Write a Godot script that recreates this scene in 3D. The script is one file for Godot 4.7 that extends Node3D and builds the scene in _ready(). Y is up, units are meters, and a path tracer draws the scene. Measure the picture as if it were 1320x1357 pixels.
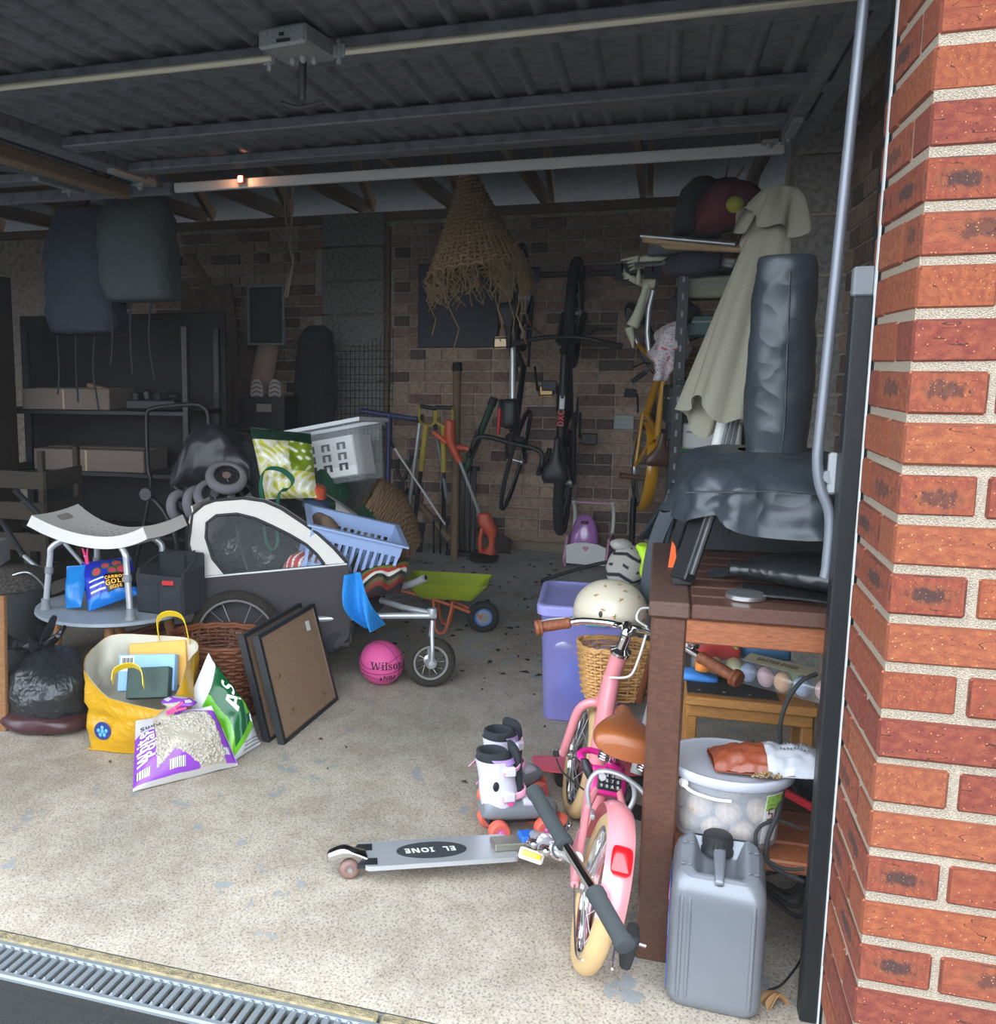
extends Node3D

# ---------------------------------------------------------------- mesh builder
class MB:
	var v := PackedVector3Array()
	var n := PackedVector3Array()
	var t := PackedVector2Array()
	var ix := PackedInt32Array()

	func put(vv: PackedVector3Array, nn: PackedVector3Array, tt: PackedVector2Array, ii: PackedInt32Array, closed: bool, xf: Transform3D):
		var vol := 0.0
		if closed:
			var c := vv[0]
			for k in range(0, ii.size(), 3):
				vol += (vv[ii[k]] - c).dot((vv[ii[k + 1]] - c).cross(vv[ii[k + 2]] - c))
		var o := v.size()
		var flip := vol > 0.0      # clockwise seen from outside
		var mirror := xf.basis.determinant() < 0.0
		var nb := xf.basis.inverse().transposed()
		for k in vv.size():
			v.append(xf * vv[k])
			n.append((nb * nn[k]).normalized())
			t.append(tt[k])
		for k in range(0, ii.size(), 3):
			if flip != mirror:
				ix.append(o + ii[k]); ix.append(o + ii[k + 2]); ix.append(o + ii[k + 1])
			else:
				ix.append(o + ii[k]); ix.append(o + ii[k + 1]); ix.append(o + ii[k + 2])

	# rows of points -> smooth patch; normals point to the side that sees the triangles as clockwise
	func patch(rows: Array, wrap := false, closed := false, xf := Transform3D.IDENTITY, out := Vector3.INF):
		var h: int = rows.size()
		var w: int = rows[0].size()
		var vv := PackedVector3Array()
		var tt := PackedVector2Array()
		var ii := PackedInt32Array()
		for j in h:
			for i in w:
				vv.append(rows[j][i]); tt.append(Vector2(float(i) / (w - 1), float(j) / (h - 1)))
			if wrap:
				vv.append(rows[j][0]); tt.append(Vector2(1, float(j) / (h - 1)))
				for i in w:
					tt[tt.size() - 1 - w + i] = Vector2(float(i) / w, float(j) / (h - 1))
		var ww := w + 1 if wrap else w
		for j in h - 1:
			for i in ww - 1:
				var a := j * ww + i
				ii.append_array([a, a + 1, a + ww, a + 1, a + ww + 1, a + ww])
		var nn := PackedVector3Array()
		nn.resize(vv.size())
		for k in range(0, ii.size(), 3):
			var f := (vv[ii[k + 2]] - vv[ii[k]]).cross(vv[ii[k + 1]] - vv[ii[k]])
			nn[ii[k]] += f; nn[ii[k + 1]] += f; nn[ii[k + 2]] += f
		if wrap:
			for j in h:
				var s := nn[j * ww] + nn[j * ww + w]
				nn[j * ww] = s; nn[j * ww + w] = s
		if closed:
			for j in [0, h - 1]:
				if vv[j * ww].distance_to(vv[j * ww + 1]) < 1e-6 and vv[j * ww].distance_to(vv[j * ww + 2]) < 1e-6:
					var s := Vector3.ZERO
					for i in ww: s += nn[j * ww + i]
					for i in ww: nn[j * ww + i] = s
		var vol := 0.0
		if closed:
			var c := vv[0]
			for k in range(0, ii.size(), 3):
				vol += (vv[ii[k]] - c).dot((vv[ii[k + 1]] - c).cross(vv[ii[k + 2]] - c))
		elif out != Vector3.INF:
			var s := Vector3.ZERO
			for q in nn: s += q
			vol = 1.0 if s.dot(out) < 0.0 else -1.0
		if vol > 0.0:      # turn it inside out
			for k in range(0, ii.size(), 3):
				var q := ii[k + 1]; ii[k + 1] = ii[k + 2]; ii[k + 2] = q
			for k in nn.size(): nn[k] = -nn[k]
		for k in nn.size():
			nn[k] = nn[k].normalized() if nn[k].length_squared() > 1e-20 else Vector3.UP
		put(vv, nn, tt, ii, false, xf)

	func poly(pts: Array, nrm: Vector3, xf := Transform3D.IDENTITY):      # a flat convex face
		var vv := PackedVector3Array(pts)
		var nn := PackedVector3Array()
		var tt := PackedVector2Array()
		var ii := PackedInt32Array()
		var c := (vv[1] - vv[0]).cross(vv[2] - vv[0])
		for k in vv.size():
			nn.append(nrm)
			tt.append([Vector2(0, 1), Vector2(1, 1), Vector2(1, 0), Vector2(0, 0)][k] if vv.size() == 4 else Vector2(vv[k].x, -vv[k].y))
		for k in range(1, vv.size() - 1):
			if c.dot(nrm) > 0.0: ii.append_array([0, k + 1, k])
			else: ii.append_array([0, k, k + 1])
		put(vv, nn, tt, ii, false, xf)

	func box(c: Vector3, s: Vector3, bv := 0.0, b := Basis.IDENTITY):
		var xf := Transform3D(b, c)
		var h := s * 0.5
		bv = minf(bv, minf(h.x, minf(h.y, h.z)) * 0.95)
		for ax in 3:
			var a1 := (ax + 1) % 3
			var a2 := (ax + 2) % 3
			for sg in [-1.0, 1.0]:
				var p := []
				var nr := Vector3.ZERO
				nr[ax] = sg
				for q in [[-1, -1], [1, -1], [1, 1], [-1, 1]]:
					var e := Vector3.ZERO
					e[ax] = sg * h[ax]
					e[a1] = q[0] * (h[a1] - bv)
					e[a2] = q[1] * (h[a2] - bv)
					p.append(e)
				if ax == 0: p = [p[0], p[3], p[2], p[1]]
				if ax == 0 : p = [p[0], p[1], p[2], p[3]]
				poly(face_uv(p, ax, h), nr, xf)
		if bv > 0.0:
			for ax in 3:      # the twelve edges
				var a1 := (ax + 1) % 3
				var a2 := (ax + 2) % 3
				for s1 in [-1.0, 1.0]:
					for s2 in [-1.0, 1.0]:
						var p := []
						for q in [[-1, 0], [1, 0], [1, 1], [-1, 1]]:
							var e := Vector3.ZERO
							e[ax] = q[0] * (h[ax] - bv)
							e[a1] = s1 * (h[a1] - (0.0 if q[1] == 0 else bv))
							e[a2] = s2 * (h[a2] - (bv if q[1] == 0 else 0.0))
							p.append(e)
						var nr := Vector3.ZERO
						nr[a1] = s1; nr[a2] = s2
						poly(p, nr.normalized(), xf)
			for sx in [-1.0, 1.0]:
				for sy in [-1.0, 1.0]:
					for sz in [-1.0, 1.0]:
						poly([Vector3(sx * h.x, sy * (h.y - bv), sz * (h.z - bv)), Vector3(sx * (h.x - bv), sy * h.y, sz * (h.z - bv)), Vector3(sx * (h.x - bv), sy * (h.y - bv), sz * h.z)], Vector3(sx, sy, sz).normalized(), xf)

	func face_uv(p: Array, ax: int, _h: Vector3) -> Array:
		# order the corners so that u runs along x (or z on the ends) and v down y
		var ua := 2 if ax == 0 else 0
		var va := 2 if ax == 1 else 1
		var q := p.duplicate()
		q.sort_custom(func(a, b): return (a[va] < b[va] - 1e-7) if absf(a[va] - b[va]) > 1e-7 else a[ua] < b[ua])
		return [q[0], q[1], q[3], q[2]]

	func bar(a: Vector3, b: Vector3, w: float, d: float, bv := 0.0, up := Vector3.UP):      # a box from a to b
		var z := (b - a).normalized()
		if absf(z.dot(up)) > 0.98: up = Vector3.RIGHT
		var x := up.cross(z).normalized()
		box((a + b) * 0.5, Vector3(w, d, a.distance_to(b)), bv, Basis(x, z.cross(x), z))

	func tube(pts: Array, r, sides := 8, cap := true, loop := false, flat := 1.0, up0 := Vector3.ZERO):
		var m: int = pts.size()
		var rows := []
		var d0: Vector3 = (pts[1] - pts[0]).normalized()
		var up := Vector3.UP if absf(d0.y) < 0.9 else Vector3.RIGHT
		if up0 != Vector3.ZERO: up = up0
		var x := up.cross(d0).normalized()
		for k in m:
			var d: Vector3
			if loop: d = (pts[(k + 1) % m] - pts[(k + m - 1) % m]).normalized()
			elif k == 0: d = d0
			elif k == m - 1: d = (pts[k] - pts[k - 1]).normalized()
			else:
				d = ((pts[k + 1] - pts[k]).normalized() + (pts[k] - pts[k - 1]).normalized()).normalized()
			if d.length() < 0.5: d = d0
			x = (x - d * x.dot(d)).normalized()
			if x.length() < 0.5: x = d.cross(Vector3(0.3, 0.7, 0.2)).normalized()
			var y := d.cross(x)
			var rr: float = r[k] if r is Array or r is PackedFloat32Array else r
			var row := PackedVector3Array()
			for i in sides:
				var a := TAU * i / sides
				row.append(pts[k] + x * cos(a) * rr + y * sin(a) * rr * flat)
			rows.append(row)
		if loop: rows.append(rows[0])
		if cap and not loop:
			for e in [0, m - 1]:
				var c := PackedVector3Array()
				for i in sides: c.append(pts[e])
				var d: Vector3 = (pts[1] - pts[0]).normalized() * -1.0 if e == 0 else (pts[m - 1] - pts[m - 2]).normalized()
				poly(Array(rows[e]), d)
		patch(rows, true, false, Transform3D.IDENTITY)
		fix_last(rows, pts)

	func fix_last(rows: Array, pts: Array):      # tube normals must leave the axis
		var w: int = rows[0].size() + 1
		var s := v.size() - rows.size() * w
		var d := 0.0
		for j in mini(rows.size(), pts.size()):
			for i in rows[0].size():
				d += n[s + j * w + i].dot((rows[j][i] - pts[j]).normalized())
		if d < 0.0:
			for k in range(s, v.size()): n[k] = -n[k]
			var cnt: int = (rows.size() - 1) * (w - 1) * 6
			for k in range(ix.size() - cnt, ix.size(), 3):
				var q := ix[k + 1]; ix[k + 1] = ix[k + 2]; ix[k + 2] = q

	func lathe(prof: Array, seg := 20, xf := Transform3D.IDENTITY, crease := 0.75, a0 := 0.0, a1 := TAU):
		# prof: (radius, height) from one end to the other; sharp bends are split
		var run := [prof[0]]
		for k in range(1, prof.size()):
			run.append(prof[k])
			var last := k == prof.size() - 1
			if not last:
				var d1: Vector2 = (prof[k] - prof[k - 1]).normalized()
				var d2: Vector2 = (prof[k + 1] - prof[k]).normalized()
				if d1.dot(d2) < crease: last = true
			if last:
				var rows := []
				for p in run:
					var row := PackedVector3Array()
					for i in (seg if a1 - a0 > 6.28 else seg + 1):
						var a := a0 + (a1 - a0) * i / seg
						row.append(Vector3(p.x * cos(a), p.y, p.x * sin(a)))
					rows.append(row)
				var mid: Vector2 = (run[-1] - run[0])
				_lathe_run(rows, xf, a1 - a0 > 6.28, mid)
				run = [prof[k]]

	func _lathe_run(rows: Array, xf: Transform3D, wrap: bool, _d: Vector2):
		patch(rows, wrap, false, xf)
		# profile runs upwards with the outside to its right
		var w: int = rows[0].size() + (1 if wrap else 0)
		var s := v.size() - rows.size() * w
		var d: Vector3 = rows[1][0] - rows[0][0]
		var rad := Vector3(rows[0][0].x + rows[1][0].x, 0, rows[0][0].z + rows[1][0].z)
		if rad.length() < 1e-6: return
		rad = rad.normalized()
		var tang := Vector3(-rad.z, 0, rad.x)
		var want := xf.basis * (d.cross(tang))
		var up_ok := n[s].dot(want) + n[s + w].dot(want)
		if up_ok > 0.0:
			for k in range(s, v.size()): n[k] = -n[k]
			var cnt: int = (rows.size() - 1) * (w - 1) * 6
			for k in range(ix.size() - cnt, ix.size(), 3):
				var q := ix[k + 1]; ix[k + 1] = ix[k + 2]; ix[k + 2] = q

	func ball(c: Vector3, r: Vector3, nu := 12, nv := 8, b := Basis.IDENTITY, f = null):
		var rows := []
		for j in nv + 1:
			var row := PackedVector3Array()
			var ph := PI * j / nv
			for i in nu:
				var th := TAU * i / nu
				var d := Vector3(sin(ph) * cos(th), cos(ph), sin(ph) * sin(th))
				var k := 1.0
				if f != null: k = f.call(d)
				row.append(d * r * k)
			rows.append(row)
		patch(rows, true, true, Transform3D(b, c))

	func prism(pl: PackedVector2Array, depth: float, xf := Transform3D.IDENTITY, smooth := false):      # outline in xy, thickness along z, centred
		var tri := Geometry2D.triangulate_polygon(pl)
		var area := 0.0
		for k in pl.size():
			var q := pl[(k + 1) % pl.size()]
			area += pl[k].x * q.y - q.x * pl[k].y
		var ccw := area > 0.0
		var lo := pl[0]
		var hi := pl[0]
		for p in pl:
			lo = lo.min(p); hi = hi.max(p)
		for sg in [-1.0, 1.0]:
			var vv := PackedVector3Array()
			var nn := PackedVector3Array()
			var tt := PackedVector2Array()
			for p in pl:
				vv.append(Vector3(p.x, p.y, sg * depth * 0.5)); nn.append(Vector3(0, 0, sg)); tt.append(Vector2((p.x - lo.x) / (hi.x - lo.x), 1.0 - (p.y - lo.y) / (hi.y - lo.y)))
			var ii := PackedInt32Array()
			for k in range(0, tri.size(), 3):
				var cr := (pl[tri[k + 1]] - pl[tri[k]]).cross(pl[tri[k + 2]] - pl[tri[k]])
				if (cr > 0.0) == (sg > 0.0): ii.append_array([tri[k], tri[k + 2], tri[k + 1]])
				else: ii.append_array([tri[k], tri[k + 1], tri[k + 2]])
			put(vv, nn, tt, ii, false, xf)
		if smooth:
			var rows := [PackedVector3Array(), PackedVector3Array()]
			for p in pl:
				rows[0].append(Vector3(p.x, p.y, -depth * 0.5)); rows[1].append(Vector3(p.x, p.y, depth * 0.5))
			if not ccw: rows.reverse()
			patch(rows, true, false, xf)
			var w := pl.size() + 1
			var s := v.size() - 2 * w
			var q := pl[1] - pl[0]
			var o := xf.basis * (Vector3(q.y, -q.x, 0) * (1.0 if ccw else -1.0))
			if (n[s] + n[s + 1]).dot(o) < 0.0:
				for k in range(s, v.size()): n[k] = -n[k]
				for k in range(ix.size() - (w - 1) * 6, ix.size(), 3):
					var z := ix[k + 1]; ix[k + 1] = ix[k + 2]; ix[k + 2] = z
		else:
			for k in pl.size():
				var a := pl[k]
				var c := pl[(k + 1) % pl.size()]
				var e := (c - a).normalized()
				var o := Vector3(e.y, -e.x, 0) * (1.0 if ccw else -1.0)
				poly([Vector3(a.x, a.y, -depth * 0.5), Vector3(c.x, c.y, -depth * 0.5), Vector3(c.x, c.y, depth * 0.5), Vector3(a.x, a.y, depth * 0.5)], o, xf)

	func ring(outer: Array, inner: Array, depth: Vector3):      # a frame between two loops of 3D points, made solid by depth
		var m: int = outer.size()
		var nr := depth.normalized()
		for k in m:
			var j := (k + 1) % m
			poly([outer[k], outer[j], inner[j], inner[k]], -nr)
			poly([outer[k] + depth, outer[j] + depth, inner[j] + depth, inner[k] + depth], nr)
			var e: Vector3 = (outer[j] - outer[k]).cross(nr).normalized()
			var oc: Vector3 = outer[k] - inner[k]
			if e.dot(oc) < 0.0: e = -e
			poly([outer[k], outer[j], outer[j] + depth, outer[k] + depth], e)
			e = (inner[j] - inner[k]).cross(nr).normalized()
			if e.dot(oc) > 0.0: e = -e
			poly([inner[k], inner[j], inner[j] + depth, inner[k] + depth], e)

	func sheet(f, nu: int, nv: int, th: float):      # a thick cloth: f(u, v) -> point
		var top := []
		for j in nv + 1:
			var row := PackedVector3Array()
			for i in nu + 1:
				row.append(f.call(float(i) / nu, float(j) / nv))
			top.append(row)
		var s := v.size()
		patch(top)
		var e := v.size()
		var w := nu + 1
		var bot := []
		for j in nv + 1:
			var row := PackedVector3Array()
			for i in w: row.append(top[j][i] - n[s + j * w + i] * th)
			bot.append(row)
		var i0 := ix.size()
		patch(bot)
		for k in range(e, v.size()): n[k] = -n[k]
		for k in range(i0, ix.size(), 3):
			var q := ix[k + 1]; ix[k + 1] = ix[k + 2]; ix[k + 2] = q
		for side in 4:      # the hem
			var rows := [PackedVector3Array(), PackedVector3Array()]
			var out := Vector3.ZERO
			for k in (w if side < 2 else nv + 1):
				var a: Array = [[0, k], [nv, k], [k, 0], [k, nu]][side]
				rows[0].append(top[a[0]][a[1]]); rows[1].append(bot[a[0]][a[1]])
				var b: Array = [[1, k], [nv - 1, k], [k, 1], [k, nu - 1]][side]
				out += top[a[0]][a[1]] - top[b[0]][b[1]]
			patch(rows, false, false, Transform3D.IDENTITY, out)

	func ribbon(pts: Array, across: Vector3, w: float, th: float):      # a flat strap along a line
		var a := across.normalized()
		sheet(func(u: float, v: float):
			var f: float = u * (pts.size() - 1)
			var k := mini(int(f), pts.size() - 2)
			return (pts[k] as Vector3).lerp(pts[k + 1], f - k) + a * (v - 0.5) * w, pts.size() * 2, 2, th)

	func text(s: String, size: float, xf: Transform3D, depth := 0.002, font := "Droid Sans", bold := false, map = null, center := true):
		var tm := TextMesh.new()
		var sf := SystemFont.new()
		sf.font_names = PackedStringArray([font])
		if bold: sf.font_weight = 700
		tm.font = sf
		tm.text = s
		tm.font_size = 32
		tm.pixel_size = size / 32.0
		tm.depth = depth
		tm.curve_step = 1.5
		if not center: tm.horizontal_alignment = HORIZONTAL_ALIGNMENT_LEFT
		var ar := tm.get_mesh_arrays()
		var o := v.size()
		var vv: PackedVector3Array = ar[Mesh.ARRAY_VERTEX]
		var nn: PackedVector3Array = ar[Mesh.ARRAY_NORMAL]
		var ii = ar[Mesh.ARRAY_INDEX]
		for k in vv.size():
			v.append(xf * vv[k] if map == null else map.call(xf * vv[k]))
			n.append((xf.basis * nn[k]).normalized() if map == null else (map.call(xf * vv[k] + Vector3(0, 0, 0.01)) - map.call(xf * vv[k])).normalized())
			t.append(Vector2.ZERO)
		if ii == null or ii.size() == 0:
			for k in vv.size(): ix.append(o + k)
		else:
			for k in ii: ix.append(o + k)

	func loft(secs: Array, ax: Vector3, az: Vector3, seg := 24, sub := 4, nz = null, amp := 0.0, ends := true):
		# soft body through sections [centre, half width along ax, half width along az, squareness]; nz crumples it
		var rows := []
		var m := secs.size()
		for k in m - 1:
			var q := [secs[maxi(k - 1, 0)], secs[k], secs[k + 1], secs[mini(k + 2, m - 1)]]
			for s in (sub if k < m - 2 else sub + 1):
				var w := float(s) / sub
				var c: Vector3 = (q[1][0] as Vector3).cubic_interpolate(q[2][0], q[0][0], q[3][0], w)
				var rx := maxf(cubic_interpolate(q[1][1], q[2][1], q[0][1], q[3][1], w), 0.0005)
				var rz := maxf(cubic_interpolate(q[1][2], q[2][2], q[0][2], q[3][2], w), 0.0005)
				var e: float = lerpf(q[1][3], q[2][3], w)
				var row := PackedVector3Array()
				for i in seg:
					var a := TAU * i / seg
					var cs := cos(a)
					var sn := sin(a)
					var p := c + ax * (signf(cs) * pow(absf(cs), e) * rx) + az * (signf(sn) * pow(absf(sn), e) * rz)
					if nz != null:
						var dd := (p - c).normalized()
						p += dd * (nz.get_noise_3d(p.x * 100.0, p.y * 100.0, p.z * 100.0) * amp * minf(1.0, minf(rx, rz) / 0.03))
					row.append(p)
				rows.append(row)
		if ends:
			for e in [0, 1]:
				var c: Vector3 = secs[0][0] if e == 0 else secs[m - 1][0]
				var row := PackedVector3Array()
				for i in seg: row.append(c)
				if e == 0: rows.insert(0, row)
				else: rows.append(row)
		patch(rows, true, ends)

	func add(other: MB, xf := Transform3D.IDENTITY):
		var o := v.size()
		for k in other.v.size():
			v.append(xf * other.v[k]); n.append((xf.basis * other.n[k]).normalized()); t.append(other.t[k])
		for k in other.ix: ix.append(o + k)

	func mesh() -> ArrayMesh:
		var a := []
		a.resize(Mesh.ARRAY_MAX)
		a[Mesh.ARRAY_VERTEX] = v
		a[Mesh.ARRAY_NORMAL] = n
		a[Mesh.ARRAY_TEX_UV] = t
		a[Mesh.ARRAY_INDEX] = ix
		var m := ArrayMesh.new()
		m.add_surface_from_arrays(Mesh.PRIMITIVE_TRIANGLES, a)
		return m

# ---------------------------------------------------------------- object helpers
var M := {}
var used := {}
var rng := RandomNumberGenerator.new()

func numbered(called: String) -> String:
	used[called] = used.get(called, -1) + 1
	return called if used[called] == 0 else "%s_%03d" % [called, used[called]]

func thing(called: String, label: String, category: String, at := Vector3.ZERO, turn := 0.0, group := "") -> Node3D:
	var o := Node3D.new()
	o.name = numbered(called)
	add_child(o)
	o.position = at
	o.rotation.y = turn
	tag(o, label, category, group)
	return o

func tag(o: Node, label: String, category: String, group := ""):
	o.set_meta("label", label)
	o.set_meta("category", category)
	if group: o.set_meta("group", group)

func part(parent: Node, called: String, b: MB, m: Material, label := "", xf := Transform3D.IDENTITY) -> MeshInstance3D:
	var o := MeshInstance3D.new()
	o.name = called
	o.mesh = b.mesh()
	o.material_override = m
	parent.add_child(o, true)
	o.transform = xf
	if label: o.set_meta("label", label)
	return o

func solo(called: String, b: MB, m: Material, label: String, category: String, at := Vector3.ZERO, turn := 0.0, group := "") -> MeshInstance3D:
	var o := MeshInstance3D.new()
	o.name = numbered(called)
	o.mesh = b.mesh()
	o.material_override = m
	add_child(o)
	o.position = at
	o.rotation.y = turn
	tag(o, label, category, group)
	return o

func struct(called: String, b: MB, m: Material, label := "", category := "") -> MeshInstance3D:
	var o := MeshInstance3D.new()
	o.name = called
	o.mesh = b.mesh()
	o.material_override = m
	add_child(o, true)
	o.set_meta("kind", "structure")
	if label: tag(o, label, category)
	return o

func copy(o: Node3D, label: String, at: Vector3, turn := 0.0, group := "") -> Node3D:
	var c: Node3D = o.duplicate()
	c.name = numbered(String(o.name).rstrip("0123456789").trim_suffix("_"))
	add_child(c)
	c.position = at
	c.rotation.y = turn
	c.set_meta("label", label)
	if group: c.set_meta("group", group)
	return c

func inst(parent: Node, called: String, mesh: Mesh, m: Material, xf: Transform3D) -> MeshInstance3D:
	var o := MeshInstance3D.new()
	o.name = called
	o.mesh = mesh
	o.material_override = m
	parent.add_child(o, true)
	o.transform = xf
	return o

func at(p: Vector3, b := Basis.IDENTITY) -> Transform3D:
	return Transform3D(b, p)

func eul(x: float, y: float, z: float) -> Basis:
	return Basis.from_euler(Vector3(deg_to_rad(x), deg_to_rad(y), deg_to_rad(z)))

func toward(d: Vector3, up := Vector3.UP) -> Basis:      # local y along d
	var y := d.normalized()
	if absf(y.dot(up)) > 0.98: up = Vector3.FORWARD
	var x := y.cross(up).normalized()
	return Basis(x, y, x.cross(y))

func rbox(w: float, h: float, r: float, seg := 3) -> PackedVector2Array:      # rounded rectangle outline
	var p := PackedVector2Array()
	for q in 4:
		var c := Vector2((w * 0.5 - r) * (1 if q in [0, 3] else -1), (h * 0.5 - r) * (1 if q < 2 else -1))
		for k in seg + 1:
			var a := PI * 0.5 * (q + float(k) / seg)
			p.append(c + Vector2(cos(a), sin(a)) * r)
	return p

func curve(pts: Array, seg := 6) -> Array:      # smooth line through the points
	var o := []
	for k in pts.size() - 1:
		var a: Vector3 = pts[maxi(k - 1, 0)]
		var d: Vector3 = pts[mini(k + 2, pts.size() - 1)]
		for s in seg:
			o.append((pts[k] as Vector3).cubic_interpolate(pts[k + 1], a, d, float(s) / seg))
	o.append(pts[-1])
	return o

func flat2(pts: Array) -> PackedVector2Array:
	var o := PackedVector2Array()
	for p in pts: o.append(Vector2(p.x, p.y))
	return o

func noise(sd: int, freq: float, type := FastNoiseLite.TYPE_SIMPLEX_SMOOTH, oct := 3) -> FastNoiseLite:
	var f := FastNoiseLite.new()
	f.seed = sd
	f.noise_type = type
	f.frequency = freq
	f.fractal_octaves = oct
	return f

# ---------------------------------------------------------------- materials
func mat(key: String, c: Color, rough := 0.6, metal := 0.0, o := {}) -> StandardMaterial3D:
	if M.has(key): return M[key]
	var m := StandardMaterial3D.new()
	m.resource_name = key
	m.albedo_color = c
	m.roughness = rough
	m.metallic = metal
	if metal == 0.0: m.metallic_specular = o.get("spec", 0.5)
	if o.has("tex"):
		m.albedo_texture = o.tex
	if o.has("scale"):
		m.uv1_triplanar = true
		m.uv1_world_triplanar = o.get("world", false)
		m.uv1_scale = Vector3.ONE * o.scale if o.scale is float else o.scale
	if o.has("bump"):
		m.heightmap_enabled = true
		m.heightmap_texture = o.bump
		m.heightmap_scale = o.get("depth", 0.2)
	if o.has("coat"):
		m.clearcoat_enabled = true
		m.clearcoat = o.coat
		m.clearcoat_roughness = 0.15
	if o.has("sheen"):
		m.rim_enabled = true
		m.rim = o.sheen
		m.rim_tint = 0.5
	if o.get("two", false): m.cull_mode = BaseMaterial3D.CULL_DISABLED
	if o.has("alpha"):
		m.transparency = BaseMaterial3D.TRANSPARENCY_ALPHA
		m.albedo_color.a = o.alpha
		m.cull_mode = BaseMaterial3D.CULL_DISABLED
	if o.has("back"):
		m.backlight_enabled = true
		m.backlight = o.back
	if o.has("glow"):
		m.emission_enabled = true
		m.emission = c
		m.emission_energy_multiplier = o.glow
	M[key] = m
	return m

func ntex(sd: int, freq: float, stops: Array, oct := 3, type := FastNoiseLite.TYPE_SIMPLEX_SMOOTH, size := 512, stretch := 1.0) -> Texture2D:
	# a seamless noise through a colour ramp; stops: [offset, colour, ...]
	var f := noise(sd, freq, type, oct)
	var im := f.get_seamless_image(size, int(size / stretch), false, false, 0.12)
	if stretch != 1.0: im.resize(size, size, Image.INTERPOLATE_CUBIC)
	im.convert(Image.FORMAT_L8)
	var g := Gradient.new()
	g.offsets = PackedFloat32Array()
	var off := PackedFloat32Array()
	var col := PackedColorArray()
	for k in range(0, stops.size(), 2):
		off.append(stops[k]); col.append(stops[k + 1])
	g.offsets = off
	g.colors = col
	var lut := []
	for k in 256:
		var c := g.sample(k / 255.0)
		lut.append([int(c.r * 255), int(c.g * 255), int(c.b * 255)])
	var src := im.get_data()
	var dst := PackedByteArray()
	dst.resize(src.size() * 3)
	for k in src.size():
		var c: Array = lut[src[k]]
		dst[k * 3] = c[0]; dst[k * 3 + 1] = c[1]; dst[k * 3 + 2] = c[2]
	return ImageTexture.create_from_image(Image.create_from_data(im.get_width(), im.get_height(), false, Image.FORMAT_RGB8, dst))

func g(v: float) -> Color:
	return Color(v, v, v)

func C(r: int, gg: int, b: int) -> Color:
	return Color(r / 255.0, gg / 255.0, b / 255.0)

func _ready():
	rng.seed = 7
	var cam := Camera3D.new()
	cam.name = "camera"
	cam.projection = Camera3D.PROJECTION_FRUSTUM
	cam.near = 0.05
	cam.far = 60.0
	cam.size = 0.05 * 1357.0 / 1322.887
	cam.frustum_offset = Vector2(0.05 * (660.0 - 415.5) / 1322.887, 0)
	cam.transform = Transform3D(Basis(Vector3(0.94500, -0.00276, -0.32705), Vector3(-0.04591, 0.98894, -0.14102), Vector3(0.32382, 0.14828, 0.93443)), Vector3(-0.33730, 1.25000, 1.66811))
	add_child(cam)
	cam.current = true
	var env := Environment.new()
	env.background_mode = Environment.BG_SKY
	var sky := ProceduralSkyMaterial.new()      # an even, bright overcast
	sky.sky_top_color = Color(0.90, 0.95, 1.0)
	sky.sky_horizon_color = Color(0.90, 0.94, 0.98)
	sky.ground_horizon_color = Color(0.42, 0.42, 0.41)
	sky.ground_bottom_color = Color(0.36, 0.36, 0.35)
	sky.energy_multiplier = 1.0
	env.sky = Sky.new()
	env.sky.sky_material = sky
	env.background_energy_multiplier = 1.0
	env.tonemap_mode = Environment.TONE_MAPPER_LINEAR
	env.tonemap_exposure = 6.7
	env.fog_enabled = true      # fine rain in the air
	env.fog_density = 0.0022
	env.fog_light_color = Color(0.97, 0.98, 1.0)
	env.sdfgi_enabled = true
	env.ssao_enabled = true
	env.ssil_enabled = true
	var we := WorldEnvironment.new()
	we.name = "environment"
	we.environment = env
	add_child(we)

	make_materials()
	build_room()
	build_pier()
	build_back_wall()
	build_floor()
	build_door()
	build_bench()
	build_pink_bike()
	build_scooter()
	build_toys_front()
	build_left()
	build_trailer()
	build_rack()
	build_back()

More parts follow.
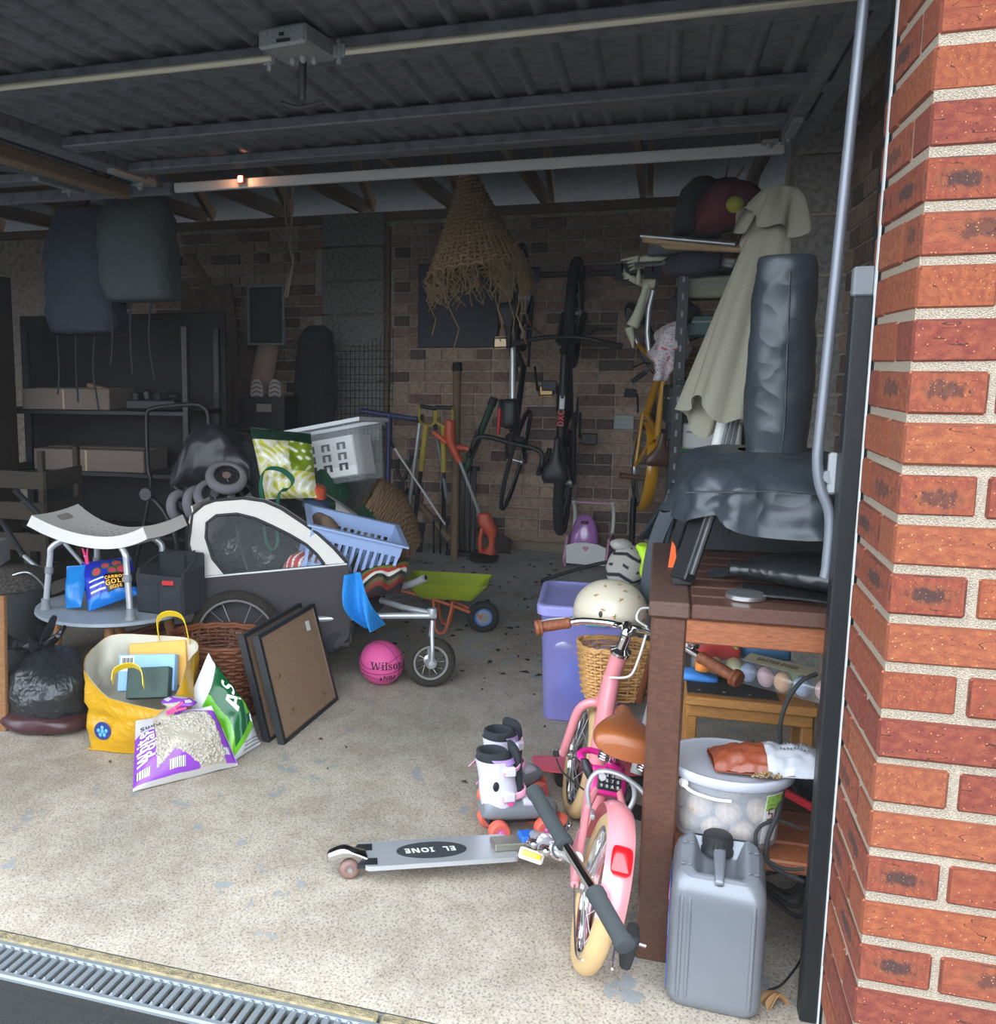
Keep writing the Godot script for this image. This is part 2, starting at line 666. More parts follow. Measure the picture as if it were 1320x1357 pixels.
func brick_image(kind: int, base: Color) -> Texture2D:      # one brick face: grain, creases, pale grit, a kiln mark
	var w := 224
	var h := 80
	var fine := noise(40 + kind, 0.25).get_image(w, h, false, false, false).get_data()
	var mid := noise(60 + kind, 0.035).get_image(w, h, false, false, true)
	mid.convert(Image.FORMAT_L8)
	var md := mid.get_data()
	var cr := noise(80 + kind * 7, 0.018, FastNoiseLite.TYPE_SIMPLEX_SMOOTH, 2)
	var r := RandomNumberGenerator.new()
	r.seed = 300 + kind
	var d := PackedByteArray()
	d.resize(w * h * 3)
	var mark := kind == 1 or kind == 4
	var mc := Vector2(r.randf_range(0.35, 0.65), r.randf_range(0.35, 0.6))
	for y in h:
		for x in w:
			var k := y * w + x
			var f := fine[k] / 255.0 - 0.5
			var m := md[k] / 255.0 - 0.5
			var c := base * (0.96 + f * 0.28 + m * 0.24)
			c.g += m * 0.05
			var cv := absf(cr.get_noise_2d(x * 0.35, y * 1.6))
			if cv < 0.02 and m > -0.14: c = c * 0.52
			elif cv < 0.045 and m > -0.14: c = c * 1.1
			if mark:
				var q := Vector2((float(x) / w - mc.x) * 2.6, (float(y) / h - mc.y) * 3.0)
				var e := q.length() + f * 0.4 + m * 0.6
				if e < 0.75: c = c.lerp(Color(0.20, 0.16, 0.16), clampf((0.75 - e) * 2.2, 0.0, 0.72 if kind == 1 else 0.45))
				elif e < 1.0: c = c.lerp(Color(0.48, 0.33, 0.18), 0.35)
			d[k * 3] = clampi(int(c.r * 255), 0, 255); d[k * 3 + 1] = clampi(int(c.g * 255), 0, 255); d[k * 3 + 2] = clampi(int(c.b * 255), 0, 255)
	for s in 26:      # grit
		var x := r.randi_range(2, w - 3)
		var y := r.randi_range(2, h - 3)
		for q in [[0, 0], [1, 0], [0, 1]]:
			var k: int = (y + q[1]) * w + x + q[0]
			d[k * 3] = 232; d[k * 3 + 1] = 190; d[k * 3 + 2] = 130
	return ImageTexture.create_from_image(Image.create_from_data(w, h, false, Image.FORMAT_RGB8, d))

func make_materials():
	var rough_t := ntex(3, 0.05, [0.0, g(0.0), 1.0, g(1.0)], 4)
	var fine_t := ntex(4, 0.16, [0.0, g(0.0), 1.0, g(1.0)], 3)
	var crease_t := ntex(5, 0.009, [0.0, g(0.0), 0.3, g(0.5), 0.5, g(1.0), 0.75, g(0.45), 1.0, g(0.1)], 2)
	var weave_t := weave(64)
	M["t_rough"] = rough_t
	M["t_fine"] = fine_t
	M["t_crease"] = crease_t
	M["t_weave"] = weave_t
	# the brick pier in daylight
	var tones := [Color(0.58, 0.29, 0.185), Color(0.56, 0.265, 0.18), Color(0.61, 0.33, 0.21), Color(0.53, 0.25, 0.18), Color(0.58, 0.29, 0.195), Color(0.60, 0.31, 0.19)]
	for k in 6:
		mat("brick_%d" % k, Color.WHITE, 0.9, 0.0, {"tex": brick_image(k, tones[k]), "bump": fine_t, "depth": 0.12})
	mat("mortar", C(196, 178, 156), 0.95, 0.0, {"tex": ntex(9, 0.09, [0.0, g(0.72), 1.0, g(1.0)], 4), "bump": fine_t, "depth": 0.4, "scale": 5.0, "world": true})
	# dusty brick indoors
	var inner := [Color(0.71, 0.59, 0.51), Color(0.66, 0.54, 0.47), Color(0.75, 0.64, 0.55), Color(0.47, 0.39, 0.36), Color(0.54, 0.43, 0.38)]
	var dust := ntex(12, 0.03, [0.0, g(0.7), 0.5, g(0.92), 1.0, g(1.0)], 5)
	for k in 5:
		mat("old_brick_%d" % k, inner[k], 0.95, 0.0, {"tex": dust, "scale": 1.7, "world": true, "bump": fine_t, "depth": 0.15})
	mat("old_mortar", C(196, 182, 166), 0.95, 0.0, {"tex": dust, "scale": 1.3, "world": true})
	mat("block", C(160, 158, 150), 0.95, 0.0, {"tex": dust, "scale": 2.1, "world": true, "bump": fine_t, "depth": 0.3})
	var grain := ntex(15, 0.02, [0.0, C(160, 138, 110), 0.35, C(208, 188, 158), 0.5, C(182, 158, 128), 0.65, C(216, 196, 166), 1.0, C(190, 166, 136)], 4, FastNoiseLite.TYPE_SIMPLEX_SMOOTH, 256, 0.08)
	M["t_grain"] = grain
	mat("old_timber", C(160, 148, 134), 0.85, 0.0, {"tex": grain, "scale": 2.0})
	mat("felt", C(70, 78, 88), 0.95, 0.0, {"tex": dust, "scale": 1.1, "world": true})
	mat("door_steel", C(122, 128, 136), 0.5, 0.35, {"tex": dust, "scale": 1.0, "world": true})
	mat("galv", C(176, 184, 186), 0.42, 0.3, {"tex": ntex(17, 0.05, [0.0, g(0.72), 1.0, g(1.0)], 3, FastNoiseLite.TYPE_CELLULAR), "scale": 6.0})
	mat("steel", C(200, 200, 200), 0.3, 0.9)
	mat("chrome", C(225, 226, 228), 0.12, 1.0)
	mat("alu", C(186, 188, 190), 0.34, 0.5)
	mat("black_metal", C(26, 27, 29), 0.45, 0.2)
	mat("frame_black", C(34, 38, 40), 0.42, 0.1, {"tex": ntex(18, 0.06, [0.0, g(0.8), 0.7, g(0.9), 0.8, g(1.0)], 4), "scale": 4.0})
	mat("pale_edge", C(205, 208, 205), 0.45)
	mat("rubber", C(38, 38, 38), 0.85, 0.0, {"bump": fine_t, "depth": 0.05, "scale": 8.0})
	mat("black_plastic", C(30, 31, 33), 0.5)
	mat("grey_plastic", C(120, 124, 128), 0.5)
	mat("white_plastic", C(226, 226, 222), 0.45)
	mat("dark_cloth", C(44, 47, 52), 0.9, 0.0, {"tex": weave_t, "scale": 24.0, "sheen": 0.2, "two": true})

func weave(s: int) -> Texture2D:
	var d := PackedByteArray()
	d.resize(s * s * 3)
	for y in s:
		for x in s:
			var over := ((x / 8) + (y / 8)) % 2 == 0
			var e := (x % 8) if not over else (y % 8)
			var v := 200 + int(50.0 * sin(PI * (e + 0.5) / 8.0)) - (12 if over else 0)
			var k := (y * s + x) * 3
			d[k] = v; d[k + 1] = v; d[k + 2] = v
	return ImageTexture.create_from_image(Image.create_from_data(s, s, false, Image.FORMAT_RGB8, d))

func build_room():
	# shell: walls with thickness, roof, ground outside
	var b := MB.new()
	b.box(Vector3(0.36, 1.15, -2.72), Vector3(0.12, 2.3, 4.9))
	struct("wall_right", b, M.old_mortar)
	b = MB.new()
	b.box(Vector3(-5.46, 1.15, -2.55), Vector3(0.12, 2.3, 5.2))
	struct("wall_left", b, mat("dark_wall", C(92, 88, 86), 0.95))
	b = MB.new()
	b.box(Vector3(-2.56, 1.15, -0.14), Vector3(0.30, 2.3, 0.27))
	b.box(Vector3(-5.24, 1.15, -0.14), Vector3(0.40, 2.3, 0.27))
	b.box(Vector3(-2.6, 2.2, -0.14), Vector3(5.2, 0.2, 0.27))
	b.box(Vector3(0.21, 2.2, -0.14), Vector3(0.42, 0.2, 0.27))
	struct("wall_front", b, M.mortar)
	for sx in [-5.46, 0.36]:      # gable tops
		b = MB.new()
		b.prism(PackedVector2Array([Vector2(-5.15, 2.3), Vector2(0.05, 2.3), Vector2(-2.55, 3.75)]), 0.12, Transform3D(Basis(Vector3(0, 0, 1), Vector3.UP, Vector3(-1, 0, 0)), Vector3(sx, 0, 0)))
		struct("wall_right_gable" if sx > 0 else "wall_left_gable", b, M.old_mortar)
	var roof := Node3D.new()
	roof.name = "ceiling"
	add_child(roof)
	roof.set_meta("kind", "structure")
	b = MB.new()
	for s in [-1.0, 1.0]:
		b.bar(Vector3(-2.55, 3.80, -2.55), Vector3(-2.55, 2.28, -2.55 + s * 2.85), 6.1, 0.03)
	part(roof, "roof_felt", b, M.felt)
	b = MB.new()
	b.box(Vector3(-2.55, 2.215, -5.06), Vector3(5.8, 0.06, 0.10), 0.004)
	part(roof, "wall_plate", b, M.old_timber)
	for k in 10:
		var x := 0.1 - 0.6 * k
		if x < -5.4: continue
		b = MB.new()
		b.box(Vector3(x, 2.29, -2.55), Vector3(0.038, 0.09, 5.1), 0.003)
		part(roof, "joist", b, M.old_timber)
		for s in [-1.0, 1.0]:
			b = MB.new()
			b.bar(Vector3(x + 0.04, 3.70, -2.55), Vector3(x + 0.04, 2.30, -2.55 + s * 2.6), 0.038, 0.09, 0.003)
			part(roof, "rafter", b, M.old_timber)
			b = MB.new()
			b.bar(Vector3(x - 0.04, 3.0, -2.55 + s * 1.25), Vector3(x - 0.04, 2.29, -2.55 + s * 0.7), 0.036, 0.07, 0.003)
			part(roof, "strut", b, M.old_timber)
	# concrete block pier on the right wall
	var pier := Node3D.new()
	pier.name = "trim_1"
	add_child(pier)
	pier.set_meta("kind", "structure")
	b = MB.new()
	b.box(Vector3(0.205, 1.15, -2.72), Vector3(0.19, 2.3, 0.2))
	part(pier, "mortar_core", b, M.old_mortar)
	var bm := MB.new()
	bm.box(Vector3.ZERO, Vector3(0.20, 0.215, 0.22), 0.006)
	var bmesh := bm.mesh()
	for k in 10:
		inst(pier, "block", bmesh, M.block, at(Vector3(0.204, 0.108 + 0.225 * k, -2.72)))
	# brick courses showing on the right wall behind the door post
	var wm := MB.new()
	wm.box(Vector3.ZERO, Vector3(0.014, 0.065, 0.215), 0.004)
	var wmesh := wm.mesh()
	var wall_r := get_node("wall_right")
	for j in 29:
		for i in 10:
			var z := -0.42 - 0.225 * i - (0.1125 if j % 2 else 0.0)
			if j < 12 and i > 3: continue
			var br := inst(wall_r, "brick", wmesh, M["old_brick_%d" % [0, 1, 4, 3, 0, 4][rng.randi() % 6]], at(Vector3(0.297, 0.0375 + 0.075 * j, z)))
			br.rotation.y = rng.randf_range(-0.02, 0.02)
	# timber beam and steel cross bar of the neighbouring bay
	b = MB.new()
	b.bar(Vector3(-2.565, 1.98, -0.3), Vector3(-2.575, 1.98, -2.32), 0.075, 0.05, 0.004)
	struct("trim_2", b, M.old_timber)
	b = MB.new()
	b.box(Vector3(-3.87, 1.985, -2.30), Vector3(3.06, 0.05, 0.04), 0.004)
	struct("trim_3", b, M.door_steel)
	b = MB.new()
	b.box(Vector3(-0.6, -0.062, 8.085), Vector3(24, 0.1, 16))
	struct("ground", b, mat("asphalt", Color.WHITE, 0.95, 0.0, {"tex": ntex(21, 0.22, [0.0, C(20, 21, 21), 0.45, C(33, 34, 34), 0.62, C(44, 44, 42), 0.70, C(92, 90, 84), 1.0, C(110, 106, 100)], 3), "scale": 5.0, "world": true, "bump": M.t_fine, "depth": 0.6}))

func build_pier():
	var p := Node3D.new()
	p.name = "wall_front_right"
	add_child(p)
	p.set_meta("kind", "structure")
	var b := MB.new()
	b.box(Vector3(0.304, 1.05, -0.139), Vector3(0.6, 2.1, 0.270))
	part(p, "mortar_bed", b, M.mortar)
	var long_x := []
	for k in 3:
		var q := MB.new()
		q.box(Vector3.ZERO, Vector3(0.213, 0.0625, 0.1025), 0.004)
		long_x.append(q.mesh())
	var half := MB.new()
	half.box(Vector3.ZERO, Vector3(0.1025, 0.0625, 0.1025), 0.004)
	var half_m := half.mesh()
	var long_z := MB.new()
	long_z.box(Vector3.ZERO, Vector3(0.1025, 0.0625, 0.213), 0.004)
	var long_zm := long_z.mesh()
	for j in 28:
		var y := 0.0365 + 0.075 * j - 0.0045
		# m0, the joint at y = 1.691, lies on a course; rows below it alternate
		y = 1.691 - 0.075 * 23 + 0.0375 + 0.075 * j
		if y < 0.03: continue
		var header := (23 - 1 - j) % 2 == 0
		var list := []
		if header:      # header on the front, stretcher on the reveal
			list.append([long_zm, Vector3(0.05125, y, -0.1075)])
			list.append([half_m, Vector3(0.05125, y, -0.2225 - 0.05)])
			for i in 2: list.append([long_x[rng.randi() % 3], Vector3(0.1125 + 0.1075 + 0.225 * i, y, -0.05125)])
		else:
			list.append([long_x[0], Vector3(0.1075, y, -0.05125)])
			list.append([long_zm, Vector3(0.05125, y, -0.1125 - 0.1075)])
			for i in 2: list.append([long_x[rng.randi() % 3], Vector3(0.225 + 0.1075 + 0.225 * i, y, -0.05125)])
		for e in list:
			var o := inst(p, "brick", e[0], M["brick_%d" % (rng.randi() % 6)], at(e[1] + Vector3(rng.randf_range(-0.0015, 0.0015), rng.randf_range(-0.001, 0.001), rng.randf_range(-0.0015, 0.0015))))
			o.rotation = Vector3(0, 0, 0 if rng.randf() < 0.5 else PI) + Vector3(rng.randf_range(-0.006, 0.006), rng.randf_range(-0.006, 0.006), rng.randf_range(-0.008, 0.008))

func build_back_wall():
	var p := Node3D.new()
	p.name = "wall_back"
	add_child(p)
	p.set_meta("kind", "structure")
	var b := MB.new()
	b.box(Vector3(-2.55, 1.1, -5.10), Vector3(5.9, 2.2, 0.12))
	part(p, "mortar_bed", b, M.old_mortar)
	b = MB.new()
	b.box(Vector3(-2.55, 0.03, -5.02), Vector3(5.9, 0.06, 0.06), 0.01)
	part(p, "footing", b, M.mortar)
	var str_m := MB.new()
	str_m.box(Vector3.ZERO, Vector3(0.215, 0.065, 0.02), 0.003)
	var head_m := MB.new()
	head_m.box(Vector3.ZERO, Vector3(0.1025, 0.065, 0.02), 0.003)
	var sm := str_m.mesh()
	var hm := head_m.mesh()
	var left := {}
	var made := 0
	for j in 28:
		var y := 0.1 + 0.075 * j
		var x := 0.28
		x -= 0.1125 if j % 2 else 0.0
		var kind := j % 3
		var i := 0
		while x > -4.4:
			var is_head := kind == 1 or (kind == 2 and i % 3 == 2)
			var w := 0.1025 if is_head else 0.215
			var cx := x - w * 0.5
			x -= w + 0.01
			i += 1
			if cx > -2.62 and cx < -2.10 : continue      # the block panel
			var tone := rng.randi() % 3
			if rng.randf() < (0.34 if kind == 1 else 0.16): tone = 3 + rng.randi() % 2
			var pos := Vector3(cx, y, -5.034 + rng.randf_range(-0.003, 0.002))
			if cx > -2.1 and cx < -0.2 and y > 0.1 and y < 2.16 and made < 300:
				inst(p, "brick", hm if is_head else sm, M["old_brick_%d" % tone], at(pos))
				made += 1
			else:
				if not left.has(tone): left[tone] = MB.new()
				left[tone].box(pos, Vector3(w, 0.065, 0.02), 0.003)
	for tone in left:
		var o := part(p, "brick_field", left[tone], M["old_brick_%d" % tone])
		o.set_meta("kind", "stuff")
	var bl := MB.new()
	bl.box(Vector3.ZERO, Vector3(0.44, 0.215, 0.06), 0.006)
	var blm := bl.mesh()
	for k in 10:
		inst(p, "block", blm, M.block, at(Vector3(-2.355, 0.11 + 0.225 * k, -5.01)))
	b = MB.new()
	b.box(Vector3(-2.115, 1.1, -5.02), Vector3(0.03, 2.1, 0.05), 0.004)
	part(p, "edge_strip", b, M.old_timber)

func build_floor():
	var W := 1800
	var H := 2048
	var sp := noise(31, 0.30, FastNoiseLite.TYPE_SIMPLEX_SMOOTH, 2).get_image(W, H, false, false, true).get_data()
	var f2 := noise(32, 0.4, FastNoiseLite.TYPE_VALUE, 1).get_image(W, H, false, false, true).get_data()
	var big := noise(33, 0.004, FastNoiseLite.TYPE_SIMPLEX_SMOOTH, 5).get_image(W, H, false, false, true).get_data()
	var fl := noise(34, 0.016, FastNoiseLite.TYPE_SIMPLEX_SMOOTH, 5).get_image(W, H, false, false, true).get_data()
	var d := PackedByteArray()
	d.resize(W * H * 3)
	# x from -3.2 to 0.4, z from -5.1 (first row) to 0.04
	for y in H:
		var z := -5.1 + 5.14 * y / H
		var grey_and_lift := clampf((-z - 1.7) / 2.3, 0.0, 1.0)      # the grey paint survives towards the back
		var cut := 184.0 - 106.0 * grey_and_lift
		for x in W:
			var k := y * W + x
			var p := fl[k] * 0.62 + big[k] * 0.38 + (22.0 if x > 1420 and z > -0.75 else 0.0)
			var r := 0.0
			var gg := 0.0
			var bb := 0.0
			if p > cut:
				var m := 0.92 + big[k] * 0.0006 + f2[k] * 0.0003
				m *= 1.0 + 0.30 * grey_and_lift      # grey lightened towards the back, making up in colour for fading daylight
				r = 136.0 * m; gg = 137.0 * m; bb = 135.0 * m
			else:
				var m := 0.86 + big[k] * 0.0007 + f2[k] * 0.0004
				var st := clampf((fl[k] - 128.0) / 400.0, -0.12, 0.16)
				r = 172.0 * (m - st * 0.24); gg = 160.0 * (m - st * 0.30); bb = 144.0 * (m - st * 0.38)
				if sp[k] < 76 and f2[k] < 180: r *= 0.68; gg *= 0.68; bb *= 0.68
				elif sp[k] < 96: r *= 0.86; gg *= 0.85; bb *= 0.84
			k *= 3
			d[k] = mini(int(r), 255); d[k + 1] = mini(int(gg), 255); d[k + 2] = mini(int(bb), 255)
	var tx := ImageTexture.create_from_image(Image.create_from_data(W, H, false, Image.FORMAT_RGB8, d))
	var b := MB.new()
	b.poly([Vector3(-3.2, 0, -0.053), Vector3(0.4, 0, -0.053), Vector3(0.4, 0, -5.1), Vector3(-3.2, 0, -5.1)], Vector3.UP)
	b.box(Vector3(-1.4, -0.06, -2.577), Vector3(3.6, 0.1, 5.04))
	b.box(Vector3(-4.33, -0.06, -2.577), Vector3(2.26, 0.12, 5.04))
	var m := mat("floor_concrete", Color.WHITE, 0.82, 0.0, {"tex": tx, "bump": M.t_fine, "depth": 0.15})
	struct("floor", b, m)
	# concrete lip and drain along the threshold
	var lip := Node3D.new()
	lip.name = "trim_4"
	add_child(lip)
	lip.set_meta("kind", "structure")
	b = MB.new()
	var lm := mat("lip", C(158, 148, 126), 0.9, 0.0, {"tex": ntex(36, 0.03, [0.0, C(140, 140, 140), 0.5, C(220, 212, 190), 1.0, C(255, 246, 226)], 5), "scale": 2.2, "world": true, "bump": M.t_fine, "depth": 0.3})
	for e in [[-2.4, -0.80], [-0.793, 0.2]]:
		b = MB.new()
		b.box(Vector3((e[0] + e[1]) * 0.5, -0.035, -0.037), Vector3(e[1] - e[0], 0.072, 0.032), 0.005)
		part(lip, "kerb_slab", b, lm)
	var dr := thing("drain_grate", "galvanised slotted channel drain running along the garage threshold", "drain", Vector3(0, 0, 0.03))
	b = MB.new()
	for s in [-1.0, 1.0]: b.box(Vector3(-1.1, -0.012, s * 0.046), Vector3(2.6, 0.02, 0.018), 0.004)
	part(dr, "side_rail", b, mat("grate", C(126, 132, 136), 0.5, 0.3))
	b = MB.new()
	b.box(Vector3(-1.1, -0.07, 0), Vector3(2.6, 0.01, 0.1))
	part(dr, "channel", b, M.black_plastic)
	var cell := MB.new()
	cell.box(Vector3(0, 0, 0), Vector3(0.0125, 0.014, 0.084), 0.003)
	for s in [-1, 1]: cell.ball(Vector3(0, 0.006, s * 0.034), Vector3(0.0035, 0.004, 0.0035), 6, 4)
	var cm := cell.mesh()
	for k in 96:
		var o := inst(dr, "grate_bar", cm, M.grate, at(Vector3(-2.2 + 0.0225 * k, -0.009, 0)))
		o.rotation.y = -0.06
	# wind-blown leaf litter
	b = MB.new()
	for k in 210:
		var x := rng.randf_range(-1.5, -0.55)
		var z := rng.randf_range(-4.6, -2.0)
		if rng.randf() < 0.25: x = rng.randf_range(-2.2, -0.6); z = rng.randf_range(-4.9, -0.9)
		var s := rng.randf_range(0.008, 0.026)
		if z > -2.2: s *= 0.5
		var a := rng.randf() * TAU
		var q := Basis(Vector3.UP, a)
		b.patch([PackedVector3Array([q * Vector3(-s, 0.002, 0), q * Vector3(-s * 0.3, 0.007, 0)]), PackedVector3Array([q * Vector3(-s * 0.2, 0.004, s * 0.45), q * Vector3(s * 0.3, 0.009, -s * 0.4)]), PackedVector3Array([q * Vector3(s * 0.5, 0.003, s * 0.3), q * Vector3(s, 0.003, 0)])], false, false, at(Vector3(x, 0.001, z)), Vector3.UP)
	var lf := struct("leaf_litter", b, mat("dead_leaf", C(58, 46, 36), 0.9, 0.0, {"two": true}), "dark dry leaf crumbs scattered over the grey floor towards the back", "leaves")
	lf.set_meta("kind", "stuff")

func build_door():
	var d := thing("garage_door", "dark ribbed steel up-and-over garage door, open flat overhead", "garage door", Vector3(0, 0, 0))
	var y := 2.03
	for k in 25:      # ribbed sheet: pans with raised ribs between them
		var x := -2.31 + 0.0975 * k
		var b := MB.new()
		b.patch([PackedVector3Array([Vector3(x, y, -0.05), Vector3(x, y, -2.03)]), PackedVector3Array([Vector3(x + 0.010, y - 0.014, -0.05), Vector3(x + 0.010, y - 0.014, -2.03)]),
			PackedVector3Array([Vector3(x + 0.024, y - 0.014, -0.05), Vector3(x + 0.024, y - 0.014, -2.03)]), PackedVector3Array([Vector3(x + 0.034, y, -0.05), Vector3(x + 0.034, y, -2.03)])])
		b.box(Vector3(x + 0.066, y + 0.003, -1.04), Vector3(0.066, 0.006, 1.98))
		part(d, "ribbed_panel", b, M.door_steel)
	for z in [-0.09, -0.78, -1.47, -1.93]:
		var b := MB.new()
		b.box(Vector3(-1.13, y - 0.032, z), Vector3(2.38, 0.035, 0.11), 0.005)
		part(d, "cross_rail", b, M.door_steel)
	for x in [-2.34, 0.015]:
		var b := MB.new()
		b.box(Vector3(x, y - 0.025, -1.045), Vector3(0.045, 0.06, 1.98), 0.004)
		part(d, "side_rail", b, M.door_steel)
		b = MB.new()
		b.box(Vector3(x, y - 0.055, -1.95), Vector3(0.03, 0.03, 0.34), 0.003)
		b.box(Vector3(x - 0.05, y - 0.06, -2.1), Vector3(0.05, 0.012, 0.05), 0.003)
		b.ball(Vector3(x - 0.05, y - 0.07, -2.1), Vector3(0.012, 0.012, 0.012), 8, 6)
		b.ball(Vector3(x, y - 0.07, -2.02), Vector3(0.010, 0.012, 0.010), 8, 6)
		part(d, "roller_bracket", b, M.galv)
	var b := MB.new()
	b.tube([Vector3(-2.35, 1.975, -0.70), Vector3(-1.26, 1.975, -0.70)], 0.009, 8)
	b.tube([Vector3(-1.10, 1.975, -0.71), Vector3(0.05, 1.975, -0.71)], 0.009, 8)
	part(d, "latch_rod", b, mat("cream_rod", C(214, 208, 186), 0.35, 0.4))
	b = MB.new()
	b.box(Vector3(-1.18, 1.985, -0.66), Vector3(0.125, 0.045, 0.16), 0.006, eul(0, -8, 0))
	var lk := part(d, "lock_case", b, M.galv)
	b = MB.new()
	b.box(Vector3(-1.19, 1.988, -0.578), Vector3(0.012, 0.006, 0.004)); b.box(Vector3(-1.185, 1.974, -0.578), Vector3(0.034, 0.007, 0.004))
	part(lk, "keyhole", b, M.black_plastic)
	b = MB.new()
	for s in [-1, 1]:
		b.tube([Vector3(-1.18 + s * 0.088, 2.0, -0.70), Vector3(-1.18 + s * 0.088, 1.945, -0.70)], 0.006, 6)
		b.box(Vector3(-1.18 + s * 0.088, 1.975, -0.70), Vector3(0.03, 0.03, 0.006), 0.002)
	for q in [[-0.02, 0.0], [0.01, 0.01], [0.03, -0.01]]: b.ball(Vector3(-1.18 + q[0], 1.958, -0.68 + q[1]), Vector3(0.009, 0.012, 0.009), 8, 6)
	part(lk, "bolt", b, M.galv)
	b = MB.new()
	b.tube([Vector3(-1.185, 1.965, -0.71), Vector3(-1.195, 1.88, -0.73)], 0.010, 8)
	b.tube(curve([Vector3(-1.245, 1.872, -0.71), Vector3(-1.20, 1.862, -0.73), Vector3(-1.145, 1.876, -0.75)]), 0.009, 8, true, false, 0.8)
	part(d, "pull_handle", b, M.black_plastic)
	# cross bar behind the panel, with the tracks it ties together
	var fr := thing("door_track", "galvanised door track frame with a bright bar across its rear", "door track")
	b = MB.new()
	b.box(Vector3(-1.14, 1.975, -2.25), Vector3(2.33, 0.038, 0.03), 0.003)
	part(fr, "rear_bar", b, mat("bar_zinc", C(214, 220, 222), 0.45, 0.1))
	for x in [-2.40, 0.075]:
		b = MB.new()
		b.box(Vector3(x, 2.01, -1.3), Vector3(0.02, 0.055, 1.95), 0.003)
		b.box(Vector3(x, 1.985, -1.3), Vector3(0.05, 0.006, 1.95), 0.002)
		part(fr, "track", b, M.door_steel)
	copy(d, "dark steel garage door of the neighbouring bay, open flat overhead at the far left", Vector3(-2.72, 0, -0.05))
	var lamp := thing("indicator_lamp", "small glowing orange lamp on the galvanised bar below the open door", "lamp", Vector3(-1.99, 1.985, -2.215))
	b = MB.new()
	b.box(Vector3(0, 0, 0), Vector3(0.026, 0.032, 0.02), 0.003)
	part(lamp, "housing", b, mat("lamp_red", C(190, 70, 40), 0.4))
	b = MB.new()
	b.box(Vector3(0, 0.001, 0.011), Vector3(0.018, 0.022, 0.006), 0.002)
	part(lamp, "lens", b, mat("lamp_glow", C(255, 190, 150), 0.4, 0.0, {"glow": 6.0}))
	var li := OmniLight3D.new()
	li.name = "lamp_light"
	li.light_color = C(255, 170, 120)
	li.light_energy = 0.0015
	li.light_size = 0.012
	li.omni_range = 8.0
	li.omni_attenuation = 2.0
	li.shadow_enabled = true
	lamp.add_child(li)
	li.position = Vector3(0, 0.001, 0.03)
	# the post and its weather channel
	var post := Node3D.new()
	post.name = "door_1"
	add_child(post)
	post.set_meta("kind", "structure")
	for e in [[0.0, 1.0], [-2.37, -1.0]]:
		b = MB.new()
		b.box(Vector3(e[0] + 0.030 * e[1], 1.02, -0.315), Vector3(0.06, 2.1, 0.07), 0.004)
		part(post, "jamb", b, M.frame_black)
		b = MB.new()
		b.box(Vector3(e[0] - 0.0015 * e[1], 1.02, -0.285), Vector3(0.003, 2.1, 0.012))  # highlight along the post edge, put in as a thin pale strip
		part(post, "pale_edge", b, M.pale_edge)
		b = MB.new()
		b.box(Vector3(e[0] - 0.018 * e[1], 0.68, -0.305), Vector3(0.030, 1.36, 0.045), 0.003)
		part(post, "channel", b, M.frame_black)
		b = MB.new()
		b.box(Vector3(e[0] - 0.018 * e[1], 1.385, -0.305), Vector3(0.032, 0.05, 0.03), 0.003)
		b.box(Vector3(e[0] + 0.028 * e[1], 1.02, -0.277), Vector3(0.045, 2.1, 0.006), 0.002)
		part(post, "sealant", b, M.grey_plastic)
	b = MB.new()
	b.box(Vector3(-1.185, 2.085, -0.31), Vector3(2.37, 0.06, 0.07), 0.004)
	part(post, "head_rail", b, M.frame_black)
	var arm := thing("lift_arm", "bent silver lift arm tube beside the black door post", "lift arm")
	b = MB.new()
	b.tube(curve([Vector3(-0.041,1.993,-0.33), Vector3(-0.045,1.852,-0.33), Vector3(-0.055,1.482,-0.33), Vector3(-0.064,1.14,-0.33), Vector3(-0.065,1.072,-0.33), Vector3(-0.057,1.024,-0.33), Vector3(-0.038,0.97,-0.33), Vector3(-0.037,0.886,-0.33), Vector3(-0.039,0.858,-0.33)], 8), 0.0115, 12, true, false, 0.8)
	part(arm, "tube", b, mat("arm_zinc", C(128, 132, 140), 0.45, 0.4))
	b = MB.new()
	b.box(Vector3(-0.039,1.049,-0.335), Vector3(0.016, 0.075, 0.02), 0.004)
	b.tube([Vector3(-0.047,1.042,-0.335), Vector3(-0.043,1.043,-0.325)], 0.012, 10)
	part(arm, "pivot_bracket", b, mat("bracket_pale", C(158, 160, 162), 0.5))

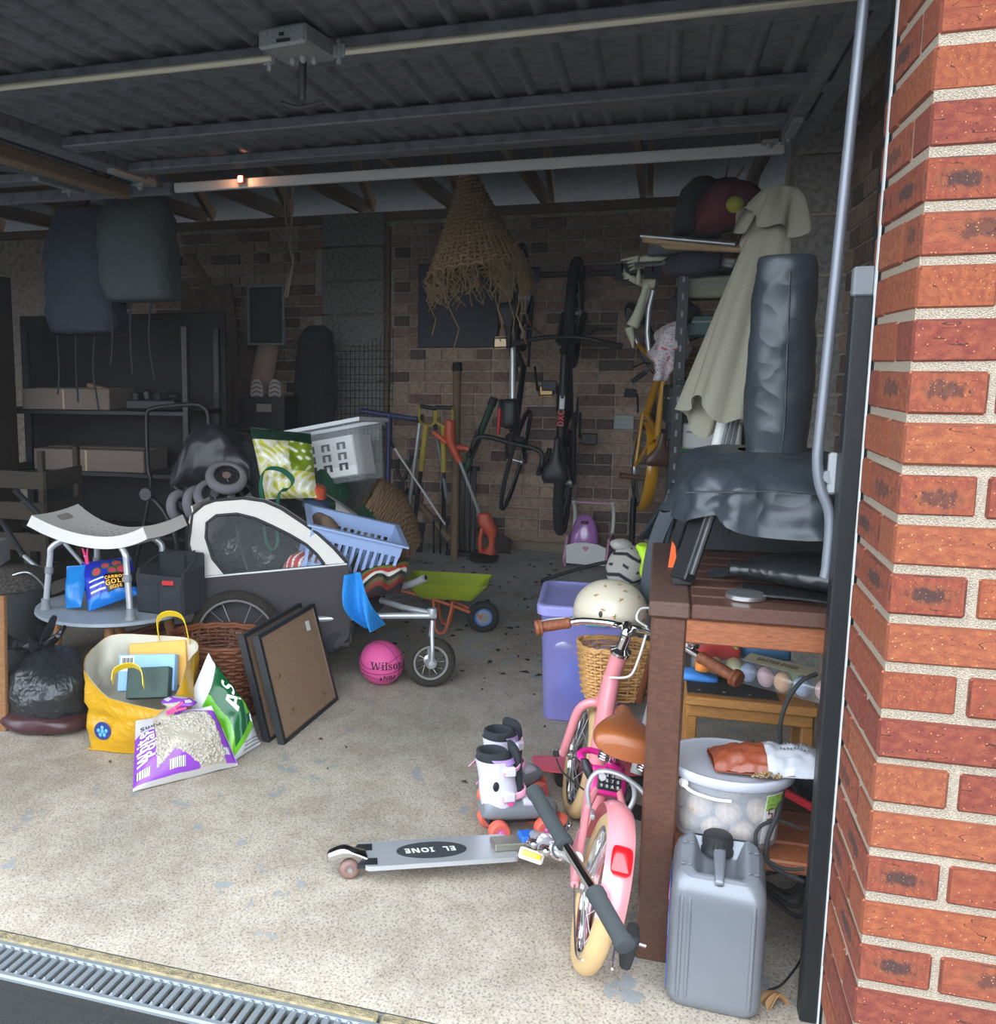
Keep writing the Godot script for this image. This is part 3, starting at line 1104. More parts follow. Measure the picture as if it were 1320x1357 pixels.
func build_bench():
	var dark := mat("stained_wood", C(104, 74, 62), 0.55, 0.0, {"tex": ntex(41, 0.02, [0.0, C(150, 140, 136), 0.4, C(235, 215, 205), 0.6, C(195, 170, 160), 1.0, C(255, 245, 235)], 4, FastNoiseLite.TYPE_SIMPLEX_SMOOTH, 256, 0.07), "scale": 2.6, "coat": 0.2})
	var warm := mat("warm_wood", C(172, 112, 72), 0.5, 0.0, {"tex": M.stained_wood.albedo_texture, "scale": 2.4, "coat": 0.25})
	var t := thing("workbench", "dark-stained slatted wooden bench behind the pink bicycle, with an orange-brown front rail", "table", Vector3(-0.302, 0, -0.43))
	for e in [[0.0, 0.0], [0.0, -0.62], [0.56, 0.0], [0.56, -0.62]]:
		var b := MB.new()
		b.box(Vector3(e[0], 0.372, e[1]), Vector3(0.067, 0.744, 0.067), 0.004)
		part(t, "leg", b, mat("leg_wood", C(98, 66, 48), 0.5, 0.0, {"tex": M.stained_wood.albedo_texture, "scale": Vector3(1.0, 0.35, 1.0) * 3.0, "coat": 0.25}))
	for z in [0.016, -0.60]:
		var b := MB.new()
		b.box(Vector3(0.28, 0.718, z), Vector3(0.50, 0.05, 0.025), 0.003)
		part(t, "front_rail" if z > 0 else "back_rail", b, warm)
	for x in [0.0, 0.56]:
		var b := MB.new()
		b.box(Vector3(x, 0.760, -0.31), Vector3(0.078, 0.032, 0.70), 0.004)
		part(t, "end_board", b, mat("grey_board", C(104, 84, 74), 0.6, 0.0, {"tex": M.stained_wood.albedo_texture, "scale": 2.6}))
	for k in 8:
		var b := MB.new()
		b.box(Vector3(0.28, 0.760, -0.0 - 0.088 * k), Vector3(0.478, 0.030, 0.080), 0.004)
		part(t, "top_slat", b, dark)
	for k in 7:
		var b := MB.new()
		b.box(Vector3(0.28, 0.245, -0.02 - 0.09 * k), Vector3(0.56, 0.026, 0.078), 0.004)
		part(t, "shelf_slat", b, warm if k < 3 else dark)
	bench_top()
	bench_under()
	jerrycan()

func bench_top():
	var nylon := mat("black_nylon", C(50, 55, 61), 0.40, 0.0, {"bump": M.t_crease, "depth": 0.35, "scale": 2.2, "world": true, "two": true})
	var nz := noise(51, 0.09, FastNoiseLite.TYPE_SIMPLEX_SMOOTH, 3)
	var t := thing("covered_oven", "oven with tall chimney shrouded in a crumpled black cover, on the bench", "outdoor oven", Vector3(-0.10, 0.836, -0.80))
	var b := MB.new()      # skirt: from the collar out over the shoulders and down to a wavy hem
	var rows := []
	for j in 22:
		var v := j / 21.0
		var row := PackedVector3Array()
		for i in 72:
			var a := TAU * i / 72
			var ca := cos(a)
			var sa := sin(a)
			var ex := signf(ca) * pow(absf(ca), 0.62)
			var ez := signf(sa) * pow(absf(sa), 0.62)
			var s := minf(v / 0.42, 1.0)
			var rx := lerpf(0.066, 0.192, pow(s, 0.9)) + 0.03 * maxf(v - 0.42, 0.0)
			var rz := lerpf(0.066, 0.26, pow(s, 0.9)) + 0.03 * maxf(v - 0.42, 0.0)
			var y := 0.215 - 0.05 * pow(s, 2.6) - 0.093 * maxf(v - 0.36, 0.0) / 0.64
			var fold := (sin(a * 9.0 + 2.0 * sin(a * 2.0)) * 0.7 + sin(a * 14.0 + 1.0) * 0.8) * 0.020 * maxf(v - 0.3, 0.0) / 0.7
			var p := Vector3(ex * (rx + fold), y, ez * (rz + fold))
			var q := nz.get_noise_3d(p.x * 90, p.y * 90, p.z * 90)
			p += Vector3(ex, 0.5, ez) * q * 0.024 * minf(v * 4.0, 1.0)
			p.y += (sin(a * 7.0) * 0.010 + sin(a * 3.0 + 1.0) * 0.012) * maxf(v - 0.6, 0.0) / 0.4
			row.append(p)
		rows.append(row)
	b.patch(rows, true, false, Transform3D.IDENTITY, Vector3.UP)
	part(t, "cover_skirt", b, nylon)
	b = MB.new()
	b.loft([[Vector3(0.012, 0.179, 0), 0.080, 0.080, 0.85], [Vector3(0.014, 0.209, 0), 0.064, 0.064, 0.9], [Vector3(0.012, 0.279, 0), 0.069, 0.068, 0.9], [Vector3(0.012, 0.399, 0), 0.068, 0.066, 0.9], [Vector3(0.010, 0.519, 0), 0.065, 0.066, 0.9], [Vector3(0.010, 0.609, 0), 0.062, 0.062, 0.9], [Vector3(0.010, 0.641, 0), 0.054, 0.054, 1.0], [Vector3(0.010, 0.634, 0), 0.030, 0.03, 1.0]], Vector3.RIGHT, Vector3.BACK, 40, 8, nz, 0.008)
	part(t, "cover_chimney", b, nylon)
	b = MB.new()
	b.tube([Vector3(0.017, 0.21, 0.066), Vector3(0.02, 0.28, 0.07), Vector3(0.016, 0.42, 0.068), Vector3(0.012, 0.60, 0.063)], 0.0045, 6, true, false, 0.5)
	part(t, "seam", b, nylon)
	b = MB.new()
	b.tube([Vector3(-0.18, 0.145, 0.27), Vector3(0.0, 0.155, 0.285), Vector3(0.12, 0.15, 0.285)], 0.004, 6, true, false, 0.5)
	part(t, "seam", b, nylon)
	for e in [[-0.16, 0.20, 1.0], [0.16, 0.20, 1.0], [-0.16, -0.18, -1.0], [0.16, -0.18, -1.0]]:
		b = MB.new()
		var f := Vector3(e[0] + 0.018 * signf(e[0]), -0.050, e[1] + 0.03 * e[2])
		var h := Vector3(e[0] * 0.75, 0.16, e[1] * 0.9)
		b.bar(f, h, 0.046, 0.030, 0.003)
		var lg := part(t, "leg", b, M.black_metal)
		b = MB.new()
		b.bar(f.lerp(h, 0.06) + Vector3(0.014 * signf(e[0]) * -1.0, 0.004, 0.016 * e[2]), h + Vector3(0.014 * signf(e[0]) * -1.0, 0.004, 0.016 * e[2]), 0.014, 0.006)
		part(lg, "steel_face", b, M.steel)
		b = MB.new()
		b.box(f + Vector3(0, -0.002, 0), Vector3(0.04, 0.014, 0.03), 0.004, eul(0, 10, 0))
		part(lg, "foot_pad", b, M.rubber)
	b = MB.new()
	b.box(Vector3(0.0, 0.14, -0.02), Vector3(0.28, 0.07, 0.34), 0.02)
	part(t, "oven_body", b, mat("blue_grey", C(64, 84, 112), 0.45, 0.3))
	b = MB.new()
	b.box(Vector3(0, 0.055, 0), Vector3(0.40, 0.11, 0.09), 0.006); b.box(Vector3(0.02, 0.09, 0.046), Vector3(0.09, 0.018, 0.012), 0.004); b.box(Vector3(-0.12, 0.06, 0.047), Vector3(0.02, 0.03, 0.006), 0.002)
	solo("drill_case", b, M.black_plastic, "flat black tool case at the back of the bench under the covered oven", "tool case", Vector3(-0.05, 0.776, -1.04))
	b = MB.new()
	b.prism(PackedVector2Array([Vector2(-0.012, 0.0), Vector2(0.008, 0.0), Vector2(0.002, 0.05), Vector2(-0.006, 0.062)]), 0.01)
	solo("orange_pointer", b, mat("orange_plastic", C(238, 98, 40), 0.45), "small pointed orange plastic piece upright on the bench beside the oven leg", "plastic piece", Vector3(-0.292, 0.776, -0.76))
	# soft black case with its roll and flap, and a steel disc
	var pvc := mat("black_pvc", C(30, 32, 33), 0.28, 0.0, {"bump": M.t_crease, "depth": 0.25, "scale": 4.0})
	var c := thing("black_case", "glossy black vinyl case lying folded on the bench top, rolled at one end", "case", Vector3(-0.18, 0.776, -0.60))
	b = MB.new()
	b.loft([[Vector3(-0.005, 0.036, 0.005), 0.017, 0.022, 1.0], [Vector3(0.03, 0.036, 0.0), 0.019, 0.03, 1.0], [Vector3(0.036, 0.036, 0.0), 0.021, 0.033, 1.0], [Vector3(0.08, 0.040, -0.005), 0.026, 0.075, 0.9], [Vector3(0.15, 0.042, 0.0), 0.030, 0.125, 0.8], [Vector3(0.24, 0.040, 0.01), 0.028, 0.155, 0.8], [Vector3(0.31, 0.036, 0.01), 0.012, 0.155, 0.7]], Vector3.UP, Vector3.BACK, 28, 5, nz, 0.003)
	part(c, "body", b, pvc)
	b = MB.new()
	b.sheet(func(u: float, v: float): return Vector3(0.02 + u * 0.28, 0.010 + 0.006 * sin(u * 5.0) * v, 0.02 + (0.10 + 0.09 * u) * v + 0.01 * sin(u * 7.0)), 14, 6, 0.004)
	part(c, "flap", b, pvc)
	b = MB.new()
	b.tube([Vector3(0.037, 0.036, 0.034), Vector3(0.037, 0.058, 0.01), Vector3(0.037, 0.056, -0.015), Vector3(0.037, 0.036, -0.034)], 0.003, 6)
	part(c, "strap", b, M.black_metal)
	b = MB.new()
	b.lathe([Vector2(0.0, 0.0), Vector2(0.036, 0.0), Vector2(0.038, 0.002), Vector2(0.038, 0.010), Vector2(0.034, 0.013), Vector2(0.0, 0.013)], 28)
	solo("steel_disc", b, M.steel, "round brushed steel disc lying under the edge of the black vinyl case", "disc", Vector3(-0.158, 0.776, -0.475))
	b = MB.new()
	b.sheet(func(u: float, v: float): return Vector3(-0.06 + u * 0.12, 0.004 + 0.012 * u + 0.004 * sin(9.0 * u + 3.0 * v), -0.02 + v * 0.06 - 0.03 * u), 10, 5, 0.003)
	solo("black_cloth_strap", b, M.dark_cloth, "crumpled black cloth strap on the bench behind the vinyl case", "strap", Vector3(-0.16, 0.778, -0.70))

func bench_under():
	var nz := noise(52, 0.1)
	# low pine stool with a bitumen mat
	var pine := mat("pine", C(206, 160, 96), 0.6, 0.0, {"tex": M.t_grain, "scale": 2.2})
	var s := thing("pine_stool", "low unpainted pine stool with a black mat on its top, on the lower shelf", "stool", Vector3(-0.11, 0.259, -0.86))
	var b := MB.new()
	b.box(Vector3(0, 0.205, 0), Vector3(0.28, 0.022, 0.24), 0.003)
	part(s, "seat", b, pine)
	b = MB.new()
	b.box(Vector3(0.0, 0.178, 0.092), Vector3(0.27, 0.034, 0.018), 0.003)
	part(s, "front_rail", b, pine)
	b = MB.new()
	b.box(Vector3(0.0, 0.158, 0.03), Vector3(0.23, 0.03, 0.018), 0.003)
	part(s, "stretcher", b, pine)
	for x in [-0.125, 0.125]:
		for z in [-0.085, 0.080]:
			b = MB.new()
			b.box(Vector3(x, 0.098, z), Vector3(0.026, 0.196, 0.026), 0.003)
			part(s, "leg", b, pine)
	b = MB.new()
	b.sheet(func(u: float, v: float): return Vector3(-0.137 + u * (0.19 + 0.01 * v), 0.2185 + 0.001 * sin(u * 9.0), -0.098 + v * 0.19), 8, 6, 0.002)
	var mt := part(s, "mat", b, mat("bitumen", C(52, 56, 58), 0.8, 0.0, {"tex": M.t_grain, "scale": 1.0}))
	b = MB.new()
	b.lathe([Vector2(0.004, 0.0), Vector2(0.003, 0.0012), Vector2(0.0, 0.0018)], 8)
	for k in 3: part(mt, "stud", b, M.steel, "", at(Vector3(-0.11 + 0.055 * k, 0.2195, 0.075)))
	# tray of pastel eggs
	var cols := [C(228, 220, 160), C(226, 216, 158), C(166, 182, 216), C(214, 178, 186), C(236, 186, 142), C(172, 192, 222), C(220, 176, 176), C(188, 214, 170), C(226, 216, 158)]
	var egg := MB.new()
	egg.ball(Vector3.ZERO, Vector3(0.0195, 0.025, 0.0195), 16, 12, Basis.IDENTITY, func(d: Vector3): return 1.0 - 0.10 * d.y)
	var em := egg.mesh()
	var names := ["yellow egg at the left end of the clear tray", "second yellow egg in the clear tray, half behind the brown grip", "marbled blue egg between the yellow and pink eggs", "pink egg in the middle of the clear tray", "peach egg just right of the pink one in the tray", "marbled blue egg crossed by the black cable", "dusty pink egg at the right end of the tray by the post", "pale green egg peeping out behind the peach egg", "yellow egg in the back row under the card label"]
	var spots := [Vector2(-0.135, 0.02), Vector2(-0.092, 0.0), Vector2(-0.048, 0.012), Vector2(-0.004, 0.012), Vector2(0.040, 0.016), Vector2(0.086, 0.014), Vector2(0.13, 0.0), Vector2(0.045, -0.026), Vector2(-0.11, -0.028)]
	var base := Vector3(-0.06, 0.4775, -0.87)
	for k in 9:
		var o := MeshInstance3D.new()
		o.name = numbered("toy_egg")
		o.mesh = em
		o.material_override = mat("egg_%d" % k, cols[k], 0.5, 0.0, {"tex": ntex(60 + k, 0.02, [0.0, g(0.75), 0.5, g(1.0), 1.0, g(0.85)], 3, FastNoiseLite.TYPE_SIMPLEX_SMOOTH, 64), "scale": 12.0} if k in [2, 5] else {})
		add_child(o)
		o.position = base + Basis(Vector3.UP, -0.6) * Vector3(spots[k].x, 0.027, spots[k].y)
		o.rotation = Vector3(0.3 * (k % 3 - 1), 0, 0.2 * (k % 2))
		tag(o, "pastel toy egg: " + names[k], "egg", "pastel eggs in the clear tray")
	var tr := thing("egg_tray", "clear plastic egg tray with a folded kraft card label, on the pine stool", "tray", base, -0.6)
	b = MB.new()
	b.loft([[Vector3(-0.165, 0.027, 0), 0.020, 0.042, 0.6], [Vector3(-0.155, 0.027, 0), 0.0262, 0.05, 0.5], [Vector3(0.155, 0.027, 0), 0.0262, 0.05, 0.5], [Vector3(0.162, 0.027, 0), 0.020, 0.042, 0.6]], Vector3.UP, Vector3.BACK, 28, 3)
	part(tr, "clear_shell", b, mat("clear_plastic", Color(0.95, 0.97, 0.98), 0.08, 0.0, {"alpha": 0.10}))
	b = MB.new()
	b.box(Vector3(0.02, 0.058, -0.005), Vector3(0.17, 0.002, 0.04), 0.0005, eul(14, 0, 0))
	var card := part(tr, "card_label", b, mat("kraft", C(176, 164, 138), 0.8))
	b = MB.new()
	b.text("EASTER EGGS", 0.017, at(Vector3(0.015, 0.0605, -0.002), eul(-76, 0, 0)), 0.0006)
	part(card, "lettering", b, mat("ink_brown", C(90, 70, 54), 0.7))
	# tub of fat balls
	var tub := thing("fat_ball_tub", "translucent white lidded tub of fat balls with paper label, on the lower shelf", "tub", Vector3(-0.168, 0.2655, -0.50))
	b = MB.new()
	b.lathe([Vector2(0.094, 0.0), Vector2(0.100, 0.004), Vector2(0.115, 0.150), Vector2(0.113, 0.150), Vector2(0.098, 0.006), Vector2(0.0, 0.004)], 40, Transform3D.IDENTITY, 0.2)
	var milky := mat("milky_plastic", C(224, 228, 234), 0.3, 0.0, {"alpha": 0.22})
	var bd := part(tub, "body", b, milky)
	b = MB.new()
	b.lathe([Vector2(0.119, 0.136), Vector2(0.127, 0.141), Vector2(0.128, 0.154), Vector2(0.124, 0.159), Vector2(0.118, 0.159), Vector2(0.114, 0.152), Vector2(0.0, 0.154)], 44, Transform3D.IDENTITY, 0.3)
	part(tub, "lid", b, mat("lid_plastic", C(196, 198, 208), 0.35, 0.0, {"alpha": 0.80}))
	b = MB.new()
	b.tube(curve([Vector3(-0.09, 0.128, 0.09), Vector3(-0.07, 0.120, 0.105), Vector3(-0.03, 0.116, 0.117), Vector3(0.0, 0.118, 0.121)]), 0.0035, 8)
	b.lathe([Vector2(0.011, 0.0), Vector2(0.009, 0.006), Vector2(0.0, 0.007)], 12, at(Vector3(-0.088, 0.128, 0.078), toward(Vector3(-0.7, 0, 0.7))))
	part(tub, "handle", b, M.white_plastic)
	b = MB.new()
	b.sheet(func(u: float, v: float):
		var a := 0.62 + 0.40 * u
		var rr := 0.1165 - 0.015 * (1.0 - 0.87 * (1.0 - v) - 0.12)
		return Vector3(sin(a) * rr, 0.128 - 0.108 * v, cos(a) * rr), 6, 4, 0.0006)
	var lb := part(bd, "paper_label", b, mat("label_white", C(214, 214, 210), 0.6))
	b = MB.new()
	b.sheet(func(u: float, v: float):
		var a := 0.63 + 0.38 * u
		var rr := 0.1172 - 0.004 * v
		return Vector3(sin(a) * rr, 0.126 - 0.032 * v, cos(a) * rr), 6, 3, 0.0005)
	part(lb, "leaf_print", b, mat("leaf_green", C(150, 190, 80), 0.6, 0.0, {"tex": ntex(71, 0.05, [0.0, g(0.4), 0.5, g(1.0), 1.0, g(0.8)], 3, FastNoiseLite.TYPE_SIMPLEX_SMOOTH, 64), "scale": 14.0}))
	b = MB.new()
	var wrap := func(p: Vector3): return Vector3(sin(0.82 + p.x / 0.113), 0, cos(0.82 + p.x / 0.113)) * (0.1165 + p.z - 0.10 * (0.128 - p.y) * 1.0) + Vector3(0, p.y, 0)
	b.text("50", 0.034, at(Vector3(0, 0.085, 0.0010)), 0.0006, "Droid Sans", false, wrap)
	b.text("FAT BALLS", 0.0095, at(Vector3(0, 0.066, 0.0010)), 0.0006, "Droid Sans", false, wrap)
	part(lb, "lettering", b, mat("ink_plum", C(112, 40, 50), 0.6))
	var fb := MB.new()
	fb.ball(Vector3.ZERO, Vector3.ONE * 0.0255, 18, 14, Basis.IDENTITY, func(d: Vector3): return 1.0 + 0.03 * nz.get_noise_3d(d.x * 60, d.y * 60, d.z * 60))
	var fbm := fb.mesh()
	var fmat := mat("suet", C(220, 190, 160), 0.85, 0.0, {"tex": ntex(72, 0.12, [0.0, g(0.7), 1.0, g(1.0)], 3, FastNoiseLite.TYPE_SIMPLEX_SMOOTH, 128), "scale": 6.0, "bump": M.t_fine, "depth": 0.3})
	var where := ["front of the lowest layer, left of centre", "front of the lowest layer, right of centre", "lowest layer by the left side", "lowest layer by the paper label", "resting on the front pair, left", "resting on the front pair, right", "second layer near the left side", "second layer near the label", "back of the lowest layer", "back of the second layer"]
	var fp := [Vector3(-0.026, 0.031, 0.066), Vector3(0.028, 0.031, 0.066), Vector3(-0.07, 0.031, 0.028), Vector3(0.068, 0.031, 0.026), Vector3(-0.056, 0.076, 0.060), Vector3(0.0, 0.074, 0.072), Vector3(-0.082, 0.074, 0.012), Vector3(0.058, 0.078, 0.058), Vector3(0.0, 0.031, -0.03), Vector3(0.01, 0.08, -0.02)]
	for k in fp.size():
		var o := MeshInstance3D.new()
		o.name = numbered("fat_ball")
		o.mesh = fbm
		o.material_override = fmat
		add_child(o)
		o.position = Vector3(-0.168, 0.2655, -0.50) + fp[k]
		tag(o, "pale suet fat ball in the translucent tub, " + where[k], "fat ball", "fat balls in the tub")
	# bird food bag on the lid
	var bagp := thing("seed_bag", "crinkled seed bag, half russet and half white with fine print, on the tub lid", "bag", Vector3(-0.10, 0.426, -0.47))
	var shape := func(u: float, v: float, k: float):
		var x := -0.105 + 0.215 * u
		var w := 0.052 + 0.022 * u
		var z := -w + 2.0 * w * v
		var dome := pow(maxf(sin(PI * clampf(v, 0.0, 1.0)), 0.0), 0.6) * pow(maxf(sin(PI * clampf(u * 0.96 + 0.02, 0.0, 1.0)), 0.0), 0.35)
		return Vector3(x + 0.012 * (v - 0.5), 0.003 + k * dome * 0.042 + nz.get_noise_2d(u * 70, v * 50) * 0.007 * k + 0.012 * u * u, z - 0.02 * u)
	for e in [[0.0, 0.46, "russet_end", C(136, 66, 42)], [0.46, 1.0, "white_end", C(178, 178, 184)]]:
		b = MB.new()
		b.sheet(func(u: float, v: float): return shape.call(lerpf(e[0], e[1], u), v, 1.0), 22, 22, 0.002)
		b.sheet(func(u: float, v: float): return shape.call(lerpf(e[0], e[1], u), v, 0.05), 10, 6, 0.002)
		part(bagp, e[2], b, mat(e[2], e[3], 0.32, 0.0, {"two": true}))
	b = MB.new()
	for j in 9:
		for i in 2:
			b.box(shape.call(0.60 + 0.03 * j, 0.42 + 0.18 * i, 1.0) + Vector3(0, 0.002, 0), Vector3(0.0022, 0.001, 0.012 - 0.003 * i))
	part(bagp, "fine_print", b, mat("ink_grey", C(90, 90, 100), 0.6))
	b = MB.new()
	b.text("mix", 0.02, at(Vector3(-0.05, 0.0, 0.0)), 0.0008, "Droid Sans", true, func(p: Vector3): return shape.call(0.22 + p.x * 3.0 + 0.15, 0.26 - p.y * 5.0, 1.0) + Vector3(0, 0.002 + p.z, 0))
	part(bagp, "lettering", b, M.label_white)
	b = MB.new()
	for k in 30: b.ball(Vector3(-0.03 + 0.05 * rng.randf(), 0.004 + 0.012 * rng.randf(), 0.056 + 0.012 * rng.randf()), Vector3(0.005, 0.0022, 0.0022), 6, 4, eul(0, rng.randf() * 180, 0))
	var sd := part(bagp, "seeds", b, mat("seed", C(150, 128, 90), 0.8))
	sd.set_meta("kind", "stuff")
	# a dustpan and brush, a wrench-like red tool, cables
	var dp := thing("dustpan", "black dustpan with a red rubber lip on the lower shelf, behind the tub", "dustpan", Vector3(-0.02, 0.262, -0.62))
	b = MB.new()
	b.sheet(func(u: float, v: float): return Vector3(-0.09 + 0.18 * u, 0.11 - 0.09 * u + 0.012 * v, -0.05 + 0.12 * v), 8, 6, 0.004)
	b.sheet(func(u: float, v: float): return Vector3(-0.09 + 0.18 * u, 0.11 - 0.09 * u + 0.04 * v, -0.05), 8, 3, 0.004)
	part(dp, "pan", b, mat("pan_black", C(58, 64, 66), 0.5))
	b = MB.new()
	b.bar(Vector3(-0.095, 0.118, 0.075), Vector3(0.095, 0.026, 0.075), 0.012, 0.016, 0.002)
	part(dp, "red_lip", b, mat("red_rubber", C(206, 36, 52), 0.45))
	b = MB.new()
	for k in 10: b.bar(Vector3(-0.08 + 0.018 * k, 0.108 - 0.009 * k, -0.03), Vector3(-0.08 + 0.018 * k, 0.118 - 0.009 * k, 0.06), 0.004, 0.004)
	part(dp, "rib", b, M.pan_black)
	b = MB.new()
	for e in [[-0.15, 0.30], [-0.095, -0.30]]:
		b.loft([[Vector3(e[0] + 0.004 * signf(e[1]), 0.0, 0), 0.016, 0.012, 1.0], [Vector3(e[0], 0.045, 0), 0.014, 0.012, 1.0], [Vector3(e[0] + e[1] * 0.05, 0.085, 0), 0.009, 0.009, 1.0]], Vector3.RIGHT, Vector3.BACK, 12, 4)
	b.bar(Vector3(-0.155, 0.08, 0), Vector3(-0.09, 0.08, 0), 0.012, 0.02, 0.003)
	var rt := thing("red_clamp", "red and black tool standing under the pine stool, seen behind the tub lid", "tool", Vector3(-0.02, 0.30, -0.64))
	part(rt, "red_grip", b, mat("red_plastic", C(196, 40, 44), 0.4))
	b = MB.new()
	b.box(Vector3(-0.122, 0.03, -0.004), Vector3(0.04, 0.075, 0.02), 0.004)
	for k in 4: b.box(Vector3(-0.122, 0.002 + 0.02 * k, 0.008), Vector3(0.036, 0.006, 0.006), 0.001)
	part(rt, "dark_middle", b, M.grey_plastic)
	# bits of coloured cloth and toys above the stool
	var toys := [["red_toy_cloth", C(206, 66, 62), Vector3(-0.177,0.541,-0.95), 0.055, 0.035, "crumpled red cloth toy behind the brown bicycle grip"], ["blue_toy_box", C(70, 120, 160), Vector3(-0.066,0.535,-0.98), 0.06, 0.03, "blue cloth toy below the orange-brown rail"], ["blue_toy_rail", C(60, 130, 205), Vector3(-0.22,0.484,-0.88), 0.045, 0.012, "flat blue plastic toy on the black mat of the stool"], ["orange_toy_block", C(232, 140, 60), Vector3(-0.21,0.518,-0.87), 0.018, 0.02, "orange toy block beside the handlebar on the stool"], ["lime_toy", C(150, 190, 70), Vector3(-0.134,0.542,-0.96), 0.012, 0.016, "lime green knob of a toy next to the red cloth toy"], ["purple_toy", C(96, 84, 150), Vector3(-0.273,0.439,-0.95), 0.012, 0.05, "purple patterned cloth hanging behind the bench leg"], ["light_blue_toy", C(88, 160, 214), Vector3(-0.279,0.518,-0.95), 0.012, 0.03, "light blue plastic toy peeping from behind the bench leg"]]
	for e in toys:
		b = MB.new()
		b.loft([[Vector3(-e[3], 0, 0), e[4] * 0.6, 0.02, 0.7], [Vector3(-e[3] * 0.5, 0.004, 0), e[4], 0.03, 0.7], [Vector3(e[3] * 0.4, 0, 0), e[4] * 0.9, 0.03, 0.7], [Vector3(e[3], -0.004, 0), e[4] * 0.5, 0.02, 0.7]], Vector3.UP, Vector3.BACK, 18, 4, nz, 0.012)
		solo(e[0], b, mat(e[0], e[1], 0.6), e[5], "toy", e[2])
	b = MB.new()
	b.tube(curve([Vector3(-0.021,0.637,-0.46), Vector3(-0.049,0.622,-0.45), Vector3(-0.072,0.577,-0.45), Vector3(-0.08,0.518,-0.46), Vector3(-0.065,0.44,-0.52), Vector3(-0.06,0.4,-0.5), Vector3(-0.077,0.359,-0.42), Vector3(-0.095,0.309,-0.4), Vector3(-0.096,0.269,-0.39), Vector3(-0.077,0.254,-0.38), Vector3(-0.029,0.237,-0.38)]), 0.0045, 8)
	solo("black_cable", b, M.rubber, "thick black cable arching from the door post down past the tub", "cable")
	b = MB.new()
	b.tube(curve([Vector3(-0.029,0.321,-0.43), Vector3(-0.078,0.339,-0.42), Vector3(-0.11,0.33,-0.4), Vector3(-0.119,0.31,-0.39), Vector3(-0.108,0.279,-0.385), Vector3(-0.071,0.259,-0.38), Vector3(-0.029,0.263,-0.38)]), 0.0035, 8)
	solo("looped_flex", b, M.rubber, "thinner black flex making a loop in front of the lower shelf", "cable")
	b = MB.new()
	for k in 5: b.tube(curve([Vector3(-0.081,0.119,-0.6) + Vector3(0, 0, 0.012 * k), Vector3(-0.034,0.108,-0.58) + Vector3(0.006 * k, 0.012 * sin(k), 0.02 * k), Vector3(-0.007,0.153,-0.55) + Vector3(0, 0.01 * k, 0), Vector3(-0.02,0.156,-0.6), Vector3(-0.073,0.122,-0.62)]), 0.005, 6)
	solo("coiled_hose", b, M.rubber, "untidy coil of dark hose on the floor under the lower shelf", "hose")
	b = MB.new()
	b.sheet(func(u: float, v: float): return Vector3(-0.03 + 0.06 * u, 0.004 + 0.016 * sin(u * 4.0) * (0.4 + v) + 0.006 * sin(v * 14.0), -0.022 + 0.045 * v * (1.0 - 0.4 * u)), 10, 8, 0.0015)
	solo("dry_leaf", b, mat("tan_leaf", C(168, 128, 84), 0.85, 0.0, {"two": true}), "curled tan leaf on the floor between the jerrycan and the door post", "leaf", Vector3(-0.067,0,-0.329), 0.5)
	b = MB.new()
	b.tube(curve([Vector3(-0.08,0.004,-0.363), Vector3(-0.054,0.004,-0.39), Vector3(-0.023,0.004,-0.454), Vector3(-0.004,0.004,-0.503)]), 0.0022, 6)
	solo("floor_wire", b, M.rubber, "thin black wire on the floor beside the silver jerrycan", "wire")

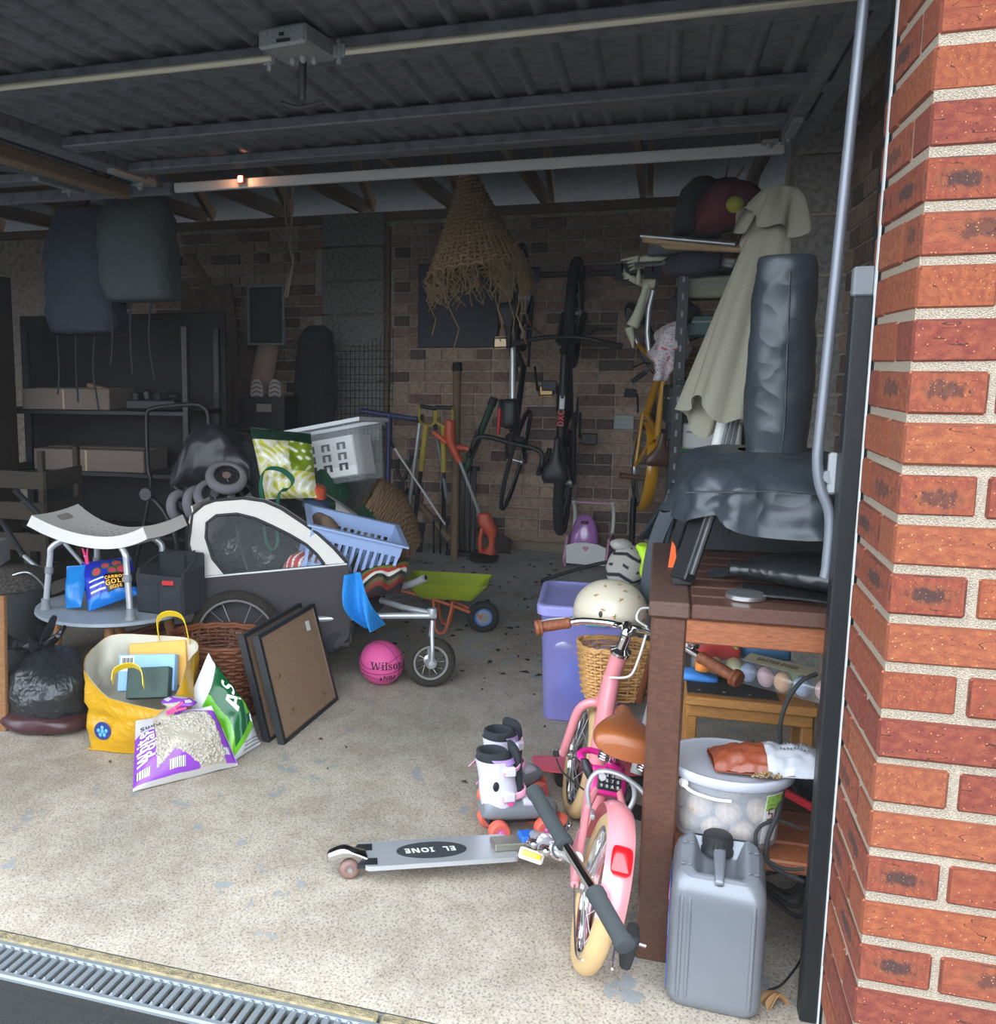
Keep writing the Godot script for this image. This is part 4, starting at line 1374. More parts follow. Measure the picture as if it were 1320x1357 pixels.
func jerrycan():
	var silver := mat("silver_plastic", C(118, 121, 127), 0.36, 0.3)
	var t := thing("jerrycan", "silver plastic jerrycan with a black cap on the floor in front of the bench", "jerrycan", Vector3(-0.188, 0.0, -0.315), -0.04)
	var b := MB.new()
	var rows := []
	var pr := [[0.0, 0.070, 0.052], [0.004, 0.078, 0.060], [0.016, 0.084, 0.066], [0.03, 0.086, 0.068], [0.13, 0.0865, 0.0685], [0.228, 0.086, 0.068], [0.248, 0.084, 0.066], [0.262, 0.078, 0.060], [0.268, 0.070, 0.052]]
	for e in pr:
		var row := PackedVector3Array()
		for p in rbox(e[1] * 2.0, e[2] * 2.0, 0.026, 6):
			var q: Vector2 = p
			var groove := 0.0
			if e[0] > 0.02 and e[0] < 0.24 and q.y < 0.0:      # two vertical flutes near each front corner
				for gx in [-0.066, -0.052, 0.062]: groove += 0.003 * exp(-pow((q.x - gx) / 0.004, 2.0))
			row.append(Vector3(q.x, e[0] + 0.044 * (0.052 + q.y) / 0.104 * maxf(0.0, (e[0] - 0.2) / 0.068), -(q.y + groove) if q.y < 0.0 else -q.y))
		rows.append(row)
	b.patch(rows, true, false)
	b.fix_last(rows, [Vector3(0, 0, 0), Vector3(0, 0.01, 0), Vector3(0, 0.02, 0), Vector3(0, 0.03, 0), Vector3(0, 0.13, 0), Vector3(0, 0.22, 0), Vector3(0, 0.24, 0), Vector3(0, 0.25, 0), Vector3(0, 0.26, 0)])
	b.poly(Array(rows[0]), Vector3.DOWN)
	var tops := []
	for j in 12:      # shoulders rise towards the back either side of a scooped channel
		var k := 1.0 - j / 11.0
		var row := PackedVector3Array()
		for p in rows[-1]:
			var x: float = p.x * k
			var z: float = p.z * k
			var h := 0.268 + 0.044 * (0.052 - z) / 0.104 + 0.005 * smoothstep(0.0, 0.25, 1.0 - k)
			h -= 0.034 * smoothstep(0.048, 0.030, absf(x)) * smoothstep(0.044, 0.024, z)
			row.append(Vector3(x, h, z))
		tops.append(row)
	b.patch(tops, true, false, Transform3D.IDENTITY, Vector3.UP)
	part(t, "body", b, silver)
	for e in [[-0.060, 0.03], [-0.058, -0.02], [0.060, 0.03], [0.060, -0.018]]:
		b = MB.new()
		for k in 2: b.box(Vector3(e[0] + (k - 0.5) * 0.013, 0.275 + 0.044 * (0.052 - e[1]) / 0.104, e[1]), Vector3(0.009, 0.005, 0.006), 0.002, eul(-20, 20, 0))
		var nb := part(t, "moulded_nib", b, silver)
		nb.set_meta("kind", "stuff")
	b = MB.new()
	b.loft([[Vector3(0.0, 0.268, 0.060), 0.008, 0.005, 0.7], [Vector3(0.0, 0.279, 0.04), 0.009, 0.006, 0.7], [Vector3(0.0, 0.289, 0.0), 0.011, 0.007, 0.7], [Vector3(0.0, 0.297, -0.03), 0.011, 0.007, 0.7]], Vector3.RIGHT, Vector3.UP, 14, 4)
	b.box(Vector3(0, 0.274, 0.0), Vector3(0.014, 0.022, 0.05), 0.004)
	part(t, "handle", b, silver)
	b = MB.new()
	b.lathe([Vector2(0.0, 0.0), Vector2(0.031, 0.0), Vector2(0.031, 0.008), Vector2(0.028, 0.012), Vector2(0.027, 0.036), Vector2(0.022, 0.040), Vector2(0.0, 0.040)], 24, at(Vector3(-0.004, 0.282, -0.046)))
	for k in 20: b.box(Vector3(-0.004 + cos(TAU * k / 20) * 0.0275, 0.305, -0.046 + sin(TAU * k / 20) * 0.0275), Vector3(0.003, 0.016, 0.003), 0.001)
	part(t, "cap", b, M.black_plastic)
	for x in [-0.064, -0.050, 0.064]:
		b = MB.new()
		b.tube(curve([Vector3(x, 0.022, 0.062), Vector3(x, 0.05, 0.0665), Vector3(x, 0.2, 0.0665), Vector3(x, 0.235, 0.063)], 4), 0.0042, 8)
		part(t, "moulded_rib", b, silver)
	b = MB.new()
	b.box(Vector3(-0.0868, 0.135, -0.006), Vector3(0.0012, 0.225, 0.092), 0.0004)
	var lb := part(t, "side_label", b, mat("label_blue", C(36, 104, 196), 0.4))
	b = MB.new()
	for e in [[0.205, 0.027, 0.030], [0.092, 0.012, 0.016]]:
		b.lathe([Vector2(0.0, 0.001), Vector2(1.0, 0.001), Vector2(1.0, 0.0)], 24, Transform3D(Basis(Vector3(0, 0, e[2]), Vector3(-1, 0, 0), Vector3(0, e[1], 0)), Vector3(-0.0874, e[0], 0.006)))
	part(lb, "red_oval", b, M.red_plastic)
	b = MB.new()
	for k in 5: b.box(Vector3(-0.0878, 0.165 - 0.011 * k, 0.0), Vector3(0.0006, 0.004, 0.05 - 0.006 * k))
	b.box(Vector3(-0.0886, 0.205, 0.006), Vector3(0.0006, 0.008, 0.04))
	part(lb, "white_print", b, M.label_white)

# one wheeled thing after another: a bicycle hung by one wheel, its top facing out of the wall
func hung_bike(called: String, label: String, at_: Vector3, b0: Basis, s: float, o: Dictionary) -> Node3D:
	var t := thing(called, label, "bicycle", at_)
	t.basis = b0
	var fm: Material = o.frame
	var R := 0.335 * s
	wheel(t, "rear_wheel", Vector3(0, R, 0), Vector3.RIGHT, R, o.tyre * s, M.rubber, o.rim, 18, 0.10 * s, 0.03 * s)
	var st := Basis(Vector3.UP, o.steer)
	var piv := Vector3(0, 0, -0.86 * s)
	var fwd := func(p: Vector3): return piv + st * (p * s - piv)
	wheel(t, "front_wheel", fwd.call(Vector3(0, 0.335, -1.03)), st * Vector3.RIGHT, R, o.tyre * s, M.rubber, o.rim, 18, 0.09 * s, 0.02 * s)
	var b := MB.new()
	var fr: float = o.tube * s
	var bb := Vector3(0, 0.28, -0.43) * s
	var hd := Vector3(0, 0.80, -0.80) * s
	var hl := Vector3(0, 0.66, -0.85) * s
	var sc := Vector3(0, 0.76, -0.27) * s
	b.tube([bb, sc], fr * 0.9, 10); b.tube([sc * 0.98, hd.lerp(hl, 0.2)], fr, 10); b.tube([bb, hl.lerp(hd, 0.2)], fr * 1.2, 10); b.tube([hl, hd], fr * 1.25, 10)
	for q in [-1.0, 1.0]:
		b.tube([bb + Vector3(q * 0.03 * s, 0, 0), Vector3(q * 0.06 * s, R, 0)], fr * 0.6, 8)
		b.tube([sc + Vector3(q * 0.02 * s, -0.04 * s, 0), Vector3(q * 0.06 * s, R, 0)], fr * 0.55, 8)
	part(t, "frame", b, fm)
	if o.has("top_tube"):
		b = MB.new()
		b.tube([sc * 0.99 + Vector3(0, 0.008 * s, 0), hd.lerp(hl, 0.15) + Vector3(0, 0.008 * s, 0)], fr * 1.05, 10)
		part(t, "top_tube", b, o.top_tube)
	b = MB.new()
	for q in [-1.0, 1.0]: b.tube([fwd.call(Vector3(q * 0.05, 0.66, -0.86)), fwd.call(Vector3(q * 0.06, 0.335, -1.02))], fr * 0.85, 8)
	b.tube([fwd.call(Vector3(-0.05, 0.67, -0.855)), fwd.call(Vector3(0.05, 0.67, -0.855))], fr, 8)
	part(t, "fork", b, o.get("fork", fm))
	b = MB.new()
	b.tube([sc, sc + Vector3(0, 0.14, 0.04) * s], 0.013 * s, 8)
	part(t, "seat_post", b, M.steel)
	b = MB.new()
	var w: float = o.get("seat", 0.07)
	b.loft([[Vector3(0, 0.93, -0.06) * s, w * 0.8 * s, 0.012 * s, 0.8], [Vector3(0, 0.935, -0.09) * s, w * s, 0.026 * s, 0.8], [Vector3(0, 0.935, -0.14) * s, w * 0.85 * s, 0.028 * s, 0.85], [Vector3(0, 0.932, -0.21) * s, w * 0.36 * s, 0.022 * s, 0.9], [Vector3(0, 0.925, -0.32) * s, 0.016 * s, 0.018 * s, 1.0]], Vector3.RIGHT, Vector3.UP, 20, 5)
	part(t, "saddle", b, o.get("saddle", M.black_plastic))
	b = MB.new()
	b.tube([fwd.call(Vector3(0, 0.80, -0.80)), fwd.call(Vector3(0, 0.86, -0.79)), fwd.call(Vector3(0, 0.87, -0.87))], 0.017 * s, 8)
	if o.drop:
		for q in [-1.0, 1.0]: b.tube(curve([fwd.call(Vector3(0, 0.87, -0.87)), fwd.call(Vector3(q * 0.15, 0.87, -0.87)), fwd.call(Vector3(q * 0.20, 0.87, -0.90)), fwd.call(Vector3(q * 0.21, 0.865, -0.97)), fwd.call(Vector3(q * 0.215, 0.80, -1.0)), fwd.call(Vector3(q * 0.22, 0.74, -0.95)), fwd.call(Vector3(q * 0.22, 0.74, -0.86))]), 0.015 * s, 8)
	else: b.tube(curve([fwd.call(Vector3(-0.30, 0.90, -0.83)), fwd.call(Vector3(-0.12, 0.885, -0.87)), fwd.call(Vector3(0, 0.875, -0.875)), fwd.call(Vector3(0.12, 0.885, -0.87)), fwd.call(Vector3(0.30, 0.90, -0.83))]), 0.013 * s, 8)
	part(t, "handlebar", b, M.black_metal if not o.has("bar") else o.bar)
	for q in [-1.0, 1.0]:
		b = MB.new()
		if o.drop: b.bar(fwd.call(Vector3(q * 0.21, 0.88, -0.97)), fwd.call(Vector3(q * 0.21, 0.94, -1.0)), 0.03 * s, 0.035 * s, 0.008)
		else:
			b.tube([fwd.call(Vector3(q * 0.19, 0.893, -0.85)), fwd.call(Vector3(q * 0.31, 0.902, -0.828))], 0.018 * s, 10)
			b.tube([fwd.call(Vector3(q * 0.13, 0.88, -0.89)), fwd.call(Vector3(q * 0.17, 0.875, -0.92)), fwd.call(Vector3(q * 0.26, 0.88, -0.92))], 0.007 * s, 6)
		part(t, "brake_hood" if o.drop else "grip", b, M.rubber)
	b = MB.new()
	b.lathe([Vector2(0.02, -0.003), Vector2(0.095, -0.003), Vector2(0.095, 0.003), Vector2(0.02, 0.003)], 24, at(bb + Vector3(0.05 * s, 0, 0), toward(Vector3.RIGHT) * Basis.from_scale(Vector3.ONE * s)))
	part(t, "chainring", b, M.black_metal)
	for q in [-1.0, 1.0]:
		b = MB.new()
		var e := bb + Vector3(q * 0.08, q * 0.06, q * 0.155) * s
		b.bar(bb + Vector3(q * 0.07, 0, 0) * s, e, 0.014 * s, 0.024 * s, 0.004)
		part(t, "crank", b, M.black_metal)
		b = MB.new()
		b.box(e + Vector3(q * 0.055, 0, 0) * s, Vector3(0.095, 0.022, 0.07) * s, 0.006)
		var pd := part(t, "pedal", b, M.black_plastic)
		if o.has("amber"):
			b = MB.new()
			for z in [-1.0, 1.0]: b.box(e + Vector3(q * 0.055, 0, z * 0.036) * s, Vector3(0.075, 0.020, 0.006) * s, 0.002)
			b.box(e + Vector3(q * 0.055, 0.012, 0) * s, Vector3(0.075, 0.004, 0.05) * s, 0.001)
			part(pd, "amber_reflector", b, M.amber)
	return t

func build_rack():
	var nz := noise(45, 0.1)
	var bm: Material = M.black_metal
	# the shelving rack against the right wall, open towards the room
	var t := thing("shelving_rack", "tall black metal shelving rack crammed with things behind the beige parasol", "shelving", Vector3(-0.10, 0, -3.5))
	for x in [-0.17, 0.17]:
		for z in [-0.60, 0.60]:
			var b := MB.new()
			b.box(Vector3(x, 0.82, z), Vector3(0.045, 1.64, 0.003), 0.001); b.box(Vector3(x - 0.0215 * signf(x), 0.82, z + 0.02 * signf(z) * -1.0), Vector3(0.003, 1.64, 0.042), 0.001)
			var up := part(t, "upright", b, bm)
			b = MB.new()
			for k in 22: b.box(Vector3(x, 0.08 + 0.072 * k, z + 0.002 * signf(z)), Vector3(0.009, 0.026, 0.001))
			var sl := part(up, "slots", b, M.grey_plastic)
			sl.set_meta("kind", "stuff")
	for y in [0.30, 0.72, 1.16, 1.63]:
		var b := MB.new()
		b.box(Vector3(0, y, 0), Vector3(0.36, 0.018, 1.22), 0.003)
		part(t, "shelf", b, bm)
	# things on its shelves, one soft or boxy thing each
	var list := [["board_game_stack", C(92, 96, 100), Vector3(-0.13, 0.79, -3.08), Vector3(0.22, 0.10, 0.26), "stack of grey boxes on the middle shelf of the black rack"], ["green_carton", C(44, 108, 66), Vector3(-0.20, 0.80, -3.35), Vector3(0.16, 0.13, 0.18), "green carton on the middle shelf near the brown bicycle saddle"], ["pale_file_box", C(190, 190, 186), Vector3(-0.12, 0.93, -3.02), Vector3(0.24, 0.11, 0.20), "pale grey file box just behind the foot of the closed parasol"], ["teal_box", C(38, 74, 72), Vector3(-0.12, 1.40, -3.05), Vector3(0.24, 0.09, 0.20), "dark teal box under the top shelf of the rack"], ["khaki_box", C(118, 122, 98), Vector3(-0.12, 1.56, -3.05), Vector3(0.26, 0.09, 0.22), "khaki box right under the top shelf at the rack's near end"], ["silver_tool_roll", C(206, 206, 204), Vector3(-0.27, 1.37, -3.0), Vector3(0.06, 0.07, 0.10), "white and silver striped roll at shelf edge beside the rack upright"], ["black_toolbox", C(30, 31, 34), Vector3(-0.24, 1.06, -3.15), Vector3(0.16, 0.17, 0.30), "black toolbox with silver catches on the rack beside the yellow bicycle"], ["black_speaker", C(28, 28, 30), Vector3(-0.24, 0.94, -3.45), Vector3(0.14, 0.12, 0.22), "black box below the toolbox on the rack"], ["lower_tub", C(48, 52, 58), Vector3(-0.12, 0.48, -3.2), Vector3(0.28, 0.30, 0.5), "dark grey tub low down on the black rack"]]
	for e in list:
		var b := MB.new()
		b.box(Vector3.ZERO, e[3], 0.008, eul(0, rng.randf_range(-6, 6), 0))
		var o := thing(e[0], e[4], "box", e[2])
		part(o, "case", b, mat(e[0], e[1], 0.55))
		b = MB.new()
		b.box(Vector3(-e[3].x * 0.5 - 0.002, e[3].y * 0.18, 0), Vector3(0.004, 0.008, e[3].z * 0.9), 0.001); b.box(Vector3(0, e[3].y * 0.18, e[3].z * 0.5 + 0.002), Vector3(e[3].x * 0.9, 0.008, 0.004), 0.001)
		part(o, "lid_line", b, M.grey_plastic)
	soft("floral_cloth", [[Vector3(-0.264,1.423,-3), 0.03, 0.05, 0.8], [Vector3(-0.314,1.376,-3), 0.06, 0.08, 0.8], [Vector3(-0.304,1.305,-3), 0.07, 0.09, 0.8], [Vector3(-0.326,1.233,-3), 0.05, 0.07, 0.8], [Vector3(-0.354,1.164,-3), 0.02, 0.04, 0.9]], Vector3.RIGHT, Vector3.BACK, mat("floral", Color.WHITE, 0.8, 0.0, {"tex": ntex(46, 0.03, [0.0, C(150, 146, 150), 0.45, C(206, 200, 202), 0.62, C(206, 200, 202), 0.68, C(196, 120, 128), 1.0, C(180, 90, 100)], 2)}), "pale flowered cloth spilling from the rack above the yellow bicycle", "cloth", nz, 0.05)
	soft("black_bundle", [[Vector3(-0.284,1.52,-3), 0.03, 0.05, 0.8], [Vector3(-0.266,1.471,-3), 0.06, 0.08, 0.8], [Vector3(-0.254,1.407,-3), 0.04, 0.06, 0.8]], Vector3.RIGHT, Vector3.BACK, M.dark_cloth, "black cloth bundle on the upper shelf beside the rack upright", "bundle", nz, 0.03)
	var bk := thing("bark_basket", "round wicker basket with a pale hoop handle on the rack's upper shelf", "basket", Vector3(-0.24, 1.18, -3.42))
	wicker(bk, func(a: float, v: float): return Vector3(cos(a) * (0.12 + 0.03 * v), 0.13 * v, sin(a) * (0.13 + 0.03 * v)), 11, 24, 0.005, mat("bark_wicker", C(110, 86, 62), 0.8), mat("bark_wicker", Color.WHITE))
	var b := MB.new()
	b.ribbon(curve([Vector3(0, 0.12, 0.155), Vector3(-0.02, 0.27, 0.13), Vector3(-0.03, 0.33, 0.0), Vector3(-0.02, 0.27, -0.13), Vector3(0, 0.12, -0.155)]), Vector3(1, 0, 0), 0.022, 0.005)
	part(bk, "hoop", b, mat("hoop_wood", C(140, 112, 80), 0.7))
	# load on top: bags, poles, folded chairs
	soft("maroon_bag", [[Vector3(-0.236,1.835,-2.9), 0.05, 0.08, 0.8], [Vector3(-0.185,1.872,-2.9), 0.09, 0.14, 0.8], [Vector3(-0.099,1.883,-2.9), 0.10, 0.15, 0.8], [Vector3(-0.013,1.869,-2.9), 0.08, 0.12, 0.8], [Vector3(0.031,1.846,-2.9), 0.03, 0.06, 0.8]], Vector3.UP, Vector3.BACK, mat("maroon", C(96, 34, 46), 0.8), "maroon sports bag on top of the rack", "bag", nz, 0.02)
	soft("dark_rucksack", [[Vector3(-0.32,1.821,-3), 0.03, 0.06, 0.8], [Vector3(-0.295,1.876,-3), 0.09, 0.12, 0.8], [Vector3(-0.236,1.904,-3), 0.11, 0.14, 0.8], [Vector3(-0.152,1.925,-3.05), 0.08, 0.12, 0.8]], Vector3.UP, Vector3.BACK, M.dark_cloth, "dark rucksack beside the maroon bag on the rack top", "bag", nz, 0.025)
	b = MB.new()
	b.ball(Vector3.ZERO, Vector3.ONE * 0.033, 20, 14)
	solo("tennis_ball", b, mat("tennis_yellow", C(176, 172, 62), 0.95), "yellow tennis ball held in the side of the maroon bag", "ball", Vector3(-0.097,1.862,-2.73))
	for e in [[Vector3(-0.451, 1.791, -3.020), Vector3(-0.078, 1.721, -2.860), 0, 0, 0.012, "steel", "slim silver pole lying uppermost across the top of the rack"], [Vector3(-0.441, 1.775, -3.020), Vector3(-0.006, 1.694, -2.860), 0, 0, 0.015, "t_pine", "pale wooden broom pole across the rack top"], [Vector3(-0.411, 1.745, -3.020), Vector3(-0.048, 1.699, -2.860), 0, 0, 0.013, "t_pine", "second pale wooden pole just under the first on the rack top"], [Vector3(-0.277, 1.702, -3.020), Vector3(-0.074, 1.652, -2.860), 0, 0, 0.011, "alu", "bright aluminium tube at the near end of the rack top"], [Vector3(-0.291, 1.683, -3.020), Vector3(-0.082, 1.637, -2.860), 0, 0, 0.010, "alu", "lower aluminium tube at the near end of the rack top"], [Vector3(-0.470, 1.667, -3.020), Vector3(-0.352, 1.658, -2.860), 0, 0, 0.010, "steel", "short bright steel rod end sticking out left of the rack"]]:
		b = MB.new()
		b.tube([e[0], e[1]], e[4], 10)
		solo("pole", b, mat("pole_wood", C(190, 158, 118), 0.6) if e[5] == "t_pine" else M[e[5]], e[6], "pole", Vector3.ZERO, 0.0, "poles on top of the rack")
	for e in [[Vector3(-0.232,1.798,-3.08), 0.20, 0.045, "grey padded sleeve lying on the poles on top of the rack"], [Vector3(-0.308,1.729,-3.06), 0.22, 0.048, "grey folded camping chair sleeve under the wooden poles"]]:
		b = MB.new()
		b.loft([[Vector3(-e[1] * 0.5, 0, 0), e[2] * 0.3, 0.05, 0.7], [Vector3(-e[1] * 0.42, 0, 0), e[2] * 0.5, 0.07, 0.6], [Vector3(e[1] * 0.42, 0, 0), e[2] * 0.5, 0.07, 0.6], [Vector3(e[1] * 0.5, 0, 0), e[2] * 0.3, 0.05, 0.7]], Vector3.UP, Vector3.BACK, 20, 5, nz, 0.012)
		solo("chair_sleeve", b, mat("sleeve_grey", C(104, 108, 112), 0.85, 0.0, {"tex": M.t_weave, "scale": 24.0}), e[3], "chair bag", e[0])
	soft("quilted_roll", [[Vector3(-0.364,1.654,-2.95), 0.02, 0.04, 0.8], [Vector3(-0.306,1.652,-2.95), 0.045, 0.07, 0.7], [Vector3(-0.217,1.651,-2.9), 0.045, 0.07, 0.7], [Vector3(-0.13,1.661,-2.9), 0.03, 0.05, 0.8]], Vector3.UP, Vector3.BACK, mat("quilt", C(62, 62, 76), 0.85, 0.0, {"tex": M.t_weave, "scale": 9.0}), "dark quilted roll on the edge of the rack's top shelf", "roll", nz, 0.012)
	for e in [[Vector3(-0.156, 1.765, -3.150), Vector3(-0.108, 2.107, -3.150)], [Vector3(-0.176, 1.867, -3.150), Vector3(-0.049, 2.072, -3.150)]]:
		b = MB.new()
		b.bar(e[0], e[1], 0.035, 0.008, 0.002)
		solo("timber_stake", b, M.pole_wood, "pointed pale stake upright behind the maroon bag" if e[1].x < -0.1 else "second pale stake slanting right behind the maroon bag", "stake", Vector3.ZERO, 0.0, "stakes behind the bag")
	# plastic skeleton pieces
	var bone := mat("bone", C(196, 196, 170), 0.55)
	t = thing("toy_skeleton", "plastic toy skeleton limb with a hand hanging from the left edge of the rack", "toy skeleton")
	b = MB.new()
	b.tube([Vector3(-0.496,1.627,-3.2), Vector3(-0.453,1.606,-3.2), Vector3(-0.387,1.597,-3.2)], [0.014, 0.018, 0.022], 10)
	part(t, "forearm", b, bone)
	b = MB.new()
	for k in 5: b.tube([Vector3(-0.493,1.63,-3.2), Vector3(-0.516,1.644,-3.2) + Vector3(-0.006 + 0.002 * k, 0.012 - 0.008 * k, 0.0), Vector3(-0.53,1.648,-3.2) + Vector3(0.004 * absf(k - 2.0), 0.02 - 0.011 * k, 0.01)], [0.006, 0.0045, 0.003], 6)
	part(t, "hand", b, bone)
	b = MB.new()
	b.tube(curve([Vector3(-0.42,1.598,-3.2), Vector3(-0.436,1.535,-3.2), Vector3(-0.462,1.444,-3.2), Vector3(-0.477,1.407,-3.2)]), [0.026, 0.02, 0.018, 0.017, 0.016, 0.016, 0.017, 0.018, 0.019, 0.02, 0.021, 0.022, 0.024, 0.026, 0.028, 0.029, 0.03, 0.03, 0.026], 10)
	b.tube([Vector3(-0.49,1.404,-3.2), Vector3(-0.478,1.359,-3.2), Vector3(-0.469,1.312,-3.2)], [0.022, 0.014, 0.003], 8)
	b.tube([Vector3(-0.406,1.584,-3.2), Vector3(-0.428,1.501,-3.2), Vector3(-0.445,1.424,-3.2)], [0.008, 0.006, 0.005], 6)
	part(t, "leg_bone", b, bone)
	b = MB.new()
	for k in 4: b.tube([Vector3(-0.461,1.707,-3.1) + Vector3(0, -0.012 * k, 0.01 * k), Vector3(-0.506,1.702,-3.1) + Vector3(0.004 * k, -0.016 * k, 0), Vector3(-0.538,1.696,-3.1) + Vector3(0.03 * k, -0.012 * k, 0)], [0.009, 0.006, 0.003], 6)
	b.tube([Vector3(-0.454,1.697,-3.1), Vector3(-0.391,1.701,-3.1), Vector3(-0.34,1.689,-3.1)], [0.015, 0.024, 0.02], 8)
	part(t, "second_hand", b, bone)
	b = MB.new()
	b.lathe([Vector2(0.016, 0), Vector2(0.001, 0.085)], 8, at(Vector3(-0.458,1.596,-3.15)))
	part(t, "pale_spike", b, bone)
	b = MB.new()
	b.tube([Vector3(-0.391,1.561,-3.1), Vector3(-0.407,1.479,-3.1), Vector3(-0.409,1.38,-3.1), Vector3(-0.399,1.296,-3.1)], 0.011, 8)
	solo("crutch_tube", b, M.alu, "slim grey metal tube hanging beside the toy skeleton leg", "tube")
	# closed parasol
	var canvas := mat("canvas", C(178, 172, 152), 0.85, 0.0, {"tex": M.t_weave, "scale": 30.0, "two": true})
	t = thing("parasol", "closed beige garden parasol leaning between the rack and the black-covered oven", "parasol")
	b = MB.new()
	var top := Vector3(-0.023,1.774,-1.75)
	var bot := Vector3(-0.16,1.069,-1.55)
	var ax := (bot - top).normalized()
	var bs := toward(-ax)
	for e in [[0.0, 0.19, 0.045, 0.110, 5.0, 0.0], [0.13, 0.98, 0.058, 0.135, 4.0, 1.0]]:
		b = MB.new()
		var rows := []
		for j in 24:
			var v := j / 23.0
			var row := PackedVector3Array()
			for i in 64:
				var a := TAU * i / 64
				var r: float = lerpf(e[2], e[3], pow(v, 0.8)) * minf(1.0, 0.05 + v * 9.0)
				r *= 1.0 + (0.16 * sin(a * e[4] + v * 1.5) + 0.10 * sin(a * 9.0 + 1.0 - v)) * minf(v * 3.0, 1.0)
				var h: float = lerpf(e[0], e[1], v) * top.distance_to(bot) + 0.02 * sin(a * 5.0 + e[5]) * v * v + 0.035 * sin(a * 2.0) * v * v
				row.append(top + ax * h + bs * Vector3(cos(a) * r, 0, sin(a) * r * 0.6))
			rows.append(row)
		b.patch(rows, true)
		b.fix_last(rows, range(24).map(func(j): return top + ax * lerpf(e[0], e[1], j / 23.0) * top.distance_to(bot)))
		part(t, "vent_cap" if e[0] == 0.0 else "canopy", b, canvas)
	b = MB.new()
	b.tube([top + ax * 0.03, bot + ax * 1.07], 0.017, 12)
	part(t, "pole", b, M.white_plastic)
	b = MB.new()
	for k in 3: b.tube([bot - ax * 0.1 + bs * Vector3(0.03, 0, 0.02 * k - 0.02), bot + ax * 0.16 + bs * Vector3(0.035, 0, 0.03 * k - 0.03)], 0.006, 6)
	part(t, "rib", b, M.grey_plastic)
	# grey jacket over the bench end, knitted hat, hose
	b = MB.new()
	b.sheet(func(u: float, v: float):
		var p: Vector3 = Vector3(-0.307,0.903,-1.22).lerp(Vector3(-0.293,0.888,-1.12), u).lerp(Vector3(-0.364,0.58,-1.24).lerp(Vector3(-0.32,0.608,-1.1), u), v)
		return p + Vector3(-0.02 * sin(v * PI) + 0.012 * sin(u * 8.0 + v * 3.0), 0, 0.03 * sin(u * 5.0) * v), 20, 26, 0.006)
	solo("grey_jacket", b, mat("jacket_grey", C(66, 72, 78), 0.9, 0.0, {"two": true}), "dark grey jacket hanging at the left end of the bench", "jacket")
	b = MB.new()
	b.sheet(func(u: float, v: float):
		var p: Vector3 = Vector3(-0.328,0.618,-2.92).lerp(Vector3(-0.247,0.732,-2.88), u).lerp(Vector3(-0.404,0.479,-2.92).lerp(Vector3(-0.283,0.449,-2.88), u), v)
		return p + Vector3(0, 0, 0.04 * sin(u * 6.0 + v * 2.0)), 14, 14, 0.006)
	solo("teal_cloth", b, mat("teal_dark", C(54, 66, 72), 0.9, 0.0, {"two": true}), "dark teal cloth hanging below the yellow bicycle's rear wheel", "cloth")
	soft("lime_vest", [[Vector3(-0.367,0.736,-1.27), 0.012, 0.03, 0.9], [Vector3(-0.356,0.719,-1.27), 0.026, 0.03, 0.9], [Vector3(-0.347,0.654,-1.27), 0.022, 0.03, 0.9], [Vector3(-0.341,0.61,-1.27), 0.008, 0.02, 0.9]], Vector3.RIGHT, Vector3.BACK, mat("lime_hi", C(172, 214, 40), 0.6), "lime high-visibility scrap showing beside the grey jacket", "vest", nz, 0.02)
	t = thing("knitted_hat", "grey and black zigzag knitted hat standing behind the cream helmet", "hat", Vector3(-0.433,0.493,-2.15))
	b = MB.new()
	var zig := paint(96, 96, func(u: float, v: float):
		var w := fposmod(v * 3.2 + 0.22 * absf(fposmod(u * 7.0, 2.0) - 1.0), 1.0)
		return Color(0.16, 0.16, 0.17) if w < 0.16 or (w > 0.55 and w < 0.66 and fposmod(u * 7.0, 1.0) > 0.6) else Color(0.70, 0.69, 0.64))
	b.ball(Vector3.ZERO, Vector3(0.068, 0.088, 0.06), 28, 18, eul(0, 0, -14))
	part(t, "knit", b, mat("zigzag_knit", Color.WHITE, 0.95, 0.0, {"tex": zig, "bump": M.t_fine, "depth": 0.3}))
	b = MB.new()
	b.ball(Vector3(-0.02, 0.085, 0.0), Vector3(0.04, 0.022, 0.038), 16, 10, Basis.IDENTITY, func(d: Vector3): return 1.0 + 0.2 * nz.get_noise_3d(d.x * 90, d.y * 90, d.z * 90))
	part(t, "woolly_top", b, mat("wool", C(172, 170, 160), 0.95))
	b = MB.new()
	b.tube(curve([Vector3(-0.497,0.426,-2.6), Vector3(-0.563,0.409,-2.6), Vector3(-0.65,0.387,-2.55), Vector3(-0.722,0.367,-2.5), Vector3(-0.765,0.355,-2.45), Vector3(-0.75,0.348,-2.4), Vector3(-0.687,0.364,-2.3), Vector3(-0.62, 0.2, -2.28), Vector3(-0.58, 0.008, -2.25)]), 0.008, 8)
	solo("black_hose", b, M.rubber, "black hose looping over the violet storage tub's far corner", "hose")

